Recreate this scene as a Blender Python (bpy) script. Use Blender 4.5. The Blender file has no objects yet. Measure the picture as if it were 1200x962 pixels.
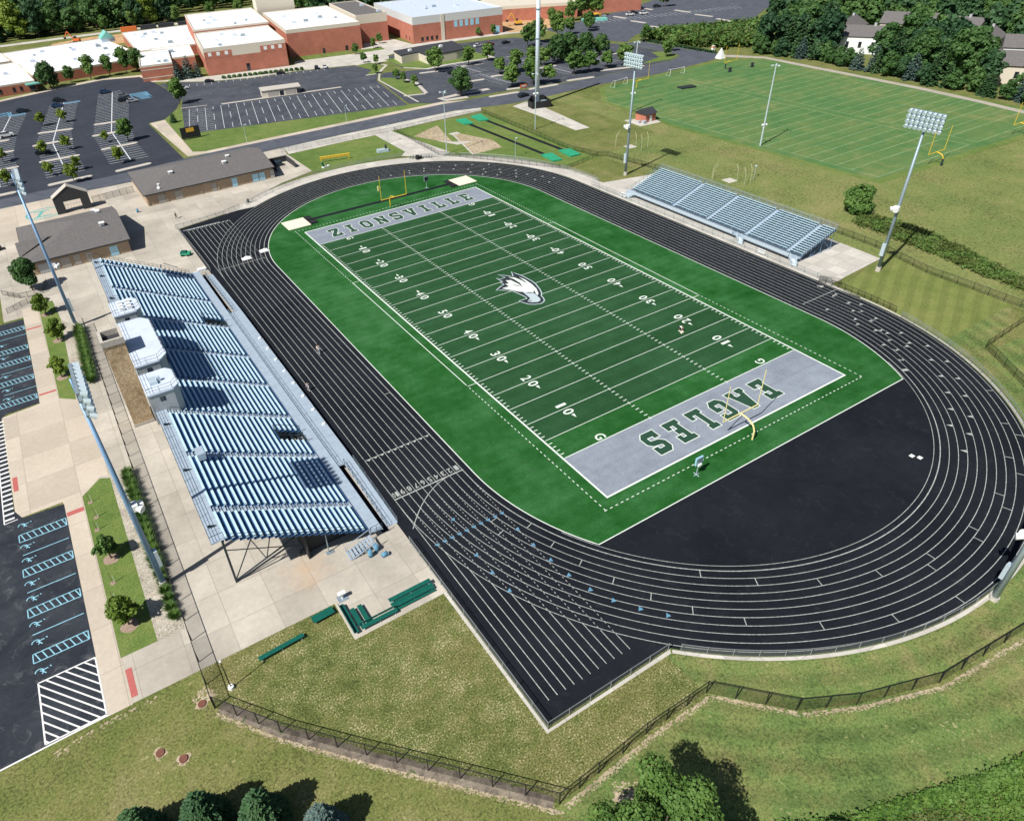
import bpy, math, random
import numpy as np
from mathutils import Vector, Matrix
R = math.radians
rng = random.Random(7)
sc = bpy.context.scene
COL = sc.collection

# ------------------------------------------------------------------ helpers
def lin(h):
    h = h.lstrip('#')
    o = []
    for i in (0, 2, 4):
        c = int(h[i:i+2], 16) / 255
        o.append(c / 12.92 if c <= .04045 else ((c + .055) / 1.055) ** 2.4)
    return (o[0], o[1], o[2], 1)

ORD = ['first', 'second', 'third', 'fourth', 'fifth', 'sixth', 'seventh', 'eighth', 'ninth', 'tenth', 'eleventh', 'twelfth',
       'thirteenth', 'fourteenth', 'fifteenth', 'sixteenth', 'seventeenth', 'eighteenth', 'nineteenth', 'twentieth']
def nth(i):
    if i < 20: return ORD[i]
    n = i + 1
    return '%d%s' % (n, {1: 'st', 2: 'nd', 3: 'rd'}.get(n % 10 if n % 100 not in (11, 12, 13) else 0, 'th'))

class MB:
    def __init__(s): s.v = []; s.f = []; s.m = []
    def _add(s, vs, fs, m=0):
        b = len(s.v); s.v += [tuple(v) for v in vs]
        for f in fs: s.f.append(tuple(b + i for i in f)); s.m.append(m)
        return s
    def poly(s, pts, z=0.0, m=0):
        a = sum(pts[i][0] * pts[(i+1) % len(pts)][1] - pts[(i+1) % len(pts)][0] * pts[i][1] for i in range(len(pts)))
        if a < 0: pts = pts[::-1]
        return s._add([(p[0], p[1], p[2] if len(p) > 2 else z) for p in pts], [range(len(pts))], m)
    def rect(s, x0, y0, x1, y1, z=0.0, m=0): return s.poly([(x0, y0), (x1, y0), (x1, y1), (x0, y1)], z, m)
    def quad(s, a, b, c, d, m=0): return s._add([a, b, c, d], [(0, 1, 2, 3)], m)
    def box(s, x0, y0, z0, x1, y1, z1, m=0):
        v = [(x, y, z) for z in (z0, z1) for y in (y0, y1) for x in (x0, x1)]
        return s._add(v, [(0, 2, 3, 1), (4, 5, 7, 6), (0, 1, 5, 4), (2, 6, 7, 3), (0, 4, 6, 2), (1, 3, 7, 5)], m)
    def prism(s, pts, z0, z1, m=0, mt=None):
        a = sum(pts[i][0] * pts[(i+1) % len(pts)][1] - pts[(i+1) % len(pts)][0] * pts[i][1] for i in range(len(pts)))
        if a < 0: pts = pts[::-1]
        n = len(pts); v = [(p[0], p[1], z0) for p in pts] + [(p[0], p[1], z1) for p in pts]
        s._add(v, [tuple(reversed(range(n)))] + [(i, (i+1) % n, n + (i+1) % n, n + i) for i in range(n)], m)
        s._add([(p[0], p[1], z1) for p in pts], [range(n)], m if mt is None else mt)
        return s
    def bar(s, p, q, w, h=None, m=0, up=(0, 0, 1)):
        h = h or w; p = Vector(p); q = Vector(q); d = (q - p)
        if d.length < 1e-6: return s
        d.normalize(); u = Vector(up)
        if abs(d.dot(u)) > .98: u = Vector((1, 0, 0))
        r = d.cross(u).normalized() * w / 2; t = r.cross(d).normalized() * h / 2
        v = [p - r - t, p + r - t, p + r + t, p - r + t, q - r - t, q + r - t, q + r + t, q - r + t]
        return s._add(v, [(0, 1, 2, 3), (7, 6, 5, 4), (0, 4, 5, 1), (1, 5, 6, 2), (2, 6, 7, 3), (3, 7, 4, 0)], m)
    def tube(s, p, q, r0, r1=None, n=10, m=0, cap=True):
        r1 = r0 if r1 is None else r1; p = Vector(p); q = Vector(q); d = (q - p).normalized()
        u = Vector((0, 0, 1)) if abs(d.z) < .95 else Vector((1, 0, 0))
        a = d.cross(u).normalized(); b = d.cross(a)
        v = []
        for c, r in ((p, r0), (q, r1)):
            for i in range(n):
                t = 2 * math.pi * i / n; v.append(c + a * math.cos(t) * r + b * math.sin(t) * r)
        f = [(i, n + i, n + (i+1) % n, (i+1) % n) for i in range(n)]
        if cap: f += [tuple(range(n)), tuple(reversed(range(n, 2 * n)))]
        return s._add(v, f, m)
    def path(s, pts, r, n=8, m=0):
        for a, b in zip(pts[:-1], pts[1:]): s.tube(a, b, r, r, n, m)
        return s
    def strip(s, pts, w, z=0.0, m=0, closed=False):
        n = len(pts); L = []; 
        for i in range(n):
            if closed: a, b = pts[i-1], pts[(i+1) % n]
            else: a, b = pts[max(0, i-1)], pts[min(n-1, i+1)]
            dx, dy = b[0] - a[0], b[1] - a[1]; l = math.hypot(dx, dy) or 1
            nx, ny = -dy / l * w / 2, dx / l * w / 2
            L.append(((pts[i][0] + nx, pts[i][1] + ny, z), (pts[i][0] - nx, pts[i][1] - ny, z)))
        v = [p for l in L for p in l]
        f = [(2*i+1, 2*((i+1) % n)+1, 2*((i+1) % n), 2*i) for i in range(n if closed else n-1)]
        return s._add(v, f, m)
    def seg(s, a, b, w, z, m=0): return s.strip([a, b], w, z, m)
    def dome(s, c, rx, ry, rz, n=10, k=5, m=0, full=False):
        vs = []; lo = -90 if full else 0
        for j in range(k + 1):
            e = R(lo + (90 - lo) * j / k)
            for i in range(n):
                t = 2 * math.pi * i / n
                vs.append((c[0] + rx * math.cos(e) * math.cos(t), c[1] + ry * math.cos(e) * math.sin(t), c[2] + rz * math.sin(e)))
        f = [(j*n+i, j*n+(i+1) % n, (j+1)*n+(i+1) % n, (j+1)*n+i) for j in range(k) for i in range(n)]
        return s._add(vs, f, m)
    def mesh(s, name, mats):
        me = bpy.data.meshes.new(name); me.from_pydata(s.v, [], s.f)
        for mm in (mats if isinstance(mats, (list, tuple)) else [mats]): me.materials.append(mm)
        if any(s.m): me.polygons.foreach_set('material_index', s.m)
        me.update(); return me
    def build(s, name, mats, parent=None, smooth=False):
        me = s.mesh(name, mats)
        if smooth: me.polygons.foreach_set('use_smooth', [True] * len(me.polygons))
        o = bpy.data.objects.new(name, me); COL.objects.link(o)
        if parent: o.parent = parent
        return o

def tag(o, label=None, cat=None, group=None, kind=None):
    if label: o['label'] = label
    if cat: o['category'] = cat
    if group: o['group'] = group
    if kind: o['kind'] = kind
    return o
def thing(name, label, cat, loc=(0, 0, 0), rz=0, group=None):
    o = bpy.data.objects.new(name, None); COL.objects.link(o); o.empty_display_size = .5
    o.location = loc; o.rotation_euler = (0, 0, rz)
    return tag(o, label, cat, group)
def struct(o): return tag(o, kind='structure')
KIDS = {}
def dup(root, loc, rz=0, label=None, group=None, scale=None):
    r = root.copy(); COL.objects.link(r); r.location = loc; r.rotation_euler = (0, 0, rz)
    if scale is not None: r.scale = scale
    if label: r['label'] = label
    if group: r['group'] = group
    for ch in KIDS.setdefault(root.name, list(root.children)):
        c = ch.copy(); COL.objects.link(c); c.parent = r
        for gch in KIDS.setdefault(ch.name, list(ch.children)):
            d = gch.copy(); COL.objects.link(d); d.parent = c
    return r

# ------------------------------------------------------------------ materials
def nodes(name):
    m = bpy.data.materials.new(name); m.use_nodes = True
    nt = m.node_tree; b = nt.nodes['Principled BSDF']; return m, nt, b
def N(nt, t, **kw):
    n = nt.nodes.new(t)
    for k, v in kw.items():
        if k.startswith('i_'):
            kk = k[2:]; n.inputs[int(kk) if kk.isdigit() else kk.replace('_', ' ')].default_value = v
        else: setattr(n, k, v)
    return n
def ramp(nt, fac, stops):
    r = nt.nodes.new('ShaderNodeValToRGB'); e = r.color_ramp.elements
    e[0].position, e[0].color = stops[0]; e[1].position, e[1].color = stops[-1]
    for p, c in stops[1:-1]:
        x = e.new(p); x.color = c
    nt.links.new(fac, r.inputs[0]); return r.outputs[0]
def mix(nt, f, a, b, mode='MIX'):
    n = nt.nodes.new('ShaderNodeMix'); n.data_type = 'RGBA'; n.blend_type = mode
    for i, x in ((0, f), (6, a), (7, b)):
        if hasattr(x, 'links') or hasattr(x, 'is_linked'): nt.links.new(x, n.inputs[i])
        else: n.inputs[i].default_value = x
    return n.outputs[2]
def noise(nt, vec, scale, detail=3, rough=.55, dist=0):
    n = N(nt, 'ShaderNodeTexNoise'); n.inputs['Scale'].default_value = scale; n.inputs['Detail'].default_value = detail
    n.inputs['Roughness'].default_value = rough; n.inputs['Distortion'].default_value = dist
    nt.links.new(vec, n.inputs['Vector']); return n.outputs['Fac']
def worldpos(nt): return nt.nodes.new('ShaderNodeNewGeometry').outputs['Position']
def G1(v): return (v, v, v, 1)
def plain(name, c, rough=.6, metal=0.0, var=0.0, scale=3.0, spec=.5):
    m, nt, b = nodes(name); c = lin(c) if isinstance(c, str) else c
    b.inputs['Roughness'].default_value = rough; b.inputs['Metallic'].default_value = metal
    b.inputs['Specular IOR Level'].default_value = spec
    if var:
        tc = N(nt, 'ShaderNodeTexCoord').outputs['Object']
        f = noise(nt, tc, scale, 4)
        lo = tuple(x * (1 - var) for x in c[:3]) + (1,); hi = tuple(min(1, x * (1 + var)) for x in c[:3]) + (1,)
        nt.links.new(ramp(nt, f, [(.3, lo), (.7, hi)]), b.inputs['Base Color'])
    else: b.inputs['Base Color'].default_value = c
    return m
def ground(name, cols, s_big=.03, s_mid=.25, s_fine=2.5, rough=.95, bump=0.3, flecks=None, wave=None, spec=.15, fine_amt=.5, gain=1.0, seam=None):
    """cols: list of linear colours mixed by broad + middle noise; flecks=(colour, scale, threshold); wave=(type, scale, angle, colour mult, origin)"""
    m, nt, b = nodes(name); P = worldpos(nt)
    f1 = noise(nt, P, s_big, 5, .6, .4); f2 = noise(nt, P, s_mid, 5, .65)
    add = N(nt, 'ShaderNodeMath', operation='MULTIPLY_ADD'); nt.links.new(f2, add.inputs[0]); add.inputs[1].default_value = .5
    mul = N(nt, 'ShaderNodeMath', operation='MULTIPLY'); nt.links.new(f1, mul.inputs[0]); mul.inputs[1].default_value = .5
    nt.links.new(mul.outputs[0], add.inputs[2])
    cols = [(c_[0] * gain, c_[1] * gain, c_[2] * gain, 1) for c_ in cols]
    k = len(cols); stops = [(.36 + .28 * i / max(1, k - 1), cols[i]) for i in range(k)]
    c = ramp(nt, add.outputs[0], stops)
    f3 = noise(nt, P, s_fine, 5, .75)
    c = mix(nt, 1.0, c, ramp(nt, f3, [(.25, G1(1 - fine_amt)), (.75, G1(1 + fine_amt * .6))]), 'MULTIPLY')
    if seam:
        sb_ = N(nt, 'ShaderNodeTexBrick', offset=0.0, squash=1.0); nt.links.new(P, sb_.inputs['Vector']); sb_.inputs['Scale'].default_value = 1.0
        sb_.inputs['Brick Width'].default_value = 200; sb_.inputs['Row Height'].default_value = seam; sb_.inputs['Mortar Size'].default_value = .045; sb_.inputs['Mortar Smooth'].default_value = .4
        sb_.inputs['Color1'].default_value = G1(.93); sb_.inputs['Color2'].default_value = G1(1.05); sb_.inputs['Mortar'].default_value = G1(.84)
        c = mix(nt, 1.0, c, sb_.outputs['Color'], 'MULTIPLY')
    if wave:
        typ, sca, ang, amt, org = wave
        mp = N(nt, 'ShaderNodeMapping', vector_type='POINT'); nt.links.new(P, mp.inputs['Vector'])
        mp.inputs['Location'].default_value = org; mp.inputs['Rotation'].default_value = (0, 0, ang)
        w = N(nt, 'ShaderNodeTexWave', wave_type=typ, wave_profile='SIN')
        if typ == 'RINGS': w.rings_direction = 'Z'
        w.inputs['Scale'].default_value = sca; w.inputs['Distortion'].default_value = 1.2; w.inputs['Detail'].default_value = 2
        w.inputs['Detail Scale'].default_value = .6
        nt.links.new(mp.outputs[0], w.inputs['Vector'])
        c = mix(nt, 1.0, c, ramp(nt, w.outputs['Fac'], [(.3, G1(1 - amt)), (.7, G1(1 + amt))]), 'MULTIPLY')
    if flecks:
        fc, fs, th = flecks
        f4 = noise(nt, P, fs, 2, .6, .5); f5 = noise(nt, P, fs * .05, 3, .6)
        m1 = N(nt, 'ShaderNodeMath', operation='MULTIPLY'); nt.links.new(f4, m1.inputs[0]); m1.inputs[1].default_value = .68
        mm = N(nt, 'ShaderNodeMath', operation='MULTIPLY_ADD'); nt.links.new(f5, mm.inputs[0]); mm.inputs[1].default_value = .32; nt.links.new(m1.outputs[0], mm.inputs[2])
        c = mix(nt, 1.0, c, ramp(nt, mm.outputs[0], [(.40, G1(.62)), (.49, G1(1))]), 'MULTIPLY')
        c = mix(nt, ramp(nt, mm.outputs[0], [(th, G1(0)), (th + .07, G1(.9))]), c, fc)
    nt.links.new(c, b.inputs['Base Color']); b.inputs['Roughness'].default_value = rough
    b.inputs['Specular IOR Level'].default_value = spec
    if bump:
        bp = N(nt, 'ShaderNodeBump'); bp.inputs['Strength'].default_value = bump; bp.inputs['Distance'].default_value = .15
        nt.links.new(f3, bp.inputs['Height']); nt.links.new(bp.outputs[0], b.inputs['Normal'])
    return m
def slab(name, ca, cb, sx=4.0, sy=4.0, joint=.05, rot=0.0, jc=None, stain=None):
    """concrete with saw-cut joints"""
    m, nt, b = nodes(name); P = worldpos(nt)
    f1 = noise(nt, P, .12, 5, .65); f2 = noise(nt, P, 1.6, 5, .7)
    c = ramp(nt, f1, [(.32, ca), (.68, cb)])
    c = mix(nt, 1.0, c, ramp(nt, f2, [(.2, G1(.86)), (.8, G1(1.08))]), 'MULTIPLY')
    mp = N(nt, 'ShaderNodeMapping'); nt.links.new(P, mp.inputs['Vector']); mp.inputs['Rotation'].default_value = (0, 0, rot)
    br = N(nt, 'ShaderNodeTexBrick', offset=0.0, squash=1.0); nt.links.new(mp.outputs[0], br.inputs['Vector'])
    br.inputs['Scale'].default_value = 1.0; br.inputs['Brick Width'].default_value = sx; br.inputs['Row Height'].default_value = sy
    br.inputs['Mortar Size'].default_value = joint; br.inputs['Mortar Smooth'].default_value = .3
    br.inputs['Color1'].default_value = G1(.86); br.inputs['Color2'].default_value = G1(1.06); br.inputs['Mortar'].default_value = G1(.72)
    c = mix(nt, 1.0, c, br.outputs['Color'], 'MULTIPLY')
    if stain:
        vd = N(nt, 'ShaderNodeVectorMath', operation='DISTANCE'); nt.links.new(P, vd.inputs[0]); vd.inputs[1].default_value = (stain[0], stain[1], 0)
        f3 = noise(nt, P, .45, 5, .7, .5)
        dv = N(nt, 'ShaderNodeMath', operation='MULTIPLY_ADD'); nt.links.new(vd.outputs['Value'], dv.inputs[0]); dv.inputs[1].default_value = -.55 / stain[2]; nt.links.new(f3, dv.inputs[2])
        c = mix(nt, ramp(nt, dv.outputs[0], [(.1, G1(0)), (.5, G1(.4))]), c, L3(.50, .31, .16))
    nt.links.new(c, b.inputs['Base Color']); b.inputs['Roughness'].default_value = .85; b.inputs['Specular IOR Level'].default_value = .2
    return m
def asphalt(name, ca, cb, rough=.8, spec=.3, s=.15, light=None):
    m, nt, b = nodes(name); P = worldpos(nt)
    f1 = noise(nt, P, s, 6, .7, .6); f2 = noise(nt, P, 4, 3, .7)
    c = ramp(nt, f1, [(.35, ca), (.65, cb)])
    if light:
        f3 = noise(nt, P, .5, 6, .75, 1.0)
        c = mix(nt, ramp(nt, f3, [(.55, G1(0)), (.75, G1(1))]), c, light)
    c = mix(nt, 1.0, c, ramp(nt, f2, [(.3, G1(.85)), (.7, G1(1.12))]), 'MULTIPLY')
    nt.links.new(c, b.inputs['Base Color']); b.inputs['Roughness'].default_value = rough; b.inputs['Specular IOR Level'].default_value = spec
    return m
def brickmat(name, c1, c2, mortar, bw=.6, bh=.2, msize=.015):
    m, nt, b = nodes(name); tc = N(nt, 'ShaderNodeTexCoord').outputs['Object']
    sep = N(nt, 'ShaderNodeSeparateXYZ'); nt.links.new(tc, sep.inputs[0])
    ad = N(nt, 'ShaderNodeMath', operation='ADD'); nt.links.new(sep.outputs[0], ad.inputs[0]); nt.links.new(sep.outputs[1], ad.inputs[1])
    cb = N(nt, 'ShaderNodeCombineXYZ'); nt.links.new(ad.outputs[0], cb.inputs[0]); nt.links.new(sep.outputs[2], cb.inputs[1])
    br = N(nt, 'ShaderNodeTexBrick'); nt.links.new(cb.outputs[0], br.inputs['Vector'])
    br.inputs['Scale'].default_value = 1; br.inputs['Brick Width'].default_value = bw; br.inputs['Row Height'].default_value = bh
    br.inputs['Mortar Size'].default_value = msize
    br.inputs['Color1'].default_value = c1; br.inputs['Color2'].default_value = c2; br.inputs['Mortar'].default_value = mortar
    f = noise(nt, tc, .25, 4); c = mix(nt, 1.0, br.outputs['Color'], ramp(nt, f, [(.3, G1(.85)), (.7, G1(1.1))]), 'MULTIPLY')
    nt.links.new(c, b.inputs['Base Color']); b.inputs['Roughness'].default_value = .85; b.inputs['Specular IOR Level'].default_value = .2
    return m
def leafmat(name, dark, mid, light, sc_=.5, transl=.25):
    m, nt, b = nodes(name); P = worldpos(nt)
    oi = N(nt, 'ShaderNodeObjectInfo')
    f = noise(nt, P, sc_, 4, .7)
    ad = N(nt, 'ShaderNodeMath', operation='MULTIPLY_ADD'); nt.links.new(oi.outputs['Random'], ad.inputs[0]); ad.inputs[1].default_value = .3
    nt.links.new(f, ad.inputs[2])
    c = ramp(nt, ad.outputs[0], [(.4, dark), (.65, mid), (.95, light)])
    nt.links.new(c, b.inputs['Base Color']); b.inputs['Roughness'].default_value = .6; b.inputs['Specular IOR Level'].default_value = .25
    tr = N(nt, 'ShaderNodeBsdfTranslucent'); nt.links.new(c, tr.inputs['Color'])
    ms = N(nt, 'ShaderNodeMixShader'); ms.inputs[0].default_value = transl
    nt.links.new(b.outputs[0], ms.inputs[1]); nt.links.new(tr.outputs[0], ms.inputs[2])
    nt.links.new(ms.outputs[0], nt.nodes['Material Output'].inputs['Surface'])
    return m
def veil(name, c, alpha):
    m, nt, b = nodes(name); b.inputs['Base Color'].default_value = lin(c); b.inputs['Roughness'].default_value = .7
    b.inputs['Specular IOR Level'].default_value = .1
    tr = N(nt, 'ShaderNodeBsdfTransparent'); ms = N(nt, 'ShaderNodeMixShader'); ms.inputs[0].default_value = alpha
    nt.links.new(tr.outputs[0], ms.inputs[1]); nt.links.new(b.outputs[0], ms.inputs[2])
    nt.links.new(ms.outputs[0], nt.nodes['Material Output'].inputs['Surface']); return m
def L3(r, g, b): return (r, g, b, 1)

M = {}
M['rough_grass'] = ground('rough_grass', [L3(.09,.115,.034), L3(.13,.162,.045), L3(.165,.18,.058), L3(.215,.205,.086)], .04, .35, 5.0, flecks=(L3(.33,.30,.155), 3.2, .60), fine_amt=.75, gain=1.14)
M['lawn'] = ground('lawn', [L3(.085,.14,.034), L3(.12,.178,.045), L3(.17,.2,.062)], .05, .35, 4.0, fine_amt=.6, gain=1.14)
M['lawn_rings'] = ground('lawn_rings', [L3(.08,.13,.038), L3(.12,.178,.052), L3(.165,.19,.064), L3(.225,.215,.092)], .06, .35, 5.0, wave=('RINGS', .11, 0, .10, (0, 41, 0)), flecks=(L3(.34,.31,.165), 3.0, .615), fine_amt=.7, gain=1.14)
M['lawn_stripes'] = ground('lawn_stripes', [L3(.105,.14,.034), L3(.145,.175,.05), L3(.19,.2,.066)], .05, .3, 3.5, wave=('BANDS', .12, R(65), .08, (0, 0, 0)), fine_amt=.5, gain=1.14)
M['dry_grass'] = ground('dry_grass', [L3(.092,.118,.034), L3(.132,.155,.046), L3(.168,.17,.06), L3(.21,.19,.08)], .07, .6, 6.0, flecks=(L3(.44,.40,.25), 6.0, .565), fine_amt=.85, gain=1.14)
M['practice'] = ground('practice', [L3(.062,.155,.05), L3(.085,.182,.06), L3(.12,.195,.066), L3(.19,.22,.085)], .03, .2, 2.5, wave=('BANDS', .045, R(90), .03, (0, 0, 0)), fine_amt=.45)
M['tan_grass'] = ground('tan_grass', [L3(.12,.168,.05), L3(.165,.195,.064), L3(.22,.215,.088)], .035, .15, 2.5, flecks=(L3(.36,.33,.2), 1.6, .63), fine_amt=.5, gain=1.14)
M['turf'] = ground('turf', [L3(.012,.078,.014), L3(.021,.105,.024), L3(.036,.135,.042), L3(.052,.158,.06)], .03, .22, 5.0, rough=.95, bump=.1, wave=('BANDS', .16, R(90), .035, (0, 0, 0)), fine_amt=.45, spec=.05, seam=4.572)
M['turf_field'] = ground('turf_field', [L3(.02,.07,.026), L3(.026,.083,.034), L3(.034,.098,.043)], .05, .25, 5.0, rough=.95, bump=.1, wave=('BANDS', .109, R(90), .05, (0, 0, 0)), fine_amt=.45, spec=.05, seam=4.572)
M['turf_grey'] = ground('turf_grey', [L3(.195,.222,.272), L3(.232,.264,.318), L3(.268,.304,.362)], .1, .5, 4.0, rough=.95, bump=.05, wave=('BANDS', .2, R(90), .02, (0, 0, 0)), fine_amt=.2, spec=.05, seam=4.572)
M['turf_dgreen'] = plain('turf_dark_green', L3(.012, .055, .03), .9, var=.15)
M['turf_black'] = plain('turf_black', L3(.012, .02, .025), .9, var=.15)
M['turf_silver'] = plain('turf_silver', L3(.42, .5, .54), .9, var=.1)
M['white_turf'] = plain('white_turf', L3(.66,.72,.67), .9, var=.1)
M['track'] = asphalt('track', L3(.0058,.0075,.012), L3(.0125,.015,.021), .9, .16, .06, L3(.0215,.025,.032))
M['track_line'] = plain('track_line', L3(.36,.38,.365), .85, var=.35, spec=.1)
M['blue_paint'] = plain('blue_paint', L3(.10,.25,.38), .8, var=.15)
M['lot_new'] = asphalt('lot_asphalt_dark', L3(.024,.03,.045), L3(.036,.043,.06), .85, .3, .06, L3(.06,.066,.08))
M['lot_worn'] = asphalt('lot_asphalt_worn', L3(.04,.047,.065), L3(.075,.082,.10), .85, .3, .1, L3(.17,.175,.18))
M['lot_near'] = asphalt('lot_asphalt_near', L3(.018,.0225,.033), L3(.038,.044,.056), .9, .2, .18, L3(.11,.115,.125))
M['road'] = asphalt('road_asphalt', L3(.062,.072,.095), L3(.095,.105,.13), .85, .3, .2)
M['paint'] = plain('paint_white', L3(.72, .73, .72), .8, var=.12)
M['paint_far'] = plain('paint_faded', L3(.6,.63,.66), .8, var=.15)
M['cyan_paint'] = plain('paint_cyan', L3(.24,.50,.62), .8, var=.22)
M['conc'] = slab('concrete', L3(.37,.34,.295), L3(.53,.49,.425), 5.2, 5.2, .05, stain=(-62.6, -44.6, 5))
M['conc_tan'] = slab('concrete_tan', L3(.47,.41,.335), L3(.54,.48,.40), 6.5, 6.5, .05)
M['conc_white'] = slab('concrete_pale', L3(.46,.44,.40), L3(.57,.545,.50), 3.0, 3.0, .06)
M['kerb'] = plain('kerb_concrete', L3(.46,.43,.385), .85, var=.15)
M['red_pad'] = plain('tactile_red', L3(.42, .11, .10), .8, var=.1)
M['gravel'] = ground('gravel', [L3(.36, .32, .26), L3(.46, .42, .35), L3(.54, .5, .43)], .4, 2, 6, flecks=(L3(.62, .58, .5), 5, .57), fine_amt=.45)
M['sand'] = ground('sand', [L3(.32,.25,.165), L3(.44,.36,.25), L3(.52,.44,.32)], .15, .8, 5, flecks=(L3(.11,.14,.05), 1.2, .58), fine_amt=.45)
M['soil'] = ground('soil', [L3(.40, .22, .10), L3(.52, .33, .17), L3(.58, .42, .26)], .1, .5, 2, fine_amt=.4)
M['path'] = ground('gravel_path', [L3(.34, .31, .27), L3(.44, .40, .35)], .2, 1, 3, fine_amt=.3)
def alum(name, c, rough, metal):
    m, nt, b = nodes(name); tc = N(nt, 'ShaderNodeTexCoord').outputs['Object']
    f = noise(nt, tc, 1.2, 4, .7); c2 = tuple(x * .82 for x in c[:3]) + (1,)
    nt.links.new(ramp(nt, f, [(.3, c2), (.7, c)]), b.inputs['Base Color'])
    b.inputs['Metallic'].default_value = metal; b.inputs['Roughness'].default_value = rough; return m
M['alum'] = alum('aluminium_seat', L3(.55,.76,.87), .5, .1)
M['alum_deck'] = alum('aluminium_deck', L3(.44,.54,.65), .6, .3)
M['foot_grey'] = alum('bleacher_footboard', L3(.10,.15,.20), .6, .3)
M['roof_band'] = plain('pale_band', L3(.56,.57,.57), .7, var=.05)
M['alum_foot'] = alum('aluminium_footboard', L3(.075,.20,.42), .7, .3)  # saturated blue puts the stand's shadow tint into the footboard colour
M['steel'] = plain('galvanised_steel', L3(.34, .42, .48), .45, .5, .1)
M['steel_pale'] = plain('pale_steel', L3(.55, .66, .74), .45, .35, .08)
M['steel_blue'] = plain('blue_steel', L3(.20,.34,.54), .5, .3, .08)  # even blue base colour for the west poles and bleacher frames
M['dark_steel'] = plain('dark_steel', L3(.03, .05, .065), .5, .4, .1)
M['roof_white'] = plain('white_membrane', L3(.76,.78,.80), .7, var=.13, scale=.12)
M['roof_pale'] = plain('pale_blue_roof', L3(.60,.68,.80), .5, .1, .08, .5)
M['wall_cream'] = plain('cream_panel', L3(.60, .55, .46), .7, var=.05)
M['wall_grey'] = plain('grey_panel', L3(.40, .42, .44), .6, var=.05)
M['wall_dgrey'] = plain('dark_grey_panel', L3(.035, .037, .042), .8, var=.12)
M['shingle'] = plain('grey_shingles', L3(.125,.118,.118), .9, var=.2, scale=2.2)
M['shingle_d'] = plain('dark_shingles', L3(.03,.033,.042), .9, var=.2, scale=1.6)
M['tan_brick'] = brickmat('tan_brick', L3(.42,.31,.21), L3(.36,.26,.175), L3(.45,.38,.3))
M['tower_brick'] = ground('tan_stone', [L3(.40,.28,.16), L3(.58,.44,.28), L3(.68,.54,.37)], .5, 2.2, 4.0, bump=.6, fine_amt=.6)
M['red_brick'] = brickmat('red_brick', L3(.46,.16,.105), L3(.40,.135,.09), L3(.45,.26,.2))
M['glass'] = plain('dark_glass', L3(.015, .02, .028), .12, 0, spec=.8)
M['win_blue'] = plain('blue_shutter', L3(.35, .62, .78), .4, .1)
M['door_grey'] = plain('door_grey', L3(.35, .33, .30), .6)
M['black'] = plain('black_rubber', L3(.012, .013, .015), .7)
M['white'] = plain('white_plastic', L3(.78, .8, .8), .5, var=.04)
M['cream'] = plain('cream_mat', L3(.74, .66, .54), .85, var=.06)
M['yellow'] = plain('yellow_paint', L3(.68, .47, .03), .45)
M['pale_yellow'] = plain('pale_yellow_paint', L3(.72, .64, .30), .45)
M['orange'] = plain('orange_paint', L3(.65, .16, .04), .5)
M['orange_y'] = plain('machine_yellow', L3(.7, .38, .05), .5)
M['green_bench'] = plain('green_bench_paint', L3(.006, .10, .075), .4, var=.15)
M['mat_green'] = plain('green_mat', L3(.02, .30, .16), .7, var=.12, scale=.8)
M['teal'] = plain('teal_metal', L3(.18, .48, .42), .5)
M['teal_paint'] = plain('teal_ground_paint', L3(.12, .36, .34), .85, var=.2)
M['lamp'] = plain('lamp_reflector', L3(.74, .86, .92), .25, .35)
M['wire'] = veil('chain_link_black', '#14181a', .26)
M['wire_grey'] = veil('chain_link_grey', '#8c9494', .22)
M['fence_black'] = plain('black_fence_pipe', L3(.012, .014, .016), .5)
M['fence_grey'] = plain('grey_fence_pipe', L3(.30, .32, .33), .5, .4)
M['bark'] = plain('bark', L3(.10, .075, .055), .9, var=.25, scale=4)
M['mulch'] = plain('mulch', L3(.30, .22, .17), .95, var=.2)
M['rust'] = plain('rusty_lid', L3(.16, .06, .04), .8, var=.2)
M['skin'] = plain('skin', L3(.50, .30, .21), .6)
M['hair'] = plain('dark_hair', L3(.02, .014, .01), .6)
M['cloth_w'] = plain('white_cloth', L3(.75, .76, .74), .9)
M['cloth_g'] = plain('grey_cloth', L3(.40, .42, .46), .9)
M['cloth_d'] = plain('dark_cloth', L3(.02, .025, .035), .9)
M['leaf'] = leafmat('leaf_broad', L3(.036,.088,.026), L3(.066,.145,.04), L3(.11,.195,.055))
M['leaf_deep'] = leafmat('leaf_deep', L3(.021,.06,.028), L3(.038,.096,.04), L3(.066,.135,.052), .25)
M['leaf_lime'] = leafmat('leaf_lime', L3(.09,.16,.025), L3(.15,.23,.03), L3(.24,.31,.045))
M['leaf_bright'] = leafmat('leaf_bright', L3(.06,.14,.032), L3(.11,.205,.045), L3(.17,.27,.065))
M['needle'] = leafmat('needle_green', L3(.032,.085,.034), L3(.06,.13,.05), L3(.10,.185,.07), .9, .1)
M['needle_blue'] = leafmat('needle_blue', L3(.055,.10,.09), L3(.09,.15,.135), L3(.14,.20,.18), .6, .1)
M['reed'] = leafmat('reed', L3(.05, .085, .02), L3(.09, .13, .03), L3(.15, .17, .06), .5)
M['vine'] = leafmat('vine_leaf', L3(.045,.12,.02), L3(.085,.185,.03), L3(.15,.24,.045), .5)

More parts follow.
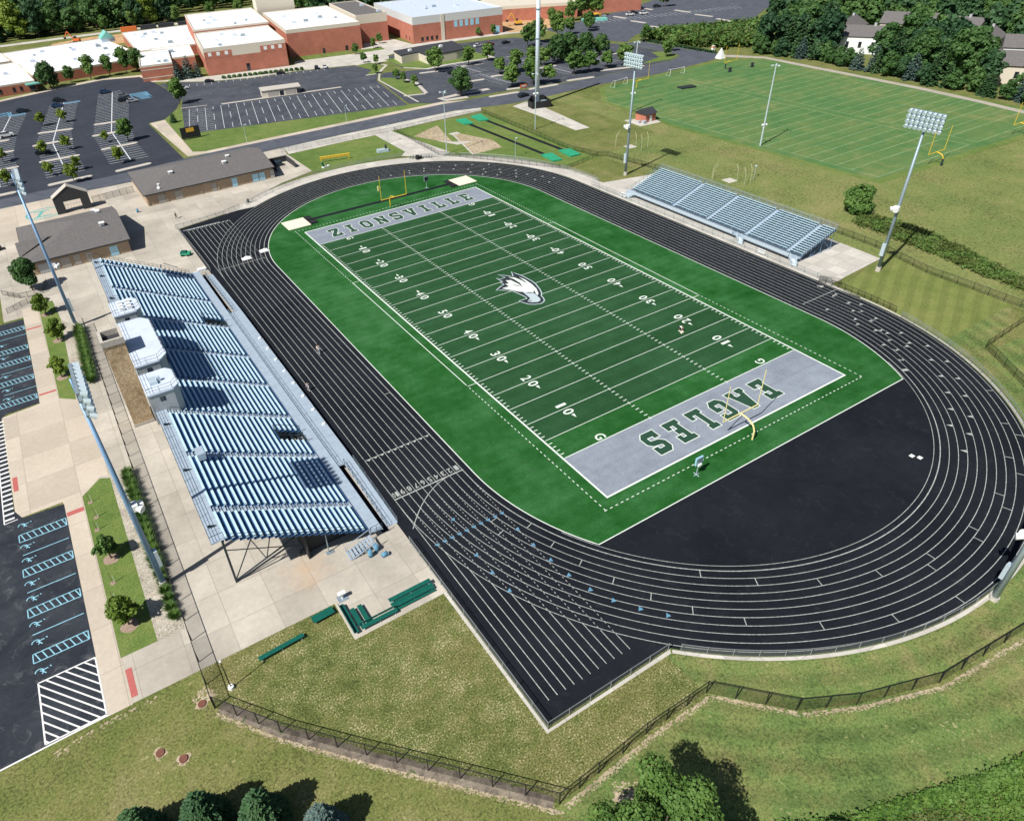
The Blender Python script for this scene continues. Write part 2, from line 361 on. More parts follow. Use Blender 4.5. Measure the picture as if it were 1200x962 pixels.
# ------------------------------------------------------------------ the ground and paving
mb = MB(); mb.rect(-1500, -1000, 1800, 2600); struct(mb.build('ground', M['rough_grass']))
def sheet(name, pts, z, mat):
    return struct(MB().poly(pts, z).build(name, mat))
A0, B0 = -41.0, 41.0        # centres of the two track bends
def arc(cy, r, a0, a1, n=72): return [(r * math.cos(R(a0 + (a1 - a0) * i / n)), cy + r * math.sin(R(a0 + (a1 - a0) * i / n))) for i in range(n + 1)]
def oval(r, n=72): return arc(B0, r, 0, 180, n) + arc(A0, r, 180, 360, n)

# lawns that differ from the rough grass
sheet('dry_lawn', [(-77, -56), (-77, -50.9), (-61.6, -50.9), (-61.6, -56.6), (-50, -56.6), (-50, -76), (-34, -76), (-31, -86), (-35, -81.4), (-53.3, -81.8)], .006, M['dry_grass'])
sheet('bend_lawn', [(-35, -76)] + arc(A0, 48.6, 225, 345, 40) + [(47.5, -56), (67.5, -58), (60, -61), (49, -63), (30, -95), (-10, -93.5), (-28, -88), (-34.6, -81.6)], .007, M['lawn_rings'])
sheet('south_lawn', [(-34, -82)] + [(-28.5, -87.8), (-14.5, -93.4), (30, -95.5), (49, -63.5), (90, -70), (60, -110), (-13, -100.5), (-30, -101), (-50, -96), (-54, -82)], .005, M['lawn_rings'])
sheet('east_lawn', [(49, -36.5), (70, -33), (67.5, -58), (46, -58), (48.5, -50)], .0075, M['lawn_stripes'])
sheet('meadow', [(67, -100), (67, 53), (95, 60), (97, 120), (107, 121), (107, -8), (200, -14), (200, -120)], .0055, M['tan_grass'])
sheet('practice_field', [(106.5, -6), (194, -10), (196, 15), (199, 40), (202, 65), (204, 106), (190, 117), (150, 116), (122, 116), (110, 100), (105, 60)], .009, M['practice'])
sheet('practice_margin', [(104.8, -8.2), (196, -12.4), (198.2, 14), (201, 40), (203, 65), (205, 108), (192, 119), (150, 117.6), (121, 117.6), (108, 101), (103, 60)], .0078, M['lawn'])
sheet('jump_lawn', [(31.5, 85), (48, 53), (66, 52.5), (69, 117.5), (30, 119.5)], .0078, M['lawn'])
sheet('sled_lawn', [(-5.8, 97.6), (-3.4, 94.8), (10, 94.3), (21.4, 92.9), (24.4, 95.8), (25, 118), (-5.7, 118.5)], .034, M['lawn'])

# track base: oval and both sprint chutes
base = MB()
base.poly(oval(48.6), .020)
struct(base.build('running_track', M['track']))
ch = MB(); ch.rect(-49.9, -75.7, -34.4, -41, .0215); ch.poly([(-34.5, -75.7), (-34.4, -60), (-24, -60), (-20, -76), (-33, -76)], .019); ch.rect(-49.9, 41, -30, 77.2, .0215); ch.poly([(-49.9, 77.2), (-30, 77.2), (-28, 80), (-34, 80.5)], .0195); ch.rect(-49.9, -42, -48, 42, .0185)
struct(ch.build('sprint_chute', M['track']))
ed = MB(); ed.strip(arc(A0, 48.95, 226, 375, 90), .42, .012); ed.strip([(49.0, -41), (49.4, -30)], .5, .012)
ed.strip([(-50.2, -56.5), (-50.2, -76.1), (-34.3, -76.1), (-34, -75.5)], .42, .0125)
struct(ed.build('track_edging', M['conc_white']))
c = MB(); c.strip(arc(B0, 51.2, -2, 150, 90), 5.0, .013); c.rect(48.7, -34.5, 53, 41, .0128); struct(c.build('track_walk', M['conc_white']))

# plaza concrete
sheet('west_plaza', [(-86.6, -50.8), (-61.7, -50.8), (-61.7, -56.5), (-49.9, -56.5), (-49.9, 77.5), (-36, 80.5), (-28, 86), (-17, 93.5), (-5.7, 97.8), (-6, 118.6), (-4.5, 126.4), (-52, 124.4), (-75, 125.3), (-130, 125.7), (-130, 96), (-91, 92), (-91, 50), (-86.8, 50)], .016, M['conc'])
sheet('kerb_walk', [(-86.8, -50.9), (-84.2, -50.9), (-84.4, -14.2), (-81.6, -11.2), (-80.5, -11.8), (-80.5, 12), (-84.4, 14), (-84.2, 54), (-87.4, 54), (-87.4, 14.3), (-93.2, 13.6), (-92.8, -13.9), (-86.9, -13.9)], .022, M['conc_tan'])
sheet('arch_walk', [(-130, 97), (-62, 97), (-62, 125), (-130, 125.4)], .0205, M['conc_tan'])
sheet('gate_walk', [(25, 118.6), (24.4, 95.6), (21.4, 92.7), (30, 84), (35, 86), (31.4, 119.6), (-5, 122), (-5.4, 119.6)], .0215, M['conc_white'])
sheet('tower_pad', [(80.2, 117.5), (87.5, 119.5), (88.5, 113), (83.3, 78), (78, 78.6), (79.8, 105)], .0215, M['conc_white'])
sheet('visitor_pad', [(48.7, -34.6), (66.7, -33.4), (67.3, -21), (67.5, 32.6), (49, 37)], .0165, M['conc_white'])
sheet('hut_pad', [(97, 77), (96.2, 68.2), (104.6, 67.6), (106, 74.5)], .0225, M['conc_white'])
sheet('gravel_path', [(185, 127), (194, 122.5), (203, 108), (200.7, 84), (199.5, 65), (197.4, 39), (194, 16), (191, 2), (188, -20), (191, -20), (194, 2), (197, 16), (200.5, 39), (202.5, 65), (204, 84), (206, 110), (200, 122), (192, 132)], .0155, M['path'])

# turf inside the oval, the grey end zones
T = 36.5
tp = arc(B0, T, 0, 180, 60) + arc(A0, T, 180, 213.2, 14)
tp = arc(B0, T, 0, 180, 60) + [p for p in arc(A0, T, 180, 360, 160) if p[1] >= -61.0]
sheet('turf_surround', tp, .028, M['turf'])
X, Y, GL = 24.384, 54.864, 45.72
struct(MB().rect(-X, -GL, X, GL, .034).build('football_field', M['turf_field']))
ez = MB(); ez.rect(-X, -Y, X, -GL, .0345); ez.rect(-X, GL, X, Y, .0345); struct(ez.build('end_zone', M['turf_grey']))
g5 = MB(); g5.rect(-X, -GL, X, -GL + 4.5, .036); struct(g5.build('worn_turf', M['turf']))
cu = MB()
cu.strip(tp, .14, .040, closed=True)
struct(cu.build('turf_kerb', M['white_turf']))

# ------------------------------------------------------------------ field markings
fm = MB(); Z = .042
W = .27
for sx in (-1, 1): fm.rect(sx * X - (W if sx < 0 else 0), -Y - W, sx * X + (0 if sx < 0 else W), Y + W, Z)
for sy in (-1, 1): fm.rect(-X, sy * Y - (W if sy < 0 else 0), X, sy * Y + (0 if sy < 0 else W), Z)
for i in range(0, 101, 5):
    y = -GL + i * .9144; w = .14 if i in (0, 100) else .10
    fm.rect(-X + .12, y - w / 2, X - .12, y + w / 2, Z)
for i in range(101):
    if i % 5 == 0:
        y = -GL + i * .9144
        for hx in (-8.13, 8.13): fm.rect(hx - .06, y - .32, hx + .06, y + .32, Z + .003)
        continue
    y = -GL + i * .9144
    for a, b in ((-X + .12, -X + .72), (-8.45, -7.8), (7.8, 8.45), (X - .72, X - .12)): fm.rect(a, y - .07, b, y + .07, Z)
for sx in (-1, 1):
    y = -56.75
    while y < 56.75:
        if not (-22.9 < y < 22.7): fm.rect(sx * 26.25 - .06, y, sx * 26.25 + .06, y + .42, Z)
        y += .9144
    fm.rect(sx * 26.25 - .07, -22.9, sx * 26.25 + .07, 22.9, Z)
    for yy in (-22.9, 22.9): fm.rect(min(sx * 26.25, sx * (X + W)), yy - .06, max(sx * 26.25, sx * (X + W)), yy + .06, Z + .001)
for sy in (-1, 1):
    x = -26.25
    while x < 26.3: fm.rect(x - .21, sy * 56.75 - .06, x + .21, sy * 56.75 + .06, Z); x += .9144
struct(fm.build('field_lines', M['white_turf']))

def text_mesh(txt, size, offset=0.0):
    cu = bpy.data.curves.new('lettering', 'FONT'); cu.body = txt; cu.size = size; cu.offset = offset; cu.resolution_u = 3
    cu.align_x = 'CENTER'; cu.align_y = 'CENTER'
    o = bpy.data.objects.new('lettering', cu); COL.objects.link(o)
    dg = bpy.context.evaluated_depsgraph_get(); me = bpy.data.meshes.new_from_object(o.evaluated_get(dg))
    bpy.data.objects.remove(o); bpy.data.curves.remove(cu); return me
_glyph = {}
def glyph(ch):
    if ch not in _glyph:
        me = text_mesh(ch, 1.0, .014); vs = [v.co.copy() for v in me.vertices]
        xs = [v.x for v in vs]; ys = [v.y for v in vs]
        cx, cy, w, h = (min(xs) + max(xs)) / 2, (min(ys) + max(ys)) / 2, max(xs) - min(xs), max(ys) - min(ys)
        _glyph[ch] = ([((v.x - cx) / w, (v.y - cy) / h) for v in vs], [tuple(p.vertices) for p in me.polygons])
        bpy.data.meshes.remove(me)
    return _glyph[ch]
def put(mbx, ch, cx, cy, w, h, ang, z):
    vs, fs = glyph(ch); c, s = math.cos(ang), math.sin(ang)
    mbx._add([(cx + x * w * c - y * h * s, cy + x * w * s + y * h * c, z) for x, y in vs], fs)
nm = MB()
for sx in (-1, 1):
    ang = R(-90) if sx < 0 else R(90)          # read from the near touchline
    for i in range(10, 91, 10):
        y = -GL + i * .9144; n = str(i if i <= 50 else 100 - i); d = 1 if sx < 0 else -1
        xc = sx * 17.1
        put(nm, n[0], xc, y + d * .95, .95 if n[0] != '1' else .55, 1.85, ang, Z + .004)
        put(nm, n[1], xc, y - d * .95, 1.15, 1.85, ang, Z + .004)
        if i != 50:
            sg = -1 if i < 50 else 1; xo = xc + sx * -.15
            nm.poly([(xo - .28, y + sg * 1.8), (xo + .28, y + sg * 1.8), (xo, y + sg * 2.75)], Z + .004)
    for y in (-44.85, 44.85): put(nm, 'G', sx * 17.1, y, 1.2, 1.7, ang, Z + .004)
struct(nm.build('field_numerals', M['white_turf']))

# block letters of the end zones: strokes on a 10 x 12 grid
LET = {
 'Z': [[(0, 9), (0, 12), (10, 12), (10, 9.2), (4.2, 2.6), (7.2, 2.6), (7.2, 4), (10, 4), (10, 0), (0, 0), (0, 2.8), (5.8, 9.4), (2.8, 9.4), (2.8, 8)]],
 'I': [[(0, 12), (7, 12), (7, 9.6), (5.2, 9.6), (5.2, 2.4), (7, 2.4), (7, 0), (0, 0), (0, 2.4), (1.8, 2.4), (1.8, 9.6), (0, 9.6)]],
 'O': [[(2.4, 0), (7.6, 0), (10, 2.4), (6.8, 3.4), (6.2, 2.6), (3.8, 2.6), (3.2, 3.4), (0, 2.4)], [(0, 2.4), (3.2, 3.4), (3.2, 8.6), (0, 9.6)], [(10, 2.4), (10, 9.6), (6.8, 8.6), (6.8, 3.4)], [(0, 9.6), (3.2, 8.6), (3.8, 9.4), (6.2, 9.4), (6.8, 8.6), (10, 9.6), (7.6, 12), (2.4, 12)]],
 'N': [[(0, 12), (4, 12), (7.6, 6), (7.6, 9.6), (6.4, 9.6), (6.4, 12), (11.4, 12), (11.4, 9.6), (10.3, 9.6), (10.3, 0), (7.3, 0), (3.6, 6.2), (3.6, 2.4), (4.9, 2.4), (4.9, 0), (-.4, 0), (-.4, 2.4), (.9, 2.4), (.9, 9.6), (0, 9.6)]],
 'S': [[(0, 0), (7.6, 0), (10, 2), (10, 5.6), (8, 7.2), (3.2, 7.8), (3.2, 9.2), (6.6, 9.2), (6.6, 8), (9.6, 8), (9.6, 12), (2.2, 12), (0, 10), (0, 6.8), (2, 5.2), (6.8, 4.6), (6.8, 2.8), (3.2, 2.8), (3.2, 4), (0, 4)]],
 'V': [[(-.6, 12), (5, 12), (5, 9.6), (4.1, 9.6), (5.4, 4.4), (6.8, 9.6), (5.9, 9.6), (5.9, 12), (11.4, 12), (11.4, 9.6), (10.2, 9.6), (7.2, 0), (3.6, 0), (.6, 9.6), (-.6, 9.6)]],
 'L': [[(0, 12), (6, 12), (6, 9.6), (4.7, 9.6), (4.7, 2.6), (6.8, 2.6), (6.8, 4.6), (9.6, 4.6), (9.6, 0), (0, 0), (0, 2.4), (1.4, 2.4), (1.4, 9.6), (0, 9.6)]],
 'E': [[(0, 12), (9.6, 12), (9.6, 7.9), (6.8, 7.9), (6.8, 9.5), (4.6, 9.5), (4.6, 7.4), (7, 7.4), (7, 4.8), (4.6, 4.8), (4.6, 2.5), (6.8, 2.5), (6.8, 4.1), (9.6, 4.1), (9.6, 0), (0, 0), (0, 2.4), (1.4, 2.4), (1.4, 9.6), (0, 9.6)]],
 'A': [[(-.6, 0), (4.4, 0), (4.4, 2.3), (3.6, 2.3), (4.0, 3.6), (7.0, 3.6), (7.4, 2.3), (6.6, 2.3), (6.6, 0), (11.6, 0), (11.6, 2.3), (10.5, 2.3), (7.6, 12), (3.4, 12), (.5, 2.3), (-.6, 2.3)]],
 'G': [[(2.4, 0), (7.6, 0), (10, 2.4), (10, 6.4), (5.4, 6.4), (5.4, 4.2), (6.8, 4.2), (6.8, 2.7), (3.4, 2.7), (3.4, 9.3), (6.8, 9.3), (6.8, 8), (10, 8), (10, 12), (2.4, 12), (0, 9.6), (0, 2.4)]],
}
def word(txt, x0, x1, yc, h, ang, mw, mg, z, grow=.32, bounds=None):
    k = h / 12; ws = {'I': 7, 'N': 11}
    n = len(txt)
    cells = bounds or [x0 + (x1 - x0) * (i + .5) / n for i in range(n)]
    ws_ = abs(x1 - x0) / n
    for i, ch in enumerate(txt):
        lw = ws.get(ch, 10); sx = ws_ * .63 / 10
        ox = cells[i]
        for P in LET[ch]:
            pts = [((x - lw / 2) * sx, (y - 6) * k) for x, y in P]
            c, s = math.cos(ang), math.sin(ang)
            w = [(ox + x * c - y * s, yc + x * s + y * c) for x, y in pts]
            mg.poly(w, z + .004)
            # white border round the letter
            for a, b in zip(w, w[1:] + w[:1]):
                dx, dy = b[0] - a[0], b[1] - a[1]; l = math.hypot(dx, dy) or 1
                e = grow * .6; ux, uy = dx / l * e, dy / l * e
                mw.strip([(a[0] - ux, a[1] - uy), (b[0] + ux, b[1] + uy)], grow * 1.25, z + rng.random() * .002)
mw, mg = MB(), MB()
word('ZIONSVILLE', -20.6, 20.6, 50.2, 4.9, 0, mw, mg, .046, .22)
word('EAGLES', 13.7, -13.7, -50.4, 4.9, math.pi, mw, mg, .046, .22)
struct(mw.build('lettering_border', M['white_turf'])); struct(mg.build('end_zone_lettering', M['turf_dgreen']))

# bird-head emblem at midfield
LO = [(-4.01, 2.11), (-3.21, 1.66), (-2.0, .6), (-1.45, -.41), (-1.06, -2.2), (-.87, -3.67), (-.98, -4.31), (-2.92, -4.26), (-2.62, -5.17), (-2.11, -6.34), (-1.21, -7.15), (-.04, -7.59), (.76, -7.34), (1.31, -6.88), (1.69, -6.01), (1.87, -5.12), (2.69, -4.11), (3.28, -2.74), (3.96, -.48), (4.13, 1.12), (4.03, 2.96), (3.85, 4.72), (3.47, 5.83), (3.24, 7.17), (2.32, 5.22), (1.74, 5.83), (.14, 7.69), (.64, 5.68), (-.41, 5.6), (-.94, 6.71), (-.82, 4.37), (-1.43, 4.51), (-1.27, 3.29), (-2.31, 2.99)]
LW = [(-2.61, 2.13), (-.93, 1.95), (-.94, 3.36), (-.22, 2.98), (.01, 4.55), (.92, 4.02), (1.18, 1.76), (1.13, .09), (1.68, 1.86), (1.68, 4.09), (1.26, 5.54), (2.23, 4.48), (2.61, 2.58), (2.73, .75), (2.95, 1.85), (3.11, 4.3), (3.39, 2.47), (3.32, 0), (2.88, -2.14), (2.06, -3.93), (1.36, -4.59), (1.51, -3.82), (2.04, -2.72), (2.59, -1.0), (1.95, -2.65), (1.41, -3.0), (.4, -2.1), (-.73, -.95), (-1.59, .6)]
LB = [(-.14, -1.69), (.94, -2.5), (1.38, -3.43), (1.22, -4.78), (1.06, -5.83), (.55, -6.61), (-.23, -6.74), (-1.18, -6.18), (-1.68, -5.38), (-.49, -4.67), (-.35, -3.91)]
lg = MB(); lg.poly(LO, .048, 1); lg.strip(LO, .22, .050, 2, closed=True); lg.poly(LW, .054, 0); lg.poly(LB, .054, 2)
lg.poly([(.2, -2.2), (1.25, -2.7), (1.1, -3.1), (.3, -2.5)], .057, 1); lg.poly([(-1.6, -5.3), (-.75, -5.35), (-.9, -5.75)], .057, 1); lg.poly([(-.1, 2.6), (.75, 1.2), (.95, .4), (.3, 1.4)], .057, 1)
struct(lg.build('midfield_emblem', [M['white_turf'], M['turf_black'], M['turf_silver']]))

# ------------------------------------------------------------------ track markings
LWID = 1.067
tl = MB(); tz = .030
for k in range(11):
    r = 37.5 + LWID * k
    w = .08 if k else .12
    tl.strip(oval(r, 96), w, tz, closed=True)
tl.strip([p for p in arc(A0, 36.75, 205, 335, 120)], .07, tz)
for k in range(11):
    x = -(37.5 + LWID * k)
    for sgn, y0, y1 in ((-1, -41.0, -73.6), (1, 41.0, 75.3)):
        y = y0
        while (y > y1 if sgn < 0 else y < y1):
            rr = math.hypot(x, y - (A0 if sgn < 0 else B0))
            if rr < 48.1:
                tl.rect(x - .035, min(y, y + sgn * .3), x + .035, max(y, y + sgn * .3), tz + .001); y += sgn * .62
            else:
                tl.rect(x - .045, min(y, y1), x + .045, max(y, y1), tz + .001); break
def cross(y, xa=-48.2, xb=-37.4, w=.12): tl.rect(xa, y - w / 2, xb, y + w / 2, tz + .003)
cross(-39.6, w=.2); cross(-30.1, w=.1); cross(47.0, -48.2, -37.0, .1); cross(75.4, -49.2, -40, .3); cross(-17.0, -38.6, -37.5, .1)
tl.strip([(-39.2 - 9.4 * (i / 16), -39.6 - 6.0 * (i / 16) ** 1.9) for i in range(17)], .11, tz + .004)
for x in [-(38.0 + LWID * k) for k in range(10)]:
    tl.poly([(x - .35, -30.1), (x + .35, -30.1), (x, -30.5)], tz + .004)
    tl.poly([(x - .3, 75.2), (x + .3, 75.2), (x, 74.4)], tz + .004)
def radial(th, k, w=.1, m=0, half=LWID, cy=A0):
    r0, r1 = 37.5 + LWID * k, 37.5 + LWID * k + half; c, s = math.cos(R(th)), math.sin(R(th))
    tl.seg((r0 * c, cy + r0 * s), (r1 * c, cy + r1 * s), w, tz + .003, m)
for k, th in ((0, 199), (1, 205), (2, 211), (3, 217), (4, 223), (0, 231), (5, 229), (1, 240), (6, 236), (2, 250), (7, 246), (3, 260), (8, 256), (4, 270), (9, 266), (5, 281), (6, 292), (5, 268), (7, 303), (6, 279), (8, 313), (7, 289), (9, 323), (8, 299), (9, 310), (2, 193), (3, 196)): radial(th, k, .1)
# right-hand bend: triangles, dashes and small numerals
for i, (k, th) in enumerate([(3, 348), (3, 354), (2, 1), (2, 352), (1, 342), (4, 340), (4, 346), (5, 334), (5, 341), (4, 328), (3, 322), (2, 316), (1, 310), (6, 352), (6, 345), (7, 339), (7, 333), (6, 327), (5, 321), (4, 314), (3, 308), (2, 302), (7, 4), (8, 358), (5, 357)]):
    r0 = 37.7 + LWID * k; c, s = math.cos(R(th)), math.sin(R(th)); t = (-s * .28, c * .28)
    tl.poly([(r0 * c, A0 + r0 * s), ((r0 + .8) * c + t[0], A0 + (r0 + .8) * s + t[1]), ((r0 + .8) * c - t[0], A0 + (r0 + .8) * s - t[1])], tz + .004)
for k in range(10):
    th = 331 + 4.6 * k * .9; r0 = 37.5 + LWID * (k + .5); ang = R(th)
    for j, chh in enumerate(str(k + 1)): put(tl, chh, r0 * math.cos(ang) - j * .2, A0 + r0 * math.sin(ang) + j * .45, .55, .85, ang - R(90), tz + .004)
tl.seg((38.6, -36.5), (48.2, -36.5), .12, tz + .003)
for i, (k, th) in enumerate([(2, 60), (2, 54), (3, 48), (3, 42), (4, 36), (5, 30), (6, 24), (1, 40), (2, 34), (3, 28), (4, 22), (1, 66), (1, 74), (3, 66), (4, 60), (5, 54), (6, 48), (7, 42), (8, 36), (5, 18), (6, 12), (7, 8), (0, 34), (1, 28), (2, 20), (3, 12), (4, 6)]):
    r0 = 37.6 + LWID * k; c, s = math.cos(R(th)), math.sin(R(th)); t = (-s * .3, c * .3)
    tl.poly([(r0 * c, B0 + r0 * s), ((r0 + .8) * c + t[0], B0 + (r0 + .8) * s + t[1]), ((r0 + .8) * c - t[0], B0 + (r0 + .8) * s - t[1])], tz + .004)
for k in range(10):
    x = -(38.03 + LWID * k); n = str(k + 1)
    for j, chh in enumerate(n): put(tl, chh, x + (.25 if len(n) > 1 and j == 0 else (-.25 if len(n) > 1 else 0)), -38.75, .36 if len(n) > 1 else .55, 1.0, math.pi, tz + .005)
struct(tl.build('track_lines', M['track_line']))
bt = MB()
for k in range(10):
    x = -(37.6 + 1.08 * k); bt.poly([(x - .36, -49.5), (x + .36, -49.5), (x, -49.95)], tz + .007)
for x, y in ((-43.5, -46.9), (-44.2, -53.6), (-44.1, -56.9), (-43.9, -60.2), (-37.6, -52.9), (-37.5, -56.1), (-37.2, -59.2), (-36.8, -62.2), (-36.1, -65.2), (-34.9, -67.8), (-33.2, -70.3), (-31.3, -72.6)):
    th = math.atan2(y - A0, x); c, s = math.cos(th) * .7, math.sin(th) * .7
    bt.poly([(x + .5 * c, y + .5 * s), (x - .5 * c, y - .5 * s), (x - s * .75, y + c * .75)], tz + .007)
struct(bt.build('track_triangles', M['blue_paint']))
#PART2
# ------------------------------------------------------------------ home grandstand (west)
NR, TR, X0, Z0 = 22, .74, -53.9, 1.45
RISE = (9.75 - Z0) / NR
YN, YF = -43.9, 45.6
AIS = [-38.4, -26.7, -15.7, -5.4, 5.2, 17.6, 30.0, 43.2]
VOM = [(-22.6, -19.9), (18.2, 20.9)]
gs = thing('grandstand', 'long aluminium home grandstand with press boxes along its back, west of the track', 'grandstand', (-62, 0, 0))
def gsp(mbx, name, mat):
    o = mbx.build(name, mat); o.parent = gs; o.matrix_parent_inverse = Matrix.Translation((62, 0, 0)); return o
def runs(cuts):
    r = []; y = YN
    for a, b in sorted(cuts):
        if a > y: r.append((y, a))
        y = max(y, b)
    if y < YF: r.append((y, YF))
    return r
for i in range(NR):
    xf = X0 - i * TR; z = Z0 + i * RISE
    cuts = [(a - .55, a + .55) for a in AIS] + (VOM if i < 5 else [])
    for ra, rb in (runs(VOM) if i < 5 else [(YN, YF)]):
        s = MB()
        for a, b in runs(cuts):
            if a < ra - .01 or b > rb + .01: continue
            s.box(xf - TR + .01, a, z + .40, xf - TR + .30, b, z + .44)
            y = a + .3
            while y < b: s.box(xf - TR + .1, y, z, xf - TR + .16, y + .05, z + .4); y += 1.83
        gsp(s, 'bench_row', M['alum'])
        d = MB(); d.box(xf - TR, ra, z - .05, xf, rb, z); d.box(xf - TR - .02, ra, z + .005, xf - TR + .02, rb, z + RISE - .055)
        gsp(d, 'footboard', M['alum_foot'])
for y in AIS:
    SP = []
    for i in range(NR):
        xf = X0 - i * TR; z = Z0 + i * RISE
        SP += [(xf - .002, z + .009), (xf - TR + .28, z + .009), (xf - TR + .28, z + RISE * .5), (xf - TR + .004, z + RISE * .5)]
        if i % 3 == 1:
            rl = MB(); rl.bar((xf - .35, y, z), (xf - .35, y, z + .9), .05); rl.bar((xf - .35, y, z + .9), (xf - .35 - 1.4, y, z + .9 + RISE * 1.9), .05); rl.bar((xf - 1.75, y, z + RISE * 1.9), (xf - 1.75, y, z + .9 + RISE * 1.9), .05); gsp(rl, 'aisle_handrail', M['dark_steel'])
    n_ = len(SP); st = MB()._add([(x, y - .5, z) for x, z in SP] + [(x, y + .5, z) for x, z in SP], [(i, i + 1, n_ + i + 1, n_ + i) for i in range(n_ - 1)]); gsp(st, 'aisle_stair', M['alum_deck'])
XB = X0 - NR * TR; ZB = Z0 + NR * RISE
w = MB(); y = YN
while y < YF - .1:
    y2 = min(y + 2.0, YF); w.box(XB - 1.5, y + .02, ZB - .08, XB, y2 - .02, ZB); y = y2
gsp(w, 'rear_walkway', M['alum_deck'])
w = MB(); y = YN - .5
while y < YF + .8:
    y2 = min(y + 2.4, YF + .9); w.box(-52.2, y + .012, 1.15, X0 + .004, y2 - .012, 1.22); y = y2
w.box(-52.22, YN - .5, .95, -52.16, YF + .9, 1.15); gsp(w, 'front_walkway', M['alum_deck'])
w = MB(); y = -30.0
while y < 24: w.box(-52.1, y + .012, .86, -49.7, min(y + 2.4, 24) - .012, .92); y += 2.4
for a, b, za, zb in ((-43.5, -30, .06, .92), (24, 45.8, .92, .06)):
    w._add([(-51.2, a, za - .06), (-49.7, a, za - .06), (-49.7, b, zb - .06), (-51.2, b, zb - .06), (-51.2, a, za), (-49.7, a, za), (-49.7, b, zb), (-51.2, b, zb)], [(0, 3, 2, 1), (4, 5, 6, 7), (0, 1, 5, 4), (2, 3, 7, 6), (1, 2, 6, 5), (0, 4, 7, 3)])
gsp(w, 'track_side_ramp', M['alum_deck'])
m = MB(); m.rect(-52.15, -44, -51.25, 46, .0195); struct(m.build('gap_shade_strip', M['track']))  # dark strip painted in for the shade of the gap beside the ramps
def railing(pts, h=1.05, step=2.0, r=.05, rails=(1.0, .5)):
    m = MB()
    for (a, b) in zip(pts[:-1], pts[1:]):
        a = Vector(a); b = Vector(b); L = (b - a).length; n = max(1, round(L / step))
        for i in range(n + 1):
            p = a + (b - a) * i / n; m.bar(p, p + Vector((0, 0, h)), r)
        for f in rails: m.bar(a + Vector((0, 0, h * f)), b + Vector((0, 0, h * f)), r * .8)
    return m
gsp(railing([(-52.14, -30, .92), (-52.14, 24, .92)], 1.0), 'guard_rail', M['steel'])
gsp(railing([(-51.2, -43.5, .06), (-51.2, -30, .92)], 1.0, 1.5), 'guard_rail', M['dark_steel'])
gsp(railing([(-51.2, 24, .92), (-51.2, 45.8, .06)], 1.0, 1.5), 'guard_rail', M['dark_steel'])
gsp(railing([(-49.75, -30, .92), (-49.75, -43.5, .06)], 1.0, 2.0, .04), 'guard_rail', M['steel'])
gsp(railing([(-52.2, YN - .5, 1.2), (-53.8, YN - .5, 1.2)], 1.05, .8), 'guard_rail', M['dark_steel'])
gsp(railing([(XB - 1.48, YN, ZB), (XB - 1.48, YF, ZB)], 1.2, 2.4, .045, (1, .66, .33)), 'rear_guard_rail', M['dark_steel'])
for yy in (YN + .02, YF - .02):
    m = MB()
    for i in range(NR):
        xf = X0 - i * TR; z = Z0 + i * RISE
        m.bar((xf - .4, yy, z), (xf - .4, yy, z + 1.0), .05)
    for hh in (1.0, .55): m.bar((X0 - .4, yy, Z0 + hh), (XB + TR - .4, yy, ZB - RISE + hh), .045)
    m.bar((XB, yy, ZB + 1.1), (XB - 1.5, yy, ZB + 1.1), .05); m.bar((XB, yy, ZB), (XB, yy, ZB + 1.1), .05)
    gsp(m, 'end_rail', M['dark_steel'])
for a, b in VOM:
    m = MB(); zt = Z0 + 5 * RISE
    for yy in (a, b): m.bar((X0, yy, Z0 + 1.0), (X0 - 5 * TR, yy, zt + 1.0), .06); m.bar((X0 - 5 * TR, yy, zt - .3), (X0 - 5 * TR, yy, zt + 1.0), .06); m.bar((X0, yy, Z0 - .3), (X0, yy, Z0 + 1.0), .06); m.bar((X0 - 2.4 * TR, yy, Z0), (X0 - 2.4 * TR, yy, Z0 + 1.0 + 2.4 * RISE), .05)
    m.bar((X0 - 5 * TR, a, zt + 1.0), (X0 - 5 * TR, b, zt + 1.0), .06); m.bar((X0 - 5 * TR, a, zt + .5), (X0 - 5 * TR, b, zt + .5), .05)
    m.bar((X0 + .1, a + .3, Z0), (X0 - 4.6 * TR, a + .3, .2), .25, .08); m.bar((X0 + .1, b - .3, Z0), (X0 - 4.6 * TR, b - .3, .2), .25, .08)
    for t in range(7): f = t / 7; m.box(X0 - .2 - f * 3.2, a + .35, Z0 - .15 - f * 1.2, X0 - f * 3.2 + .1, b - .35, Z0 - .1 - f * 1.2)
    gsp(m, 'entry_stair', M['dark_steel'])
for y in (-41.3, -30, -19, -8, 3, 14, 25, 36, 43.5):
    m = MB(); zc = lambda x: Z0 + (X0 - x) / TR * RISE - .25
    m.bar((-70.4, y, .02), (-70.4, y, zc(-70.4)), .26, .26); m.bar((-62.2, y, .02), (-62.2, y, zc(-62.2)), .24, .24); m.bar((-55.6, y, .02), (-55.6, y, zc(-55.6)), .22, .22)
    m.bar((X0, y, zc(X0)), (-71.3, y, zc(-71.3) - .0), .18, .28)
    m.bar((-70.4, y, .35), (-66.3, y, zc(-66.3)), .11); m.bar((-70.4, y, .3), (-62.2, y, 3.1), .14); m.bar((-62.2, y, 1.4), (-70.4, y, 5.6), .09); m.bar((-66.3, y, 1.6), (-64.6, y, zc(-64.6)), .1); m.bar((-66.3, y, 1.6), (-68.2, y, zc(-68.2)), .1)
    m.bar((-62.2, y, .4), (-55.6, y, zc(-55.6)), .1)
    gsp(m, 'support_frame', M['dark_steel'])
m = MB()
for x in (-70.4, -62.2, -55.6): m.bar((x, YN + .2, Z0 + (X0 - x) / TR * RISE - .5), (x, YF - .2, Z0 + (X0 - x) / TR * RISE - .5), .2, .3)
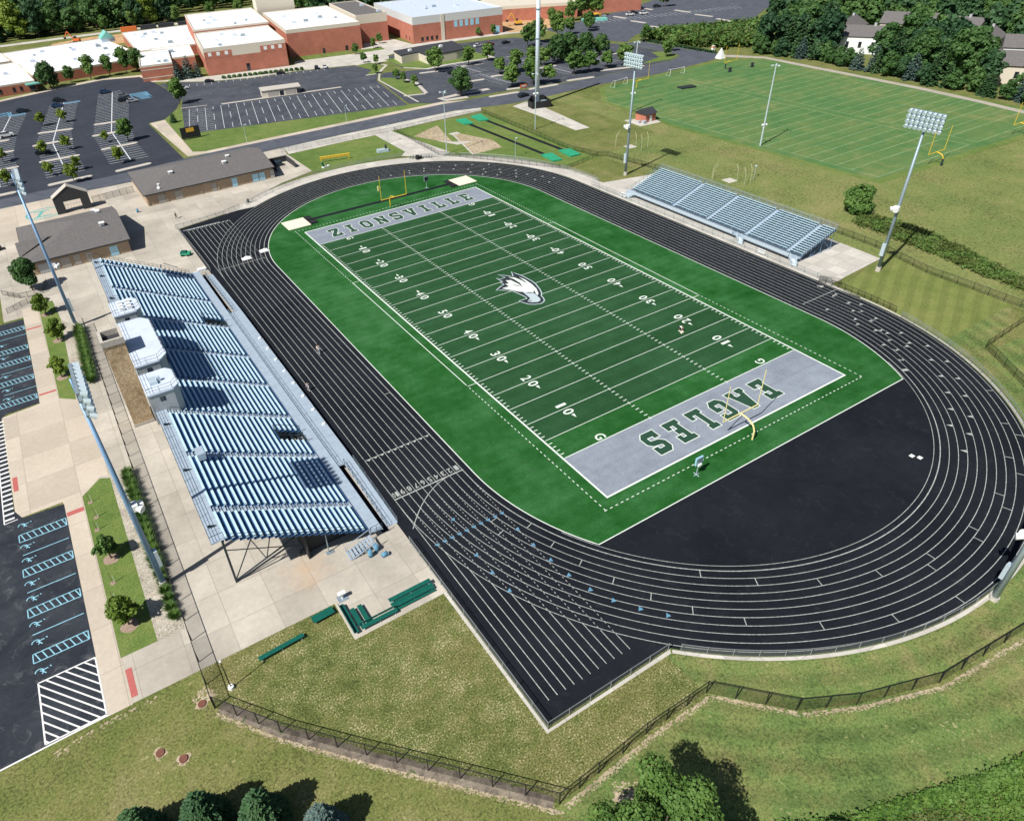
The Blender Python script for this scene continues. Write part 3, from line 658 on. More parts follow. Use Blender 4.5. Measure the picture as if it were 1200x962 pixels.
gsp(m, 'long_beam', M['dark_steel'])
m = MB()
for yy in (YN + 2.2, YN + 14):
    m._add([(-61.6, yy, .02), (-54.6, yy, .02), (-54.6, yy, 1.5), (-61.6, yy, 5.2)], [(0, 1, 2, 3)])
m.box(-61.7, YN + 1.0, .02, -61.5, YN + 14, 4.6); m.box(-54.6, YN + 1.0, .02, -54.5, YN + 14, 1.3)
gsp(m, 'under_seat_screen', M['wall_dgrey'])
m = MB(); m.bar((-59.2, YN + .7, 0), (-59.2, YN + .7, 3.2), .12); m.box(-59.6, YN + .3, .02, -58.6, YN + .9, .1); gsp(m, 'support_post', M['steel'])
# side stair at the near end
m = MB()
for t in range(8):
    f = t / 7; m.box(-54.1 - f * 3.1 - .3, -46.0, 1.12 - f * 1.05, -54.1 - f * 3.1, -44.5, 1.17 - f * 1.05)
for yy in (-46.02, -44.46):
    m.bar((-53.9, yy, 1.15), (-57.4, yy, .05), .07, .2); m.bar((-53.9, yy, 2.15), (-57.4, yy, 1.0), .06); 
    for f in (0, .5, 1): m.bar((-53.9 - 3.5 * f, yy, 1.1 * (1 - f)), (-53.9 - 3.5 * f, yy, 2.15 - 1.15 * f), .05)
gsp(m, 'side_stair', M['alum_deck'])
m = MB(); m.box(-69.2, -28.6, ZB - RISE, -68.2, -26.9, ZB + .6); gsp(m, 'camera_platform', M['alum_deck'])
lt = MB()
for y in (-20, -15.6, -11.2, -6.8, -2.4, 2.0, 6.4, 10.8): lt.box(-50.35, y, .92, -49.95, y + .5, 1.12)
gsp(lt, 'step_light', M['white'])
m = railing([(-52.3, 46.6, .02), (-49.9, 46.9, .02)], 1.0, .8, .05); gsp(m, 'guard_rail', M['steel'])

# press boxes on the rear rows
def pressbox(label, y0, y1, x0=-71.9, x1=-67.6, z1=12.6, ch=.9, ac=0):
    t = thing('press_box', label, 'press box', (-69.7, (y0 + y1) / 2, 0), 0, 'press boxes on the home grandstand')
    inv = Matrix.Translation((69.7, -(y0 + y1) / 2, 0))
    def P(mbx, name, mat):
        o = mbx.build(name, mat); o.parent = t; o.matrix_parent_inverse = inv; return o
    fp = [(x0, y0), (x1 - ch, y0), (x1, y0 + ch * 1.1), (x1, y1 - ch * 1.1), (x1 - ch, y1), (x0, y1)]
    P(MB().prism(fp, 7.7, z1 - .12), 'wall', M['wall_grey'])
    P(MB().prism([(x0 - .1, y0 - .12), (x1 - ch + .05, y0 - .12), (x1 + .1, y0 + ch * 1.1), (x1 + .1, y1 - ch * 1.1), (x1 - ch + .05, y1 + .12), (x0 - .1, y1 + .12)], z1 - .12, z1 + .1), 'roof', M['roof_pale'])
    wn = MB(); n = max(2, int((y1 - y0 - 2.4) / 1.5))
    for i in range(n):
        a = y0 + 1.2 + (y1 - y0 - 2.4) * i / n; wn.box(x1 - .02, a + .06, 10.9, x1 + .03, a + (y1 - y0 - 2.4) / n - .06, 12.1)
    P(wn, 'window', M['glass'])
    wn = MB(); wn.box(x0 + 1.4, y0 - .03, 11.2, x0 + 2.1, y0 + .02, 11.9); P(wn, 'window', M['glass'])
    dr = MB(); dr.box(x0 - .03, y0 + 1.0, 9.9, x0 + .02, y0 + 2.0, 12.0); P(dr, 'door', M['door_grey'])
    P(railing([(p[0] + (.05 if p[0] < -70 else -.05), p[1], z1 + .1) for p in fp] + [(fp[0][0] + .05, fp[0][1], z1 + .1)], 1.0, 1.6, .045, (1.0, .5)), 'roof_railing', M['dark_steel'])
    if ac == 1:
        m = MB(); m.box(x0 + .9, (y0 + y1) / 2 - .8, z1 + .1, x0 + 1.9, (y0 + y1) / 2 + .8, z1 + .55); m.box(x0 + 2.0, (y0 + y1) / 2 - .2, z1 + .1, x0 + 2.4, (y0 + y1) / 2 + .2, z1 + .8); P(m, 'roof_hatch', M['steel_pale'])
    if ac == 2:
        m = MB()
        for i in range(3):
            for j in range(2): m.box(x0 + 1.2 + j * 1.2, y0 + 1.1 + i * 1.25, z1 + .1, x0 + 1.9 + j * 1.2, y0 + 1.7 + i * 1.25, z1 + .6)
        P(m, 'roof_unit', M['white'])
    return t
pressbox('small press box nearest the camera, grey end wall with a dark window', -15.2, -9.3, ac=1)
pressbox('widest press box with a long bare pale roof, behind the stone tower', -6.6, 8.6, x1=-67.3, ch=1.3)
pressbox('small press box with white units on its roof, farthest from the camera', 11.5, 16.9, ac=2)

tw = thing('lift_tower', 'tall tan stone lift tower with white rimmed open top behind the grandstand', 'tower', (-73.2, 0, 0))
def TP(mbx, name, mat):
    o = mbx.build(name, mat); o.parent = tw; o.matrix_parent_inverse = Matrix.Translation((73.2, 0, 0)); return o
x0, x1, y0, y1, zt = -74.95, -71.95, -2.1, 1.6, 15.3
TP(MB().box(x0, y0, .5, x1, y1, zt - .6), 'wall', M['tower_brick'])
TP(MB().box(x0 - .06, y0 - .08, 0, x1 + .06, y1 + .06, .5), 'plinth', M['conc_white'])
m = MB()
for a in ((x0 - .12, y0 - .12, x1 + .12, y0 + .3), (x0 - .12, y1 - .3, x1 + .12, y1 + .12), (x0 - .12, y0 + .3, x0 + .3, y1 - .3), (x1 - .3, y0 + .3, x1 + .12, y1 - .3)): m.box(a[0], a[1], zt - .6, a[2], a[3], zt + .35)
TP(m, 'parapet', M['kerb']); TP(MB().box(x0 + .3, y0 + .3, zt - .6, x1 - .3, y1 - .3, zt - .55), 'roof', M['wall_dgrey'])
TP(MB().box(x1 - .02, -6, 9.6, x1 + .5, 8, 9.7), 'link_deck', M['alum_deck'])

# ------------------------------------------------------------------ visitor grandstand (east)
vs = thing('bleacher', 'aluminium visitor bleacher of five sections beside the east straight', 'bleacher', (58, 0, 0))
def vsp(mbx, name, mat):
    o = mbx.build(name, mat); o.parent = vs; o.matrix_parent_inverse = Matrix.Translation((-58, 0, 0)); return o
VN, VT, VX, VZ = 15, .64, 53.1, 1.15; VR = (4.4 - VZ) / VN; VY0, VY1 = -24.9, 25.4
VA = [-21.4, -10.6, .4, 11.0]
for i in range(VN):
    xf = VX + i * VT; z = VZ + i * VR; s = MB(); y = VY0
    for a in VA + [VY1 + .5]:
        b = min(a - .4, VY1); s.box(xf + VT - .30, y, z + .36, xf + VT - .02, b, z + .40); y = a + .4
    for k in range(28): yy = VY0 + .3 + k * 1.83; s.bar((xf + VT - .14, yy, z - .3), (xf + VT - .14, yy, z + .36), .05)
    vsp(s, 'bench_row', M['alum'])
    d = MB(); d.box(xf + .01, VY0, z - .04, xf + VT - .01, VY1, z); d.box(xf + VT - .015, VY0, z, xf + VT + .005, VY1, z + VR - .045); vsp(d, 'footboard', M['foot_grey'])
for y in VA:
    SP = []
    for i in range(VN):
        xf = VX + i * VT; z = VZ + i * VR
        SP += [(xf + .012, z + .008), (xf + VT - .26, z + .008), (xf + VT - .26, z + VR * .55), (xf + VT - .02, z + VR * .55)]
    n_ = len(SP); s = MB()._add([(x, y - .35, z) for x, z in SP] + [(x, y + .35, z) for x, z in SP], [(i, n_ + i, n_ + i + 1, i + 1) for i in range(n_ - 1)])
    vsp(s, 'aisle_stair', M['alum_deck'])
m = MB(); y = VY0
while y < VY1: m.box(51.3, y + .01, VZ - .25, 53.05, min(y + 2.4, VY1) - .01, VZ - .18); y += 2.4
vsp(m, 'front_walkway', M['alum_deck'])
vsp(railing([(51.35, VY0 + 1.8, VZ - .2), (51.35, -11.2, VZ - .2)], 1.0, 1.83, .05), 'guard_rail', M['steel'])
vsp(railing([(51.35, -8.6, VZ - .2), (51.35, VY1, VZ - .2)], 1.0, 1.83, .05), 'guard_rail', M['steel'])
m = MB(); m.box(51.28, -8.5, VZ - .1, 51.32, VY1, VZ + .5); m.box(51.28, VY0 + 1.9, VZ - .1, 51.32, -11.3, VZ + .5); vsp(m, 'kick_panel', M['steel_pale'])
XBk = VX + VN * VT; ZBk = VZ + VN * VR
m = MB(); m.quad((XBk + .1, VY0, ZBk - .4), (XBk + .1, VY1, ZBk - .4), (XBk + .1, VY1, ZBk + 1.25), (XBk + .1, VY0, ZBk + 1.25)); vsp(m, 'rear_mesh', M['wire_grey'])
m = railing([(XBk + .12, VY0, ZBk - .4), (XBk + .12, VY1, ZBk - .4)], 1.65, 2.2, .07, (1, .5)); vsp(m, 'rear_rail', M['steel'])
for yy in (VY0 - .03, VY1 + .03):
    m = MB()
    for i in range(0, VN, 2): m.bar((VX + i * VT, yy, VZ + i * VR - .2), (VX + i * VT, yy, VZ + i * VR + 1.1), .05)
    for h in (1.1, .6): m.bar((VX, yy, VZ + h), (XBk, yy, ZBk + h), .05)
    vsp(m, 'end_rail', M['steel'])
for k in range(12):
    y = VY0 + .3 + k * (VY1 - VY0 - .6) / 11; m = MB()
    m.bar((VX, y, VZ - .15), (XBk, y, ZBk - .15), .09, .14); m.bar((VX, y, .05), (XBk, y, .05), .09)
    for f in (0, .33, .66, 1): m.bar((VX + (XBk - VX) * f, y, .04), (VX + (XBk - VX) * f, y, VZ - .15 + (ZBk - VZ) * f), .08)
    m.bar((VX + 3.1, y, .05), (XBk, y, ZBk - .3), .07); m.bar((XBk, y, .05), (VX + 6.2, y, 3.0), .07)
    vsp(m, 'support_frame', M['steel_blue'])
def vramp(y, dy):
    m = MB()
    m._add([(51.3, y, VZ - .2), (51.3, y + 1.3, VZ - .2), (50.4, y + 1.3 + dy, .08), (50.4, y + dy, .08)], [(0, 1, 2, 3)])
    for q in (0, 1.3):
        m.bar((51.3, y + q, VZ + .8), (50.4, y + q + dy, 1.05), .07); m.bar((51.3, y + q, VZ + .3), (50.4, y + q + dy, .6), .06)
        m.bar((50.4, y + q + dy, .02), (50.4, y + q + dy, 1.05), .07); m.bar((51.3, y + q, 0), (51.3, y + q, VZ + .8), .07)
        m.quad((51.3, y + q, VZ - .2), (50.4, y + q + dy, .1), (50.4, y + q + dy, .85), (51.3, y + q, VZ + .65))
    vsp(m, 'entry_stair', M['steel_pale'])
vramp(-11.0, -1.3); vramp(-24.6, -1.3); vramp(22.5, .9)
for y in (24.5, -17.9):
    t = thing('notice_board', 'white board on the track fence %s' % ('at the far end of the east bleacher' if y > 0 else 'between the two near bleacher stairs'), 'sign', (49.6, y, 0), 0, 'white boards along the east track fence')
    MB().box(-.03, -.9, .3, .03, .9, 1.25).build('panel', M['white'], t); m = MB(); m.bar((.06, -.7, 0), (.06, -.7, 1.2), .06); m.bar((.06, .7, 0), (.06, .7, 1.2), .06); m.build('post', M['steel'], t)

# ------------------------------------------------------------------ floodlights
LAMP = MB().tube((0, 0, 0), (.53, 0, -.28), .2, .36, 10).mesh('lamp', M['lamp'])
def floodlight(label, x, y, face):
    t = thing('floodlight', label, 'floodlight', (x, y, 0), 0 if face > 0 else math.pi, 'stadium floodlights')
    MB().tube((0, 0, 0), (0, 0, 27.5), .36, .2, 14).tube((0, 0, 27.5), (0, 0, 30.3), .16, .12, 12).build('pole', M['steel_blue'], t, True)
    MB().tube((0, 0, 0), (0, 0, .9), .5, .45, 14).build('base', M['kerb'], t)
    m = MB()
    for r in range(4): m.bar((.25, -3.1, 27.5 + r * .85), (.25, 3.1, 27.5 + r * .85), .12, .16)
    for yy in (-1.2, 1.2): m.bar((.2, yy, 27.4), (.2, yy, 30.3), .1)
    m.build('crossarm', M['steel'], t)
    for r in range(4):
        zz = 27.62 + r * .85
        MB().box(.12, -3.1, zz - .05, .42, 3.1, zz + .12).build('ballast_rail', M['steel'], t)
        for k in range(8):
            o = bpy.data.objects.new('lamp', LAMP); COL.objects.link(o); o.parent = t; o.location = (.42, -2.95 + k * .843, zz)
    m = MB(); m.box(.36, -.35, 3.4, .75, .35, 5.9); m.build('cabinet', M['steel_pale'], t)
    m = MB(); m.box(.3, -.5, 12.6, .9, .5, 13.4); m.tube((.5, 0, 13.0), (1.3, .3, 12.8), .2, .5, 10); m.tube((.5, 0, 13.0), (1.2, -.8, 12.8), .2, .45, 10); m.bar((0, 0, 13), (.6, 0, 13), .12); m.build('loudspeaker', M['white'], t)
    return t
floodlight('tall blue grey floodlight beside the hedge behind the grandstand, farther from the camera', -78.6, 39.1, 1)
floodlight('tall blue grey floodlight rising from the gravel bed in the left foreground', -78.0, -36.9, 1)
M['steel_blue'] = M['steel_grey_blue'] = plain('grey_blue_steel', L3(.27, .35, .41), .5, .3, .08)
floodlight('tall floodlight on the lawn past the near end of the east bleacher', 61.3, -36.3, -1)
floodlight('tall floodlight on the lawn past the far end of the east bleacher', 61.4, 36.8, -1)
def pole_light(label, x, y, h, heads, low=None, cat='lamp', grp=None, r=.11):
    t = thing('street_lamp', label, cat, (x, y, 0), 0, grp)
    MB().tube((0, 0, 0), (0, 0, h), r * 1.3, r * .8, 10).build('pole', M['steel_pale'], t)
    m = MB()
    for k in range(heads):
        a = 2 * math.pi * k / heads + .6; m.tube((0, 0, h - .1), (math.cos(a) * .9, math.sin(a) * .9, h), .05, .05, 6); m.tube((math.cos(a) * .7, math.sin(a) * .7, h - .1), (math.cos(a) * 1.25, math.sin(a) * 1.25, h - .2), .16, .3, 8)
    m.build('lamp_head', M['lamp'], t)
    if low:
        m = MB(); m.tube((.1, 0, low), (.8, 0, low - .2), .15, .4, 8); m.tube((-.1, 0, low), (-.6, .4, low - .2), .15, .35, 8); m.box(-.18, -.18, low - 1, .18, .18, low - .6); m.build('loudspeaker', M['white'], t)
    return t
pole_light('slim twin headed lamp pole between the sand pits of the jump area', 33.2, 84.9, 18, 3)
pole_light('slim lamp pole with white speakers halfway up, beside the mast enclosure', 68.9, 88.3, 17.1, 3, 11.2)
pole_light('lamp pole at the edge of the practice field with no fence near', 107.9, 30.9, 21.8, 3, 6.0, r=.2)
pole_light('lamp pole standing by the little brick hut', 106.3, 83.5, 21.8, 3, 6.0, r=.2)
pole_light('short thin lamp pole where the sled lawn meets the gate walk', 24.4, 107.5, 5.5, 1, r=.06)
pole_light('thin lamp post on the verge between scoreboard and road', -12.2, 141, 5.6, 1, r=.06)
pole_light('thin lamp post on the verge below the worn car park', 24.2, 140.2, 5.6, 1, r=.06)
pole_light('little dark post with a white head behind the east bleacher', 84.5, 13.5, 3.2, 1, r=.05)
pole_light('thin post standing in the lawn of the jump area', 47.2, 68.6, 5.5, 1, r=.05)
t = thing('floodlight', 'floodlight at the foot of the picture edge beside the south bend of the track', 'floodlight', (-.3, -90.4, 0), R(90), 'stadium floodlights')
MB().tube((0, 0, 0), (0, 0, 28), .34, .2, 14).build('pole', M['steel_pale'], t, True)  # paler steel paints in the brighter lit side of this pole
MB().tube((0, 0, 0), (0, 0, .5), .48, .46, 14).build('base', M['kerb'], t)
MB().box(.2, -.3, 3.2, .6, .3, 5.4).build('cabinet', M['steel_pale'], t)
m = MB(); m.tube((.3, 0, 9.6), (1.1, .6, 9.4), .18, .4, 10); m.tube((.3, 0, 9.6), (1.0, -.5, 9.4), .18, .38, 10); m.box(-.28, -.28, 9.4, .28, .28, 9.8); m.build('loudspeaker', M['white'], t)
t = thing('cell_mast', 'thick white monopole mast with a black fenced base beside the road', 'mast', (87.3, 112.3, 0))
MB().tube((0, 0, 0), (0, 0, 46), .85, .6, 18).tube((0, 0, 0), (0, 0, .6), 1.2, 1.1, 18).build('pole', M['roof_pale'], t, True)
for z in (22, 31, 38, 43): MB().tube((0, 0, z), (0, 0, z + .25), .95, .95, 16).build('collar', M['steel'], t)
m = MB(); e = [(-3.4, .7), (-4.2, -3.0), (2.6, -5.0), (5.4, 3.4), (1.2, 5.2)]
for a, b in zip(e, e[1:] + e[:1]): m.quad((a[0], a[1], 0), (b[0], b[1], 0), (b[0], b[1], 2.3), (a[0], a[1], 2.3)); m.bar((a[0], a[1], 0), (a[0], a[1], 2.5), .12)
m.build('screen_fence', M['black'], t)
m = MB(); m.box(-2.2, -2.6, 0, -.6, -1.2, 1.6); m.box(.8, -2.6, 0, 2.6, -1.0, 1.9); m.build('equipment_cabinet', M['steel'], t)

# ------------------------------------------------------------------ fences
_post = {}
def fence(label, pts, h=1.2, step=3.0, kind='black', closed=False, r=.035, bottom=.03):
    t = thing('chain_link_fence', label, 'fence', (pts[0][0], pts[0][1], 0))
    pm, wm = (M['fence_black'], M['wire']) if kind == 'black' else (M['fence_grey'], M['wire_grey'])
    key = (h, kind, r)
    if key not in _post: _post[key] = MB().tube((0, 0, 0), (0, 0, h + .06), r * 1.25, r * 1.25, 8).mesh('post', pm)
    ox, oy = pts[0]; P = [(x - ox, y - oy) for x, y in pts]
    if closed: P.append(P[0])
    net = MB(); rail = MB(); n = 0
    for a, b in zip(P[:-1], P[1:]):
        L = math.hypot(b[0] - a[0], b[1] - a[1]); k = max(1, round(L / step))
        net.quad((a[0], a[1], bottom), (b[0], b[1], bottom), (b[0], b[1], h), (a[0], a[1], h))
        rail.tube((a[0], a[1], h), (b[0], b[1], h), r, r, 6)
        for i in range(k + 1):
            if i == 0 and n: continue
            if n >= 99: break
            p = bpy.data.objects.new('post', _post[key]); COL.objects.link(p); p.parent = t
            p.location = (a[0] + (b[0] - a[0]) * i / k, a[1] + (b[1] - a[1]) * i / k, 0); n += 1
    net.build('mesh_panel', wm, t); rail.build('top_rail', pm, t)
    return t
fence('black chain link fence between the hedge and the walk behind the grandstand', [(-77.1, -56), (-77.1, 38)], 2.0, 3.1, r=.045)
fence('black chain link fence enclosing the dry lawn at the bottom of the picture', [(-77, -56), (-72.2, -62.1), (-66, -68.7), (-59.6, -75.3), (-53.3, -81.9), (-48.7, -81.7), (-42.5, -81.3), (-34.6, -81.4), (-28.8, -87.3), (-23.5, -90), (-14.8, -92.9), (-1.7, -94.2), (14, -92)], 2.0, 3.0, r=.045)
fence('grey fence along the outside of the south bend of the track', arc(A0, 48.75, 227, 350, 40), 1.2, 2.5, 'grey')
fence('grey fence round the foot of the near sprint chute', [(-50.05, -47.5), (-50.05, -75.9), (-34.3, -75.9)], 1.2, 2.5, 'grey')
fence('dark fence curving along the lawn beside the right hand bend', arc(A0, 49.3, 352, 370, 12) + [(50.6, -35.7)], 1.2, 2.6)
fence('grey fence between the east bleacher and the track', [(49.5, -34.3), (49.4, 36.5)], 1.1, 3, 'grey')
fence('dark fence running behind the east bleacher and along the lawn', [(70.6, 35), (71.2, 24), (71, -19), (70.6, -29.5), (67.5, -42.2), (67.5, -51), (67.2, -62)], 1.5, 3)
fence('dark fence corner at the right picture edge beside the bend', [(62.6, -62.3), (49.3, -63), (42.9, -72), (36, -80)], 1.5, 2.6)
fence('grey fence along the far bend from the bleacher to the gate', arc(B0, 52.6, -4, 64, 26), 1.1, 2.6, 'grey')
fence('grey fence along the far bend in front of the sled lawn', [(21.5, 91.6), (14, 93.8), (5, 94.6), (-4, 94.2), (-12, 92.2), (-19, 89.2), (-26, 85.6), (-30.6, 82.6)], 1.1, 2.6, 'grey')
fence('short grey fence between the far chute and the concession plaza', [(-32.5, 82.3), (-37.5, 79.4), (-44, 78.3), (-50.3, 77.8)], 1.1, 2.2, 'grey')
fence('dark fence along the gate walk on the left side of the jump area', [(32.4, 118.7), (30.8, 86)], 1.2, 2.4)
fence('dark fence along the track side of the jump area', [(30.8, 86), (38.5, 74), (45.2, 62.5), (52.4, 50.5)], 1.2, 2.4)
fence('dark fence on the right of the jump area ending at the bleacher', [(67.1, 117.7), (65.5, 90), (63.8, 64.9), (66, 53.7), (68.2, 51.8), (70.6, 35)], 1.4, 2.6)
fence('short dark fence closing the near end of the jump area', [(52.4, 50.5), (66, 53.7)], 1.2, 2.4)
fence('pale fence beside the road above the sled lawn', [(-6.8, 121.6), (8, 120.4), (22, 119.6), (32.4, 119)], 1.3, 2.4, 'grey')
fence('pale fence beside the road above the jump area', [(32.4, 119), (50, 119.8), (67.1, 117.7)], 1.2, 2.6, 'grey')
fence('brown gate fence between the dark arch and the long concession building', [(-65, 112.8), (-59.5, 113.4), (-53.8, 114.4)], 1.8, 1.9)
fence('fence around the tree at the corner of the shingled building', [(-90.4, 64), (-87.2, 59.7), (-82.8, 59.6), (-81.5, 64)], 1.2, 1.6)
fence('ramp railing fence at the top of the accessible parking bays', [(-90, 53.8), (-84.7, 57.2), (-84.4, 54.3)], 1.1, 1.5)
fence('grey ramp fence below the far end of the grandstand', [(-49.6, 47.6), (-49.6, 57), (-50, 77)], 1.0, 2.4, 'grey')
# ------------------------------------------------------------------ buildings near the stadium
def child(t, mbx, name, mat, smooth=False):
    o = mbx.build(name, mat, None, smooth); o.parent = t; o.matrix_parent_inverse = t.matrix_basis.inverted(); return o
def hip_building(label, x0, x1, y0, y1, ze, zr, wall_in=.5, group=None):
    t = thing('concession_building', label, 'building', ((x0 + x1) / 2, (y0 + y1) / 2, 0), 0, group)
    t.matrix_basis
    ym = (y0 + y1) / 2; hx = min((y1 - y0) / 2, (x1 - x0) * .6)
    child(t, MB().box(x0 + wall_in, y0 + wall_in, 0, x1 - wall_in, y1 - wall_in, ze), 'wall', M['tan_brick'])
    r = MB()
    v = [(x0, y0, ze), (x1, y0, ze), (x1, y1, ze), (x0, y1, ze), (x0 + hx, ym, zr), (x1, ym, zr)]
    r._add(v, [(0, 1, 5, 4), (2, 3, 4, 5), (3, 0, 4), (1, 2, 5)])
    r._add([(x, y, z - .22) for x, y, z in v], [(0, 4, 5, 1), (2, 5, 4, 3), (3, 4, 0)])
    rf = child(t, r, 'roof', M['shingle'])
    f = MB(); f.box(x0 - .05, y0 - .06, ze - .28, x1 + .05, y0, ze + .04); f.box(x0 - .06, y0, ze - .28, x0, y1, ze + .04)
    f.bar((x1 + .02, y0, ze - .1), (x1 + .02, ym, zr - .1), .06, .35); f.bar((x1 + .02, y1, ze - .1), (x1 + .02, ym, zr - .1), .06, .35)
    child(t, f, 'fascia', M['wall_dgrey'])
    return t, rf
t, rf = hip_building('long grey roofed concession building with blue shutters beside the far bend', -53.2, -16.4, 99.0, 123.8, 3.2, 5.9)
for x, w, h, mat, nm_ in ((-49.8, 2.0, 2.3, 'door_grey', 'door'), (-45.2, 2.0, 2.3, 'door_grey', 'door'), (-35.0, 1.3, 2.3, 'door_grey', 'door'), (-29.2, 1.5, 2.4, 'win_blue', 'shutter'), (-23.2, 1.7, 2.2, 'win_blue', 'shutter'), (-21.2, 1.7, 2.2, 'win_blue', 'shutter'), (-17.9, 1.2, 2.3, 'conc_white', 'door')):
    child(t, MB().box(x, 99.42, .1, x + w, 99.5, .1 + h), nm_, M[mat])
m = MB()
for x in (-52.6, -47.6, -38.2, -33.4): m.box(x, 99.36, 0, x + .35, 99.5, 3)
child(t, m, 'pilaster', M['tan_brick'])
def vents(t, lst, name='roof_vent'):
    for x, y, z, s in lst:
        m = MB(); m.box(x - s, y - s, z, x + s, y + s, z + s * 1.1); m.box(x - s * 1.25, y - s * 1.25, z + s * 1.1, x + s * 1.25, y + s * 1.25, z + s * 1.4); child(t, m, name, M['white'])
vents(t, [(-43.6, 107.5, 4.9, .5), (-28.5, 106.8, 4.8, .5), (-26.5, 110, 5.4, .45)])
child(t, MB().tube((-48.8, 101, 3.5), (-48.3, 101, 4.0), .5, .5, 8).tube((-48.2, 103, 3.6), (-48.2, 103, 4.3), .4, .4, 8), 'roof_vent', M['white'])
t, rf = hip_building('square grey shingled building with a side gable, behind the far end of the grandstand', -84.6, -61.9, 70.0, 96.4, 3.2, 6.1)
for x, w, h, mat, nm_ in ((-82.2, 3.0, 2.2, 'wall_grey', 'shutter'), (-77.6, 2.0, 2.4, 'door_grey', 'door'), (-74.8, 1.4, 2.4, 'door_grey', 'door'), (-66.9, 1.8, 2.3, 'win_blue', 'shutter'), (-72.2, 1.4, 2.3, 'door_grey', 'door')):
    child(t, MB().box(x, 70.42, .1, x + w, 70.5, .1 + h), nm_, M[mat])
g = MB(); g._add([(-85.2, 75, 3.25), (-85.2, 84, 3.25), (-77.5, 79.5, 5.2), (-85.2, 79.5, 5.2)], [(0, 2, 3), (1, 3, 2), (0, 3, 1)]); child(t, g, 'side_gable', M['shingle'])
vents(t, [(-66.6, 92.5, 4.1, .4), (-66.2, 90.6, 4.5, .4), (-65.8, 88.8, 4.9, .4), (-66, 87.2, 5.3, .35), (-66.3, 78.2, 5.1, .5)])
# entrance arch: gabled portal
t = thing('entrance_arch', 'dark grey gabled entrance arch with a pale coping over the gate', 'arch', (-70.2, 110.5, 0))
fr = [(-74.6, 0), (-72.3, 0), (-72.3, 3.1), (-68.0, 3.1), (-68.0, 0), (-65.8, 0), (-65.8, 4.3), (-70.2, 6.9), (-74.6, 4.3)]
m = MB()
m._add([(x, 109.0, z) for x, z in fr] + [(x, 111.6, z) for x, z in fr], [tuple(range(9)), tuple(reversed(range(9, 18)))] + [(i, 9 + i, 9 + (i + 1) % 9, (i + 1) % 9) for i in range(9)])
child(t, m, 'wall', M['wall_dgrey'])
m = MB(); m.bar((-74.7, 110.3, 4.38), (-70.2, 110.3, 7.03), 2.8, .14); m.bar((-70.2, 110.3, 7.03), (-65.7, 110.3, 4.38), 2.8, .14); child(t, m, 'coping', M['kerb'])
m = MB()
for k in range(7): x = -72.2 + k * .7; m.bar((x, 110, .05), (x, 110, 1.9), .05)
m.bar((-72.3, 110, 1.9), (-68, 110, 1.9), .06); m.bar((-72.3, 110, .2), (-68, 110, .2), .06); child(t, m, 'gate', M['fence_grey'])
m = MB()
el = [(-77.8 + 4.4 * math.cos(R(a)), 113.2 + 4.3 * math.sin(R(a))) for a in range(0, 360, 10)]
m.strip(el, .55, .0255, closed=True); m.poly([(-80.2, 115.9), (-76.2, 115.9), (-76.2, 115.1), (-77.6, 115.1), (-78.9, 111.3), (-76, 111.3), (-76, 110.5), (-80.4, 110.5), (-80.4, 111.3), (-79.8, 111.3), (-78.6, 115.1), (-80.2, 115.1)], .0265)
struct(m.build('ground_emblem', M['teal_paint']))
# scoreboard on the verge
t = thing('scoreboard', 'small dark scoreboard with an orange panel at the corner of the parking verge', 'scoreboard', (-26.3, 159, 0))
child(t, MB().box(-29.5, 158.6, .4, -23.0, 159.1, 4.0), 'panel', M['black']); child(t, MB().box(-27.6, 158.52, 2.4, -24.9, 158.58, 3.7), 'orange_panel', M['orange_y'])
m = MB(); m.bar((-28.6, 158.9, 0), (-28.6, 158.9, .5), .25); m.bar((-24, 158.9, 0), (-24, 158.9, .5), .25); child(t, m, 'post', M['dark_steel'])
# brick hut by the practice field
t = thing('brick_hut', 'little red brick hut with a dark gable roof beside the practice field', 'hut', (102.4, 72.6, 0))
child(t, MB().box(100.2, 70.2, 0, 104.6, 75, 2.5), 'wall', M['red_brick'])
m = MB(); m._add([(99.8, 69.8, 2.5), (105, 69.8, 2.5), (105, 75.4, 2.5), (99.8, 75.4, 2.5), (99.8, 72.6, 3.9), (105, 72.6, 3.9)], [(0, 1, 5, 4), (2, 3, 4, 5), (0, 4, 3), (1, 2, 5), (0, 3, 2, 1)]); child(t, m, 'roof', M['shingle_d'])
child(t, MB().box(101.9, 70.12, 0, 102.8, 70.2, 2.0), 'door', M['white'])
child(t, MB().box(98.6, 69.3, 0, 99.8, 70.3, 1.0).box(98.0, 71, 0, 99, 72, .7), 'storage_box', M['cloth_g'])
# equipment shed in the worn car park
t = thing('shed', 'long low shed with a pale flat roof on the car park divider', 'shed', (21, 203, 0))
U, V = Vector((math.cos(R(-12)), math.sin(R(-12)))), Vector((math.sin(R(12)), math.cos(R(12))))
def rp(o, a, b): p = Vector(o) + U * a + V * b; return (p.x, p.y)
o = (12.6, 199.0)
child(t, MB().prism([rp(o, 0, 0), rp(o, 15.8, 0), rp(o, 15.8, 7), rp(o, 0, 7)], 0, 2.5), 'wall', M['wall_cream'])
child(t, MB().prism([rp(o, -.3, -.3), rp(o, 16.1, -.3), rp(o, 16.1, 7.3), rp(o, -.3, 7.3)], 2.5, 2.75), 'roof', M['kerb'])
for a in (2.4, 9.5): child(t, MB().prism([rp(o, a, -.08), rp(o, a + 4.2, -.08), rp(o, a + 4.2, 0), rp(o, a, 0)], .1, 2.1), 'door', M['door_grey'])
for a in (7.2, 14.2): child(t, MB().prism([rp(o, a, -.07), rp(o, a + 1.6, -.07), rp(o, a + 1.6, 0), rp(o, a, 0)], .1, 1.9), 'window', M['glass'])

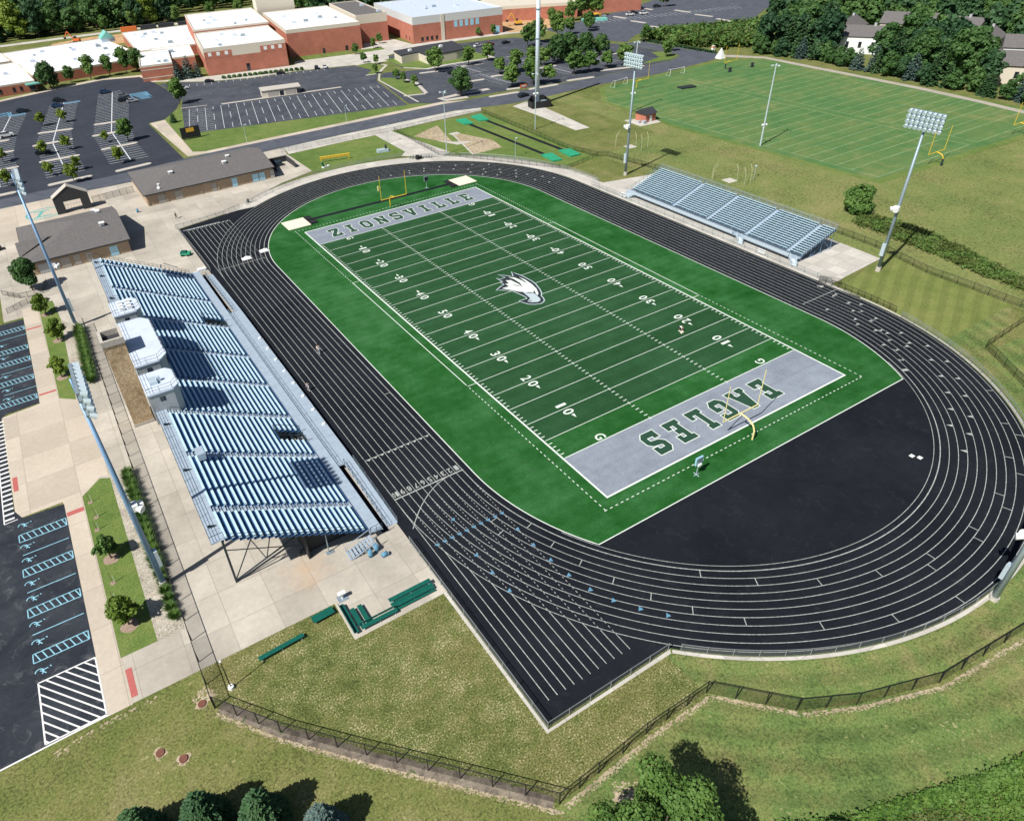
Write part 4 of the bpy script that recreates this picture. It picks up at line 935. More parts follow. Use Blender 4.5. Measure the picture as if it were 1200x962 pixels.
# ------------------------------------------------------------------ the school
SA = R(-9.7); SU, SV = Vector((math.cos(SA), math.sin(SA))), Vector((-math.sin(SA), math.cos(SA)))
def sp(o, a, b): p = Vector(o) + SU * a + SV * b; return (p.x, p.y)
def wing(label, o, lu, lv, h, band=0, par=.5, wall='red_brick', roof='roof_white', cap='wall_cream', ang=None, units=0, seed=1):
    global SU, SV
    keep = (SU, SV)
    if ang is not None: SU, SV = Vector((math.cos(ang), math.sin(ang))), Vector((-math.sin(ang), math.cos(ang)))
    t = thing('school_wing', label, 'school', (o[0], o[1], 0), 0, 'wings of the brick school')
    q = [sp(o, 0, 0), sp(o, lu, 0), sp(o, lu, lv), sp(o, 0, lv)]
    child(t, MB().prism(q, 0, h - max(band, par + .32)), 'wall', M[wall])
    i = .4; qi = [sp(o, i, i), sp(o, lu - i, i), sp(o, lu - i, lv - i), sp(o, i, lv - i)]
    m = MB()
    if band > par + .35: m.prism(q, h - band, h - par - .31)
    for (a, b, c, d) in zip(q, q[1:] + q[:1], qi, qi[1:] + qi[:1]): m.prism([a, b, d, c], h - par - .31, h)
    child(t, m, 'parapet', M[cap])
    child(t, MB().prism(qi, h - par - .3, h - par + .02), 'roof', M[roof])
    rr = random.Random(seed)
    for k in range(units):
        a, b = rr.uniform(.1, .85) * lu, rr.uniform(.12, .85) * lv; s = rr.uniform(.6, 1.6)
        child(t, MB().prism([sp(o, a, b), sp(o, a + s * 1.6, b), sp(o, a + s * 1.6, b + s), sp(o, a, b + s)], h - par + .02, h - par + .3 + s * .6), 'roof_unit', M['steel' if k % 2 else 'roof_pale'])
    def face(a, z0, w, zh, name, mat, d=.06, side=0):
        if side == 0: qq = [sp(o, a, -d), sp(o, a + w, -d), sp(o, a + w, 0), sp(o, a, 0)]
        else: qq = [sp(o, -d, a), sp(o, 0, a), sp(o, 0, a + w), sp(o, -d, a + w)]
        return child(t, MB().prism(qq, z0, z0 + zh), name, M[mat])
    SU, SV = keep
    return t, face, o
def wf(face, ang, *a, **k):
    global SU, SV
    keep = (SU, SV); SU, SV = Vector((math.cos(ang), math.sin(ang))), Vector((-math.sin(ang), math.cos(ang))); face(*a, **k); SU, SV = keep
LA = R(3)
_, f, _ = wing('low brick wing with a wide white roof at the left picture edge', (-100, 289.0), 36, 62, 4.6, .0, .4, ang=LA, units=6, seed=3)
for a in (18, 20.5, 26, 29): wf(f, LA, a, 1.0, 1.1, 2.0, 'window', 'glass')
wf(f, LA, 33, 0, 2.6, 3.2, 'entrance', 'glass'); wf(f, LA, 31.6, 3.3, 6.0, .5, 'canopy', 'teal', d=3.2)
wing('long low classroom wing with white roof behind the row of lot trees', (-64, 304), 54, 86, 4.8, 0, .4, ang=R(6), units=12, seed=5)
wing('white roofed classroom wing joining the block behind the spruces', (-12, 326), 40, 78, 5.2, 0, .4, ang=R(-4), units=8, seed=25)
wing('white roofed classroom wing set farther back at the left', (-104, 354), 34, 88, 4.8, 0, .4, ang=R(5), units=7, seed=8)
t = thing('roof_monitor', 'teal gabled skylight monitor on the white school roof, left', 'skylight', (-92, 384, 4.4))
m = MB(); m._add([(0, 0, 0), (12, 1, 0), (12, 9, 0), (0, 8, 0), (1, 4, 3), (11, 5, 3)], [(0, 1, 5, 4), (1, 2, 5), (2, 3, 4, 5), (3, 0, 4)]); m.build('roof', M['teal'], t)
t = thing('roof_monitor', 'teal gabled skylight monitor beside the tan construction ground', 'skylight', (-22, 378, 4.4))
m = MB(); m._add([(0, 0, 2), (8, 0, 2), (8, 10, 2), (0, 10, 2), (4, 0, 5.5), (4, 10, 5.5)], [(0, 1, 4), (1, 2, 5, 4), (2, 3, 5), (3, 0, 4, 5)]); m.build('roof', M['teal'], t); MB().box(.3, .3, 0, 7.7, 9.7, 2).build('wall', M['steel_pale'], t)
_, f, _ = wing('red brick block with banded walls beside the blue spruces', (-20.6, 271.8), 14.5, 42, 6.8, 0, .5, units=4, seed=9)
for z in (1.2, 4.6): f(0, z, 14.5, .35, 'stone_band', 'wall_cream')
wing('recessed low brick link with white roof between two blocks', (-12, 288), 20, 36, 6.0, 0, .4, units=3, seed=11)
_, f, _ = wing('white roofed brick gymnasium block with six small white windows', (7.1, 261.4), 38, 52, 11.6, 4.3, .6, units=5, seed=12)
for a in (1.8, 5.6, 9.4, 27.5, 31.0, 34.5): f(a, 8.1, 1.5, 1.5, 'window', 'white', d=.1)
for a, w_ in ((0, 12.6), (25.8, 12.2)): f(a, 7.25, w_, 2.7, 'brick_step', 'red_brick', d=.04)
f(18, .1, 1.6, 3.2, 'door', 'glass')
wing('higher white roofed block behind the six windowed block', (16.2, 313.4), 39, 68, 13.0, .8, .6, units=6, seed=13)
_, f, _ = wing('large brick hall with a plain wall and wide white roof', (52.0, 273.8), 38.0, 76, 12.6, 1.7, .5, units=6, seed=14)
f(17, 0, 1.3, 2.4, 'door', 'glass'); f(29, 0, 1.3, 2.4, 'door', 'glass')
t, f, _ = wing('cream stair tower rising behind the large hall', (63, 352), 22, 14, 21, 21, .5, wall='wall_cream', units=0)
wing('cream and brick entrance block with a grey roof', (93.5, 281), 17, 62, 13.6, 4.2, .5, roof='shingle', units=3, seed=15)
t, f, _ = wing('glass fronted entrance link with a flat canopy', (105.5, 294), 10, 30, 9.5, .8, .3, units=0)
f(.6, 5.6, 8.6, 3.0, 'window', 'glass'); f(.6, .3, 8.6, 3.2, 'entrance', 'glass'); f(-4, 3.8, 14, .6, 'canopy', 'kerb', d=6)
t, f, _ = wing('field house of red brick with a tall pale band and vast pale roof', (114.5, 257.3), 51, 72, 12.4, 3.6, .5, cap='roof_band', roof='roof_pale', units=5, seed=16)
for k in range(5): f(23 + k * 3.1, 5.6, 1.9, 3.0, 'window', 'win_blue')
for a in (4.2, 7.0, 9.6, 12.3): f(a, .8, 1.3, 1.9, 'window', 'glass')
f(15.6, 0, 1.9, 12.3, 'pilaster', 'wall_cream', d=.25); f(46, .1, 3.2, 3.6, 'door', 'win_blue')
for a in (6, 12): f(a, 1.0, 1.2, 1.8, 'window', 'glass', side=1)
_, f, _ = wing('distant brick wing with cream cornice beyond the yellow excavator', (176, 283.5), 54, 40, 8.0, 1.6, .5, roof='wall_cream', units=3, seed=17, ang=R(-29))
_, f, _ = wing('distant brick wing with dark blue grey roof beside the far car park', (218, 268), 50, 46, 7.6, .5, .4, roof='shingle_d', units=6, seed=18, ang=R(-24))
# little flat roofed building in front of the field house
t = thing('guard_building', 'small tan building with a dark flat stepped roof in front of the field house', 'building', (105, 218, 0))
q = [(88.4, 229), (85.8, 216), (95.6, 217.2), (94.2, 205.6), (110.2, 206.2), (116.6, 207.5), (121.6, 229.5), (106, 230.2)]
child(t, MB().prism([(x * .985 + 1.5, y * .985 + 3.2) for x, y in q], 0, 3.3), 'wall', M['wall_cream']); child(t, MB().prism(q, 3.3, 3.75, 0), 'roof', M['shingle_d'])
for x, y in ((93, 221.5), (103.5, 213.5), (108.5, 219)): child(t, MB().box(x, y, 3.75, x + 1.5, y + 1.3, 4.6), 'roof_unit', M['white'])
child(t, MB().prism([(110.6, 209.4), (113.8, 209.9), (113.8, 210.0), (110.6, 209.6)], .1, 2.6), 'door', M['door_grey'])

# ------------------------------------------------------------------ roads, car parks
sheet('south_lot', [(-130, -51.4), (-96.6, -51.1), (-86.65, -50.75), (-86.8, -14.4), (-92.0, -14.1), (-92.9, -12), (-93.3, 13.2), (-92.6, 14.2), (-87.4, 14.6), (-87.5, 49.2), (-130, 49.2)], .0265, M['lot_near'])
pm = MB(); z = .0325
def hatch(mbx, x0, x1, y0, y1, n, w, z, lean=.5):
    for a, b in (((x0, y0), (x1, y0)), ((x0, y1), (x1, y1)), ((x0, y0), (x0, y1)), ((x1, y0), (x1, y1))): mbx.seg(a, b, w, z)
    for i in range(n):
        xa = x0 + (x1 - x0) * (i + .3) / n; mbx.seg((xa, y1), (min(x1, xa + lean), y0), w, z + .001)
cy = MB()
for yt, yb in ((-17.5, -19.0), (-24.4, -25.8), (-31.5, -32.9), (-38.6, -39.9)): hatch(cy, -92.7, -86.95, yb, yt, 8, .12, z)
for y in (-21.7, -28.7, -35.75, 42.1, 28.3, 20.6): cy.seg((-92.5, y), (-87.0, y), .12, z)
for yt, yb in ((46.0, 44.4), (37.4, 35.8), (32.5, 30.9), (25.2, 23.6), (18.0, 16.4)): hatch(cy, -93.6, -87.6, yb, yt, 9, .12, z)
for y in (-15.7, -20.2, -22.9, -27.3, -30.0, -34.3, -37.1, -41.4, 39.6, 34.2, 27, 22, 19):
    x = -92.1
    cy.strip([(x - .15 + .42 * math.cos(R(a)), y + .42 * math.sin(R(a))) for a in range(-60, 200, 20)], .12, z); cy.seg((x - .1, y + .1), (x + .75, y + .15), .13, z + .001); cy.seg((x + .1, y), (x + .5, y - .45), .13, z + .001)
    cy.strip([(x + .95, y + .2), (x + 1.05, y + .28)], .22, z)
struct(cy.build('accessible_bay_paint', M['cyan_paint']))
hp = MB(); x0, x1, y0, y1 = -92.5, -86.75, -50.6, -42.8
for a, b in (((x0, y0), (x1, y0)), ((x0, y1), (x1, y1)), ((x0, y0), (x0, y1)), ((x1, y0), (x1, y1))): hp.seg(a, b, .16, z)
for k in range(-6, 7):
    a = Vector((x0, y1 - .3 - k * 1.18)); d = Vector((1, -1.22)); ts = []
    t0, t1 = 0, x1 - x0
    yy0 = lambda s: a.y + d.y * s
    if d.y: 
        sA = (a.y - y1) / 1.22; sB = (a.y - y0) / 1.22
        t0 = max(t0, sA); t1 = min(t1, sB)
    if t1 > t0: hp.seg((x0 + t0, yy0(t0)), (x0 + t1, yy0(t1)), .16, z + .001)
for k in range(24): hp.seg((-94.2, -13.4 + k * 1.12), (-92.95, -13.4 + k * 1.12), .35, z)
hp.seg((-94.25, -14.1), (-94.25, 14), .14, z + .001); hp.seg((-94.25, -14.1), (-92.6, -14.0), .14, z + .002); hp.seg((-96.6, -51.0), (-86.6, -50.75), .18, z + .002); hp.seg((-130, -51.3), (-96.6, -51.0), .18, z + .002)
struct(hp.build('hatched_bay_paint', M['paint']))
rp_ = MB(); rp_.rect(-84.2, -50.1, -83.55, -46.3, .028); rp_.rect(-86.7, -17.4, -84.55, -16.5, .028); rp_.rect(-92.7, -7.6, -92.05, -4.1, .028); rp_.rect(-87.3, 43.5, -84.6, 44.1, .028); rp_.rect(-87.3, 16.8, -84.6, 17.4, .028)
struct(rp_.build('tactile_paving', M['red_pad']))
sheet('planting_strip', [(-84.35, -44.5), (-80.4, -44.5), (-80.4, -12.4), (-81.7, -11.6), (-84.4, -14.3)], .0285, M['lawn'])
sheet('gravel_bed', [(-80.4, -44.5), (-77.2, -44.5), (-77.2, -12.0), (-79.2, -11), (-80.4, -12.4)], .029, M['gravel'])
sheet('planting_strip', [(-84.4, 14.0), (-82.0, 12.0), (-80.9, 44), (-81.5, 54.5), (-84.3, 54.3)], .0285, M['lawn'])
sheet('gravel_bed', [(-82.0, 12.0), (-79.2, 15.4), (-78.2, 38), (-80.9, 44)], .029, M['gravel'])
def ragged(name, line, w0, w1, z, mat, jit=.3, n=5):
    """a strip beside a line with an uneven far edge"""
    L_ = []; R_ = []
    for (x1, y1), (x2, y2) in zip(line[:-1], line[1:]):
        l = math.hypot(x2 - x1, y2 - y1); k = max(2, int(l / .7)); nx, ny = -(y2 - y1) / l, (x2 - x1) / l
        for i in range(k):
            f = i / k; x, y = x1 + (x2 - x1) * f, y1 + (y2 - y1) * f
            e0 = w0 + rng.uniform(-jit, jit) * .5; e1 = w1 + rng.uniform(-jit, jit)
            L_.append((x + nx * e0, y + ny * e0)); R_.append((x + nx * e1, y + ny * e1))
    m = MB()
    for i in range(len(L_) - 1): m.poly([L_[i], L_[i + 1], R_[i + 1], R_[i]], z)
    return struct(m.build(name, mat))
def blob(name, x, y, rx, ry, z, mat, seed=0):
    r_ = random.Random(seed); return struct(MB().poly([(x + rx * math.cos(R(t)) * r_.uniform(.55, 1.1), y + ry * math.sin(R(t)) * r_.uniform(.55, 1.1)) for t in range(0, 360, 15)], z).build(name, mat))
M['mow_strip'] = ground('mow_strip', [L3(.17, .14, .115), L3(.22, .185, .15), L3(.30, .26, .2)], .3, 1.2, 5, flecks=(L3(.07, .10, .035), 1.1, .56), fine_amt=.4)
ragged('fence_footing', [(-76.6, -56.2), (-72, -62.3), (-66, -68.9), (-59.6, -75.5), (-53.2, -82.1)], -.55, .65, .0105, M['mow_strip'], .12)
soil_bits = MB()
def scraps(line, w0, w1, per_m, smin, smax, seed):
    """small irregular scraps of bare soil strewn along a line"""
    r_ = random.Random(seed)
    for (x1, y1), (x2, y2) in zip(line[:-1], line[1:]):
        l = math.hypot(x2 - x1, y2 - y1); nx, ny = -(y2 - y1) / l, (x2 - x1) / l
        for i in range(int(l * per_m)):
            f = r_.random(); g_ = r_.random() ** 1.4; e = w0 + (w1 - w0) * g_; k = r_.uniform(smin, smax) * (1.15 - .7 * g_)
            x, y = x1 + (x2 - x1) * f + nx * e, y1 + (y2 - y1) * f + ny * e; th = math.atan2(y2 - y1, x2 - x1)
            pts_ = []
            for t in range(0, 360, 30):
                q = k * r_.uniform(.4, 1.1); px, py = q * 1.5 * math.cos(R(t)), q * math.sin(R(t))
                pts_.append((x + px * math.cos(th) - py * math.sin(th), y + px * math.sin(th) + py * math.cos(th)))
            soil_bits.poly(pts_, .0112 + r_.random() * .003)
scraps([(-77.0, -56.6), (-72.3, -62.8), (-66.1, -69.5), (-59.7, -76.1), (-53.4, -82.6)], -.05, -.5, 30, .04, .13, 1)
scraps([(-53, -82.2), (-48.7, -82.0), (-42.5, -81.6), (-34.7, -81.7)], -.05, -.65, 32, .04, .14, 2)
scraps([(-34.4, -81.8), (-28.6, -87.6)], -.05, -.6, 28, .04, .14, 3)
scraps([(-28.4, -87.8), (-23.3, -90.3), (-14.6, -93.3), (-3, -94.6)], -.05, -.55, 26, .04, .13, 4)
scraps([(-48.6, -83.6), (-46.6, -84.9), (-48.4, -87.4)], -.9, .9, 70, .05, .2, 5)
scraps([(-92, -51.9), (-86.4, -51.3), (-82, -51.2)], -.1, -1.0, 12, .05, .14, 6)
scraps([(-78.6, -54.4), (-76.9, -53.6)], -.9, .9, 80, .05, .18, 7)
struct(soil_bits.build('bare_soil', M['sand']))
sheet('road', [(-130, 125.6), (-75, 125.3), (-52, 124.6), (-4.5, 126.6), (16, 127.2), (61, 127.2), (71.7, 123.9), (82, 120.9), (99, 120.4), (122, 121.0), (154, 118.3), (185, 121.0), (194.4, 123), (197.5, 128), (196.5, 146), (196, 176), (186.5, 176), (186, 142), (183, 136.5), (174, 132.8), (130, 131.4), (75, 137), (62, 138.4), (30, 138.4), (-26, 137.8), (-50, 134.8), (-130, 133.5)], .0235, M['road'])
sheet('road_kerb', [(-4.5, 126.3), (16, 126.9), (61, 126.9), (70.5, 123.9), (68.5, 120.6), (49, 120.2), (32.5, 119.4), (-5.5, 118.4)], .0205, M['conc_white'])
sheet('verge_walk', [(-34, 191.5), (-28.2, 192.5), (-30.0, 142.6), (-26.5, 140.4), (64, 141.6), (73, 136.6), (62.4, 138.3), (-26, 137.7), (-32.6, 138.6)], .0245, M['conc_tan'])
sheet('verge', [(-28.2, 195), (-20.4, 205.5), (-18.4, 207), (-26.8, 166.4), (52, 146.8), (64.6, 146), (64.2, 141.8), (-26.4, 140.5), (-29.6, 143)], .0125, M['lawn'])
sheet('lot_west', [(-140, 133.4), (-34.2, 133.6), (-34.6, 191.5), (-28, 193.5), (-21, 206), (-14, 225), (-17, 268), (-20, 286), (-36, 292.5), (-59, 287), (-82, 279), (-140, 276)], .0225, M['lot_new'])
sheet('kerb_walk', [(-140, 276), (-82, 279), (-59, 287), (-36, 292.6), (-20, 286.2), (-17.4, 268.2), (-8, 262), (-8, 266), (-15, 270), (-18, 290), (-36, 297), (-60, 291), (-82, 283), (-140, 280)], .0255, M['conc_tan'])
sheet('lot_worn', [(-18.4, 207), (-26.8, 166.4), (52.2, 146.6), (61.6, 193), (68.4, 205.8), (69.4, 215), (67.8, 229.8), (45, 238), (20.8, 240.8), (2.8, 248.6), (-9, 259), (-16, 262), (-14, 225)], .0215, M['lot_worn'])
sheet('school_walk', [(-8, 260), (3, 250), (21, 242), (45, 239.6), (69, 231), (88, 226), (90, 240), (112, 250), (165, 243), (190, 233), (190, 240), (165, 250.5), (113.5, 257), (113.6, 282), (104.5, 293), (88, 266.2), (84, 257), (50, 262.4), (47, 254), (6.9, 260.6), (-5, 265)], .0175, M['conc_white'])
sheet('school_lawn', [(68, 269.3), (79, 266.6), (78, 258.8), (67, 261)], .021, M['lawn']); sheet('school_lawn', [(82, 266.2), (98, 263), (97, 256), (82.5, 257.5)], .0212, M['lawn']); sheet('school_lawn', [(56.5, 271.8), (65.5, 269.8), (65, 262), (58, 263)], .0214, M['lawn'])
sheet('lot_east', [(62.4, 140.8), (75.5, 141), (130, 131.8), (174, 133.2), (182.6, 137), (185.4, 142), (186, 176), (176, 190), (160, 232), (112, 246), (90, 238), (84, 226), (82, 207), (89.4, 196.6), (72, 205), (69.6, 204), (62.4, 192.6), (53.4, 148)], .0212, M['lot_worn'])
sheet('guard_lawn', [(84.4, 231.5), (83.2, 208.4), (89.4, 199), (100, 200), (123, 197.6), (125.5, 205), (124.5, 228), (108, 234)], .0262, M['lawn'])
sheet('guard_walk', [(89.4, 199), (100, 200), (123, 197.6), (125.5, 205), (127, 204.6), (124.6, 195.4), (100, 197.6), (89, 196.6), (82, 207.6), (83.2, 208.4)], .0272, M['conc_white'])
sheet('lot_far', [(190, 178), (198, 184), (208, 190.5), (267, 170), (300, 190), (360, 220), (360, 300), (262, 256), (232, 250), (213, 244), (186, 240), (180, 205)], .0205, M['road'])
sheet('building_site', [(166, 268), (168, 246), (186, 239), (204, 246), (210, 262), (196, 282), (178, 284)], .0222, M['soil'])
sheet('building_site', [(-48, 400), (-36, 396), (-4, 402), (0, 440), (-20, 446), (-44, 438)], .0224, M['soil'])
sheet('back_road', [(-200, 455), (30, 452), (120, 420), (120, 428), (32, 461), (-200, 464)], .0226, M['conc_white'])
sheet('grass_island', [(62.8, 206.4), (69.0, 206.2), (72.6, 212), (78.4, 219), (76, 231), (68.4, 231), (70, 215)], .0282, M['lawn'])
sheet('grass_island', [(58.4, 161), (65.4, 158.4), (71.2, 176), (70.8, 190), (66, 197), (62.6, 192.6)], .0284, M['lawn'])
kr = MB(); kr.strip([(57.4, 147.6), (62.6, 192.6), (69.2, 206)], .8, .05); kr.strip([(66.6, 158), (72.4, 177), (71.6, 190.5)], 1.6, .051); kr.strip([(57.6, 160), (66, 157.2)], 1.6, .052); kr.strip([(68.6, 230), (76.6, 231.4), (79.4, 219.4), (73, 211.5), (69, 205.6), (62.6, 206.2)], 1.4, .053)
kr.strip([(-3.8, 201.4), (45.1, 193.3)], 1.8, .054); kr.strip([(-19, 206.8), (-9, 203.9)], .7, .05); kr.strip([(75.5, 140.8), (66.6, 142.5), (66, 146), (76, 147), (88.5, 146)], 3.0, .047)
struct(kr.build('lot_kerb', M['kerb']))
pf = MB(); z = .036
def bays(sep, left, right, y0, y1, step=2.75, w=.2):
    def at(pl, y):
        for (xa, ya), (xb, yb) in zip(pl[:-1], pl[1:]):
            if min(ya, yb) <= y <= max(ya, yb): return xa + (xb - xa) * (y - ya) / (yb - ya)
        return pl[-1][0] if y < pl[-1][1] else pl[0][0]
    y = y0
    while y < y1: pf.seg((at(left, y), y), (at(right, y), y), w, z); y += step
    ys = [y0 + (y1 - y0) * i / 30 for i in range(31)]; pf.strip([(at(sep, q), q) for q in ys], w * 1.6, z + .002)
bays([(-57, 256), (-68.1, 189), (-68.1, 147)], [(-62.2, 258), (-73.3, 192), (-74.2, 146)], [(-51.6, 254), (-60.6, 200), (-62.9, 172), (-62.3, 146)], 147, 255)
bays([(-35.4, 267), (-48.1, 189.6), (-48.8, 146)], [(-41.4, 267), (-54.6, 188), (-55.3, 146)], [(-33, 240), (-39.5, 204), (-43.4, 168), (-43, 146)], 148, 262)
bays([(-77.6, 250), (-83.5, 214), (-87, 186), (-87, 146)], [(-86, 250), (-92, 214), (-95, 186), (-95, 146)], [(-72, 248), (-78, 212), (-81, 186), (-81, 146)], 147, 248)
LU = Vector((math.cos(R(-13.5)), math.sin(R(-13.5)))); LV = Vector((math.sin(R(13.5)), math.cos(R(13.5))))
o = Vector((-26.0, 167.5))
for k in range(26):
    a = o + LU * (k * 3.05 + 1); L = 36 if k % 2 == 0 else 7
    if k < 3:
        for q in range(13): p = a + LV * (q * 2.8); pf.seg(p, p + LU * 2.6, .12, z)
    pf.seg(a, a + LV * L, .16, z + .001)
    if k % 2: pf.seg(a + LV * 14, a + LV * 24, .16, z + .001); pf.seg(a + LV * 31, a + LV * 36, .16, z + .001)
for k in range(20): p = Vector((-6, 245)) + LU * k * 3.2; pf.seg(p, p + LV * 4.2, .14, z)
for (ox, oy) in ((96, 150), (98, 176), (125, 146), (125, 172), (150, 150)):
    for k in range(9):
        p = Vector((ox, oy)) + Vector((0, k * 2.6)); pf.seg(p, p + Vector((9.5, -1.2)), .14, z)
    pf.seg((ox + 4.7, oy - 2), (ox + 4.7, oy + 22), .2, z + .002)
for k in range(30): p = Vector((215 + k * 3.0, 232 - k * .9)); pf.seg(p, p + Vector((3, 9)), .2, z)
struct(pf.build('parking_lines', M['paint_far']))
bl = MB()
hatch(bl, -79, -73, 245, 247.5, 8, .5, .037); hatch(bl, -57, -51, 252, 254, 8, .5, .037); hatch(bl, -31, -24, 236, 250, 8, .5, .037, 3); hatch(bl, -100, -78, 248, 254, 12, .6, .037, 3)
struct(bl.build('blue_bay_paint', M['blue_paint']))
isl = MB()
def island(a, b, w):
    a = Vector(a); b = Vector(b); d = (b - a).normalized(); n = Vector((-d.y, d.x)) * w / 2; pts = []
    for i in range(7): t = R(90 + 180 * i / 6); pts.append(a + d * math.cos(t) * w / 2 + n * math.sin(t))
    for i in range(7): t = R(-90 + 180 * i / 6); pts.append(b + d * math.cos(t) * w / 2 + n * math.sin(t))
    isl.prism([(p.x, p.y) for p in pts], 0, .14 + rng.random() * .01)
for a, b in (((-70.4, 207), (-60.4, 204.8)), ((-73.6, 189.4), (-62.4, 189.2)), ((-73.4, 166.2), (-63, 165.8)), ((-73.4, 138.4), (-62.8, 139)), ((-51, 204.8), (-41, 202.6)), ((-54, 188), (-46, 187.4)), ((-54, 167), (-44, 167.4)), ((-54, 138.4), (-45, 139.4)), ((-96, 207), (-82, 205)), ((-96, 188), (-81.5, 188)), ((-96, 166), (-81.5, 166)), ((-96, 138), (-84, 138.4)),
             ((83, 191.6), (94, 189)), ((102, 190.4), (112.6, 188.8)), ((89.2, 162.4), (95.4, 161.6)), ((102, 163.2), (112, 161.6)), ((93.8, 139.6), (98, 138.6)), ((82.4, 134.8), (93.2, 133.4)), ((120.6, 161.8), (132.6, 161)), ((100.4, 133.8), (111.6, 132.6)), ((119.8, 134.6), (130, 132.6)), ((141, 139), (158, 133.6)), ((141, 164), (152, 161)), ((160, 164), (170, 161)),
             ((233.4, 222), (233.2, 212)), ((237.4, 241), (237.4, 232)), ((228, 201.6), (228.4, 192)), ((274.5, 230), (273.9, 219)), ((270.1, 210), (270.3, 199)), ((266.4, 191), (264.7, 180)), ((268.5, 252), (268, 243))): island(a, b, 2.2)
struct(isl.build('parking_island', M['kerb']))
sheet('grass_island', [(176, 134.5), (183, 137.6), (184.6, 142), (184.6, 150), (181, 152), (176, 142), (160, 137)], .0292, M['lawn'])

# ------------------------------------------------------------------ jump area, cages, far sports gear
def mat_slab(name, label, cat, pts, h, mat, group=None):
    o = MB().prism(pts, .05, h).build(name, M[mat]); return tag(o, label, cat, group)
for nm2, pts in (('left mat at the road end', [(54, 108.6), (54.6, 115), (58.2, 114.6), (57, 107.6)]), ('right mat at the road end', [(60.3, 108.8), (61, 115.6), (65, 115.6), (63.5, 107.6)]), ('left mat at the track end', [(53.3, 58.2), (54, 65), (57.4, 64.3), (56, 57.6)]), ('right mat at the track end', [(59.6, 58.2), (60.5, 65), (64, 64), (63.2, 58)])):
    mat_slab('landing_mat', 'green %s of the jump runways' % nm2, 'mat', pts, .45, 'mat_green', 'green mats at the runway ends')
rw = MB(); rw.seg((55.9, 108), (55.6, 65), 1.4, .0165); rw.seg((62.8, 109), (62.3, 65), 1.4, .0165); struct(rw.build('jump_runway', M['track']))
sheet('sand_sector', [(34.4, 108.6), (44, 113.4), (46.6, 114.2), (40.4, 92.8)], .0172, M['sand']); sheet('sand_sector', [(45.5, 102.2), (47.6, 101.2), (51.8, 88), (50, 79.6), (39.2, 79.2), (42, 90)], .0174, M['sand'])
m = MB(); m.seg((39.1, 79), (45.4, 102.1), .5, .0225); m.rect(44.6, 101.2, 48, 103.4, .0228); m.poly([(37.6, 99.2), (40.6, 91), (46.5, 90.6), (41, 95)], .0232); struct(m.build('throwing_circle', M['conc_white']))
M['cage_pole'] = plain('cage_pole', L3(.42, .45, .30), .5)
def cage(label, x, y, s):
    t = thing('throwing_cage', label, 'cage', (x, y, 0), 0, 'pale throwing cages in the meadow')
    MB().prism([(-1.5, -1.4), (1.4, -1.6), (1.7, 1.2), (-1.2, 1.6)], 0, .06).build('pad', M['conc_white'], t)
    for a, b in ((-3.4, 2.6), (-2.2, 3.8), (.2, -.2 - 2), (-.2, -5.0), (2.8, -4.4)):
        m = MB(); d = -1 if b > 0 else 1; m.path([(a, b, 0), (a, b, 2.6), (a + .15, b + d * .35, 3.6), (a + .3, b + d * 1.0, 4.5)], .055, 6); m.build('post', M['cage_pole'], t)
cage('arched throwing cage posts nearest the brick hut', 79.3, 54.6, 1); cage('arched throwing cage posts behind the middle of the east bleacher', 78.9, 16.6, 1)
def goalpost(label, x, y, rz, mat, off=2.75, up=6.1, grp=None, pad=None):
    t = thing('goal_post', label, 'goal post', (x, y, 0), rz, grp)
    m = MB(); m.path([(0, 0, 0), (0, 0, 1.6), (0, off * .12, 2.3), (0, off * .38, 2.8), (0, off * .7, 3.0), (0, off, 3.05)], .13, 10); m.build('gooseneck', M[mat], t)
    MB().tube((-3.55, off, 3.05), (3.55, off, 3.05), .1, .1, 10).build('crossbar', M[mat], t)
    for s in (-1, 1): MB().tube((s * 3.55, off, 3.0), (s * 3.55, off, 3.05 + up), .075, .06, 8).build('upright', M[mat], t)
    if pad: MB().tube((0, 0, 0), (0, 0, 1.8), .26, .26, 10).build('base_pad', M[pad], t)
    return t
goalpost('pale yellow goal post over the near end zone', 0.1, -57.6, 0, 'pale_yellow')
goalpost('yellow goal post behind the far end zone', 0.1, 57.6, math.pi, 'yellow')
goalpost('yellow practice goal post nearest the road junction', 130.6, 107.4, math.pi, 'yellow', 2.2)
goalpost('yellow practice goal post by the gravel path, at the top of the field', 177.6, 106.4, math.pi, 'yellow', 2.2, pad='dark_steel')
goalpost('yellow practice goal post beside the tall floodlight head', 128.2, -9.8, 0, 'yellow', 2.2, pad='dark_steel')
goalpost('yellow practice goal post at the right picture edge', 168.9, -9.8, 0, 'yellow', 2.2, pad='dark_steel')
pl = MB()
for fx in (131, 176):
    for i in range(21):
        y = -3 + i * 5 + .0; y = 105.0 - 7 - i * 4.57 if False else 2.5 + i * 4.57
        pl.seg((fx - 22, y), (fx + 19, y), .22, .0135)
    for x in (fx - 22, fx + 19): pl.seg((x, -5), (x, 104), .22, .0137)
    for y in (-5, 103.5): pl.seg((fx - 22, y), (fx + 19, y), .22, .0139)
struct(pl.build('practice_lines', plain('faded_field_paint', L3(.22, .30, .16), .9, var=.35, scale=.5)))
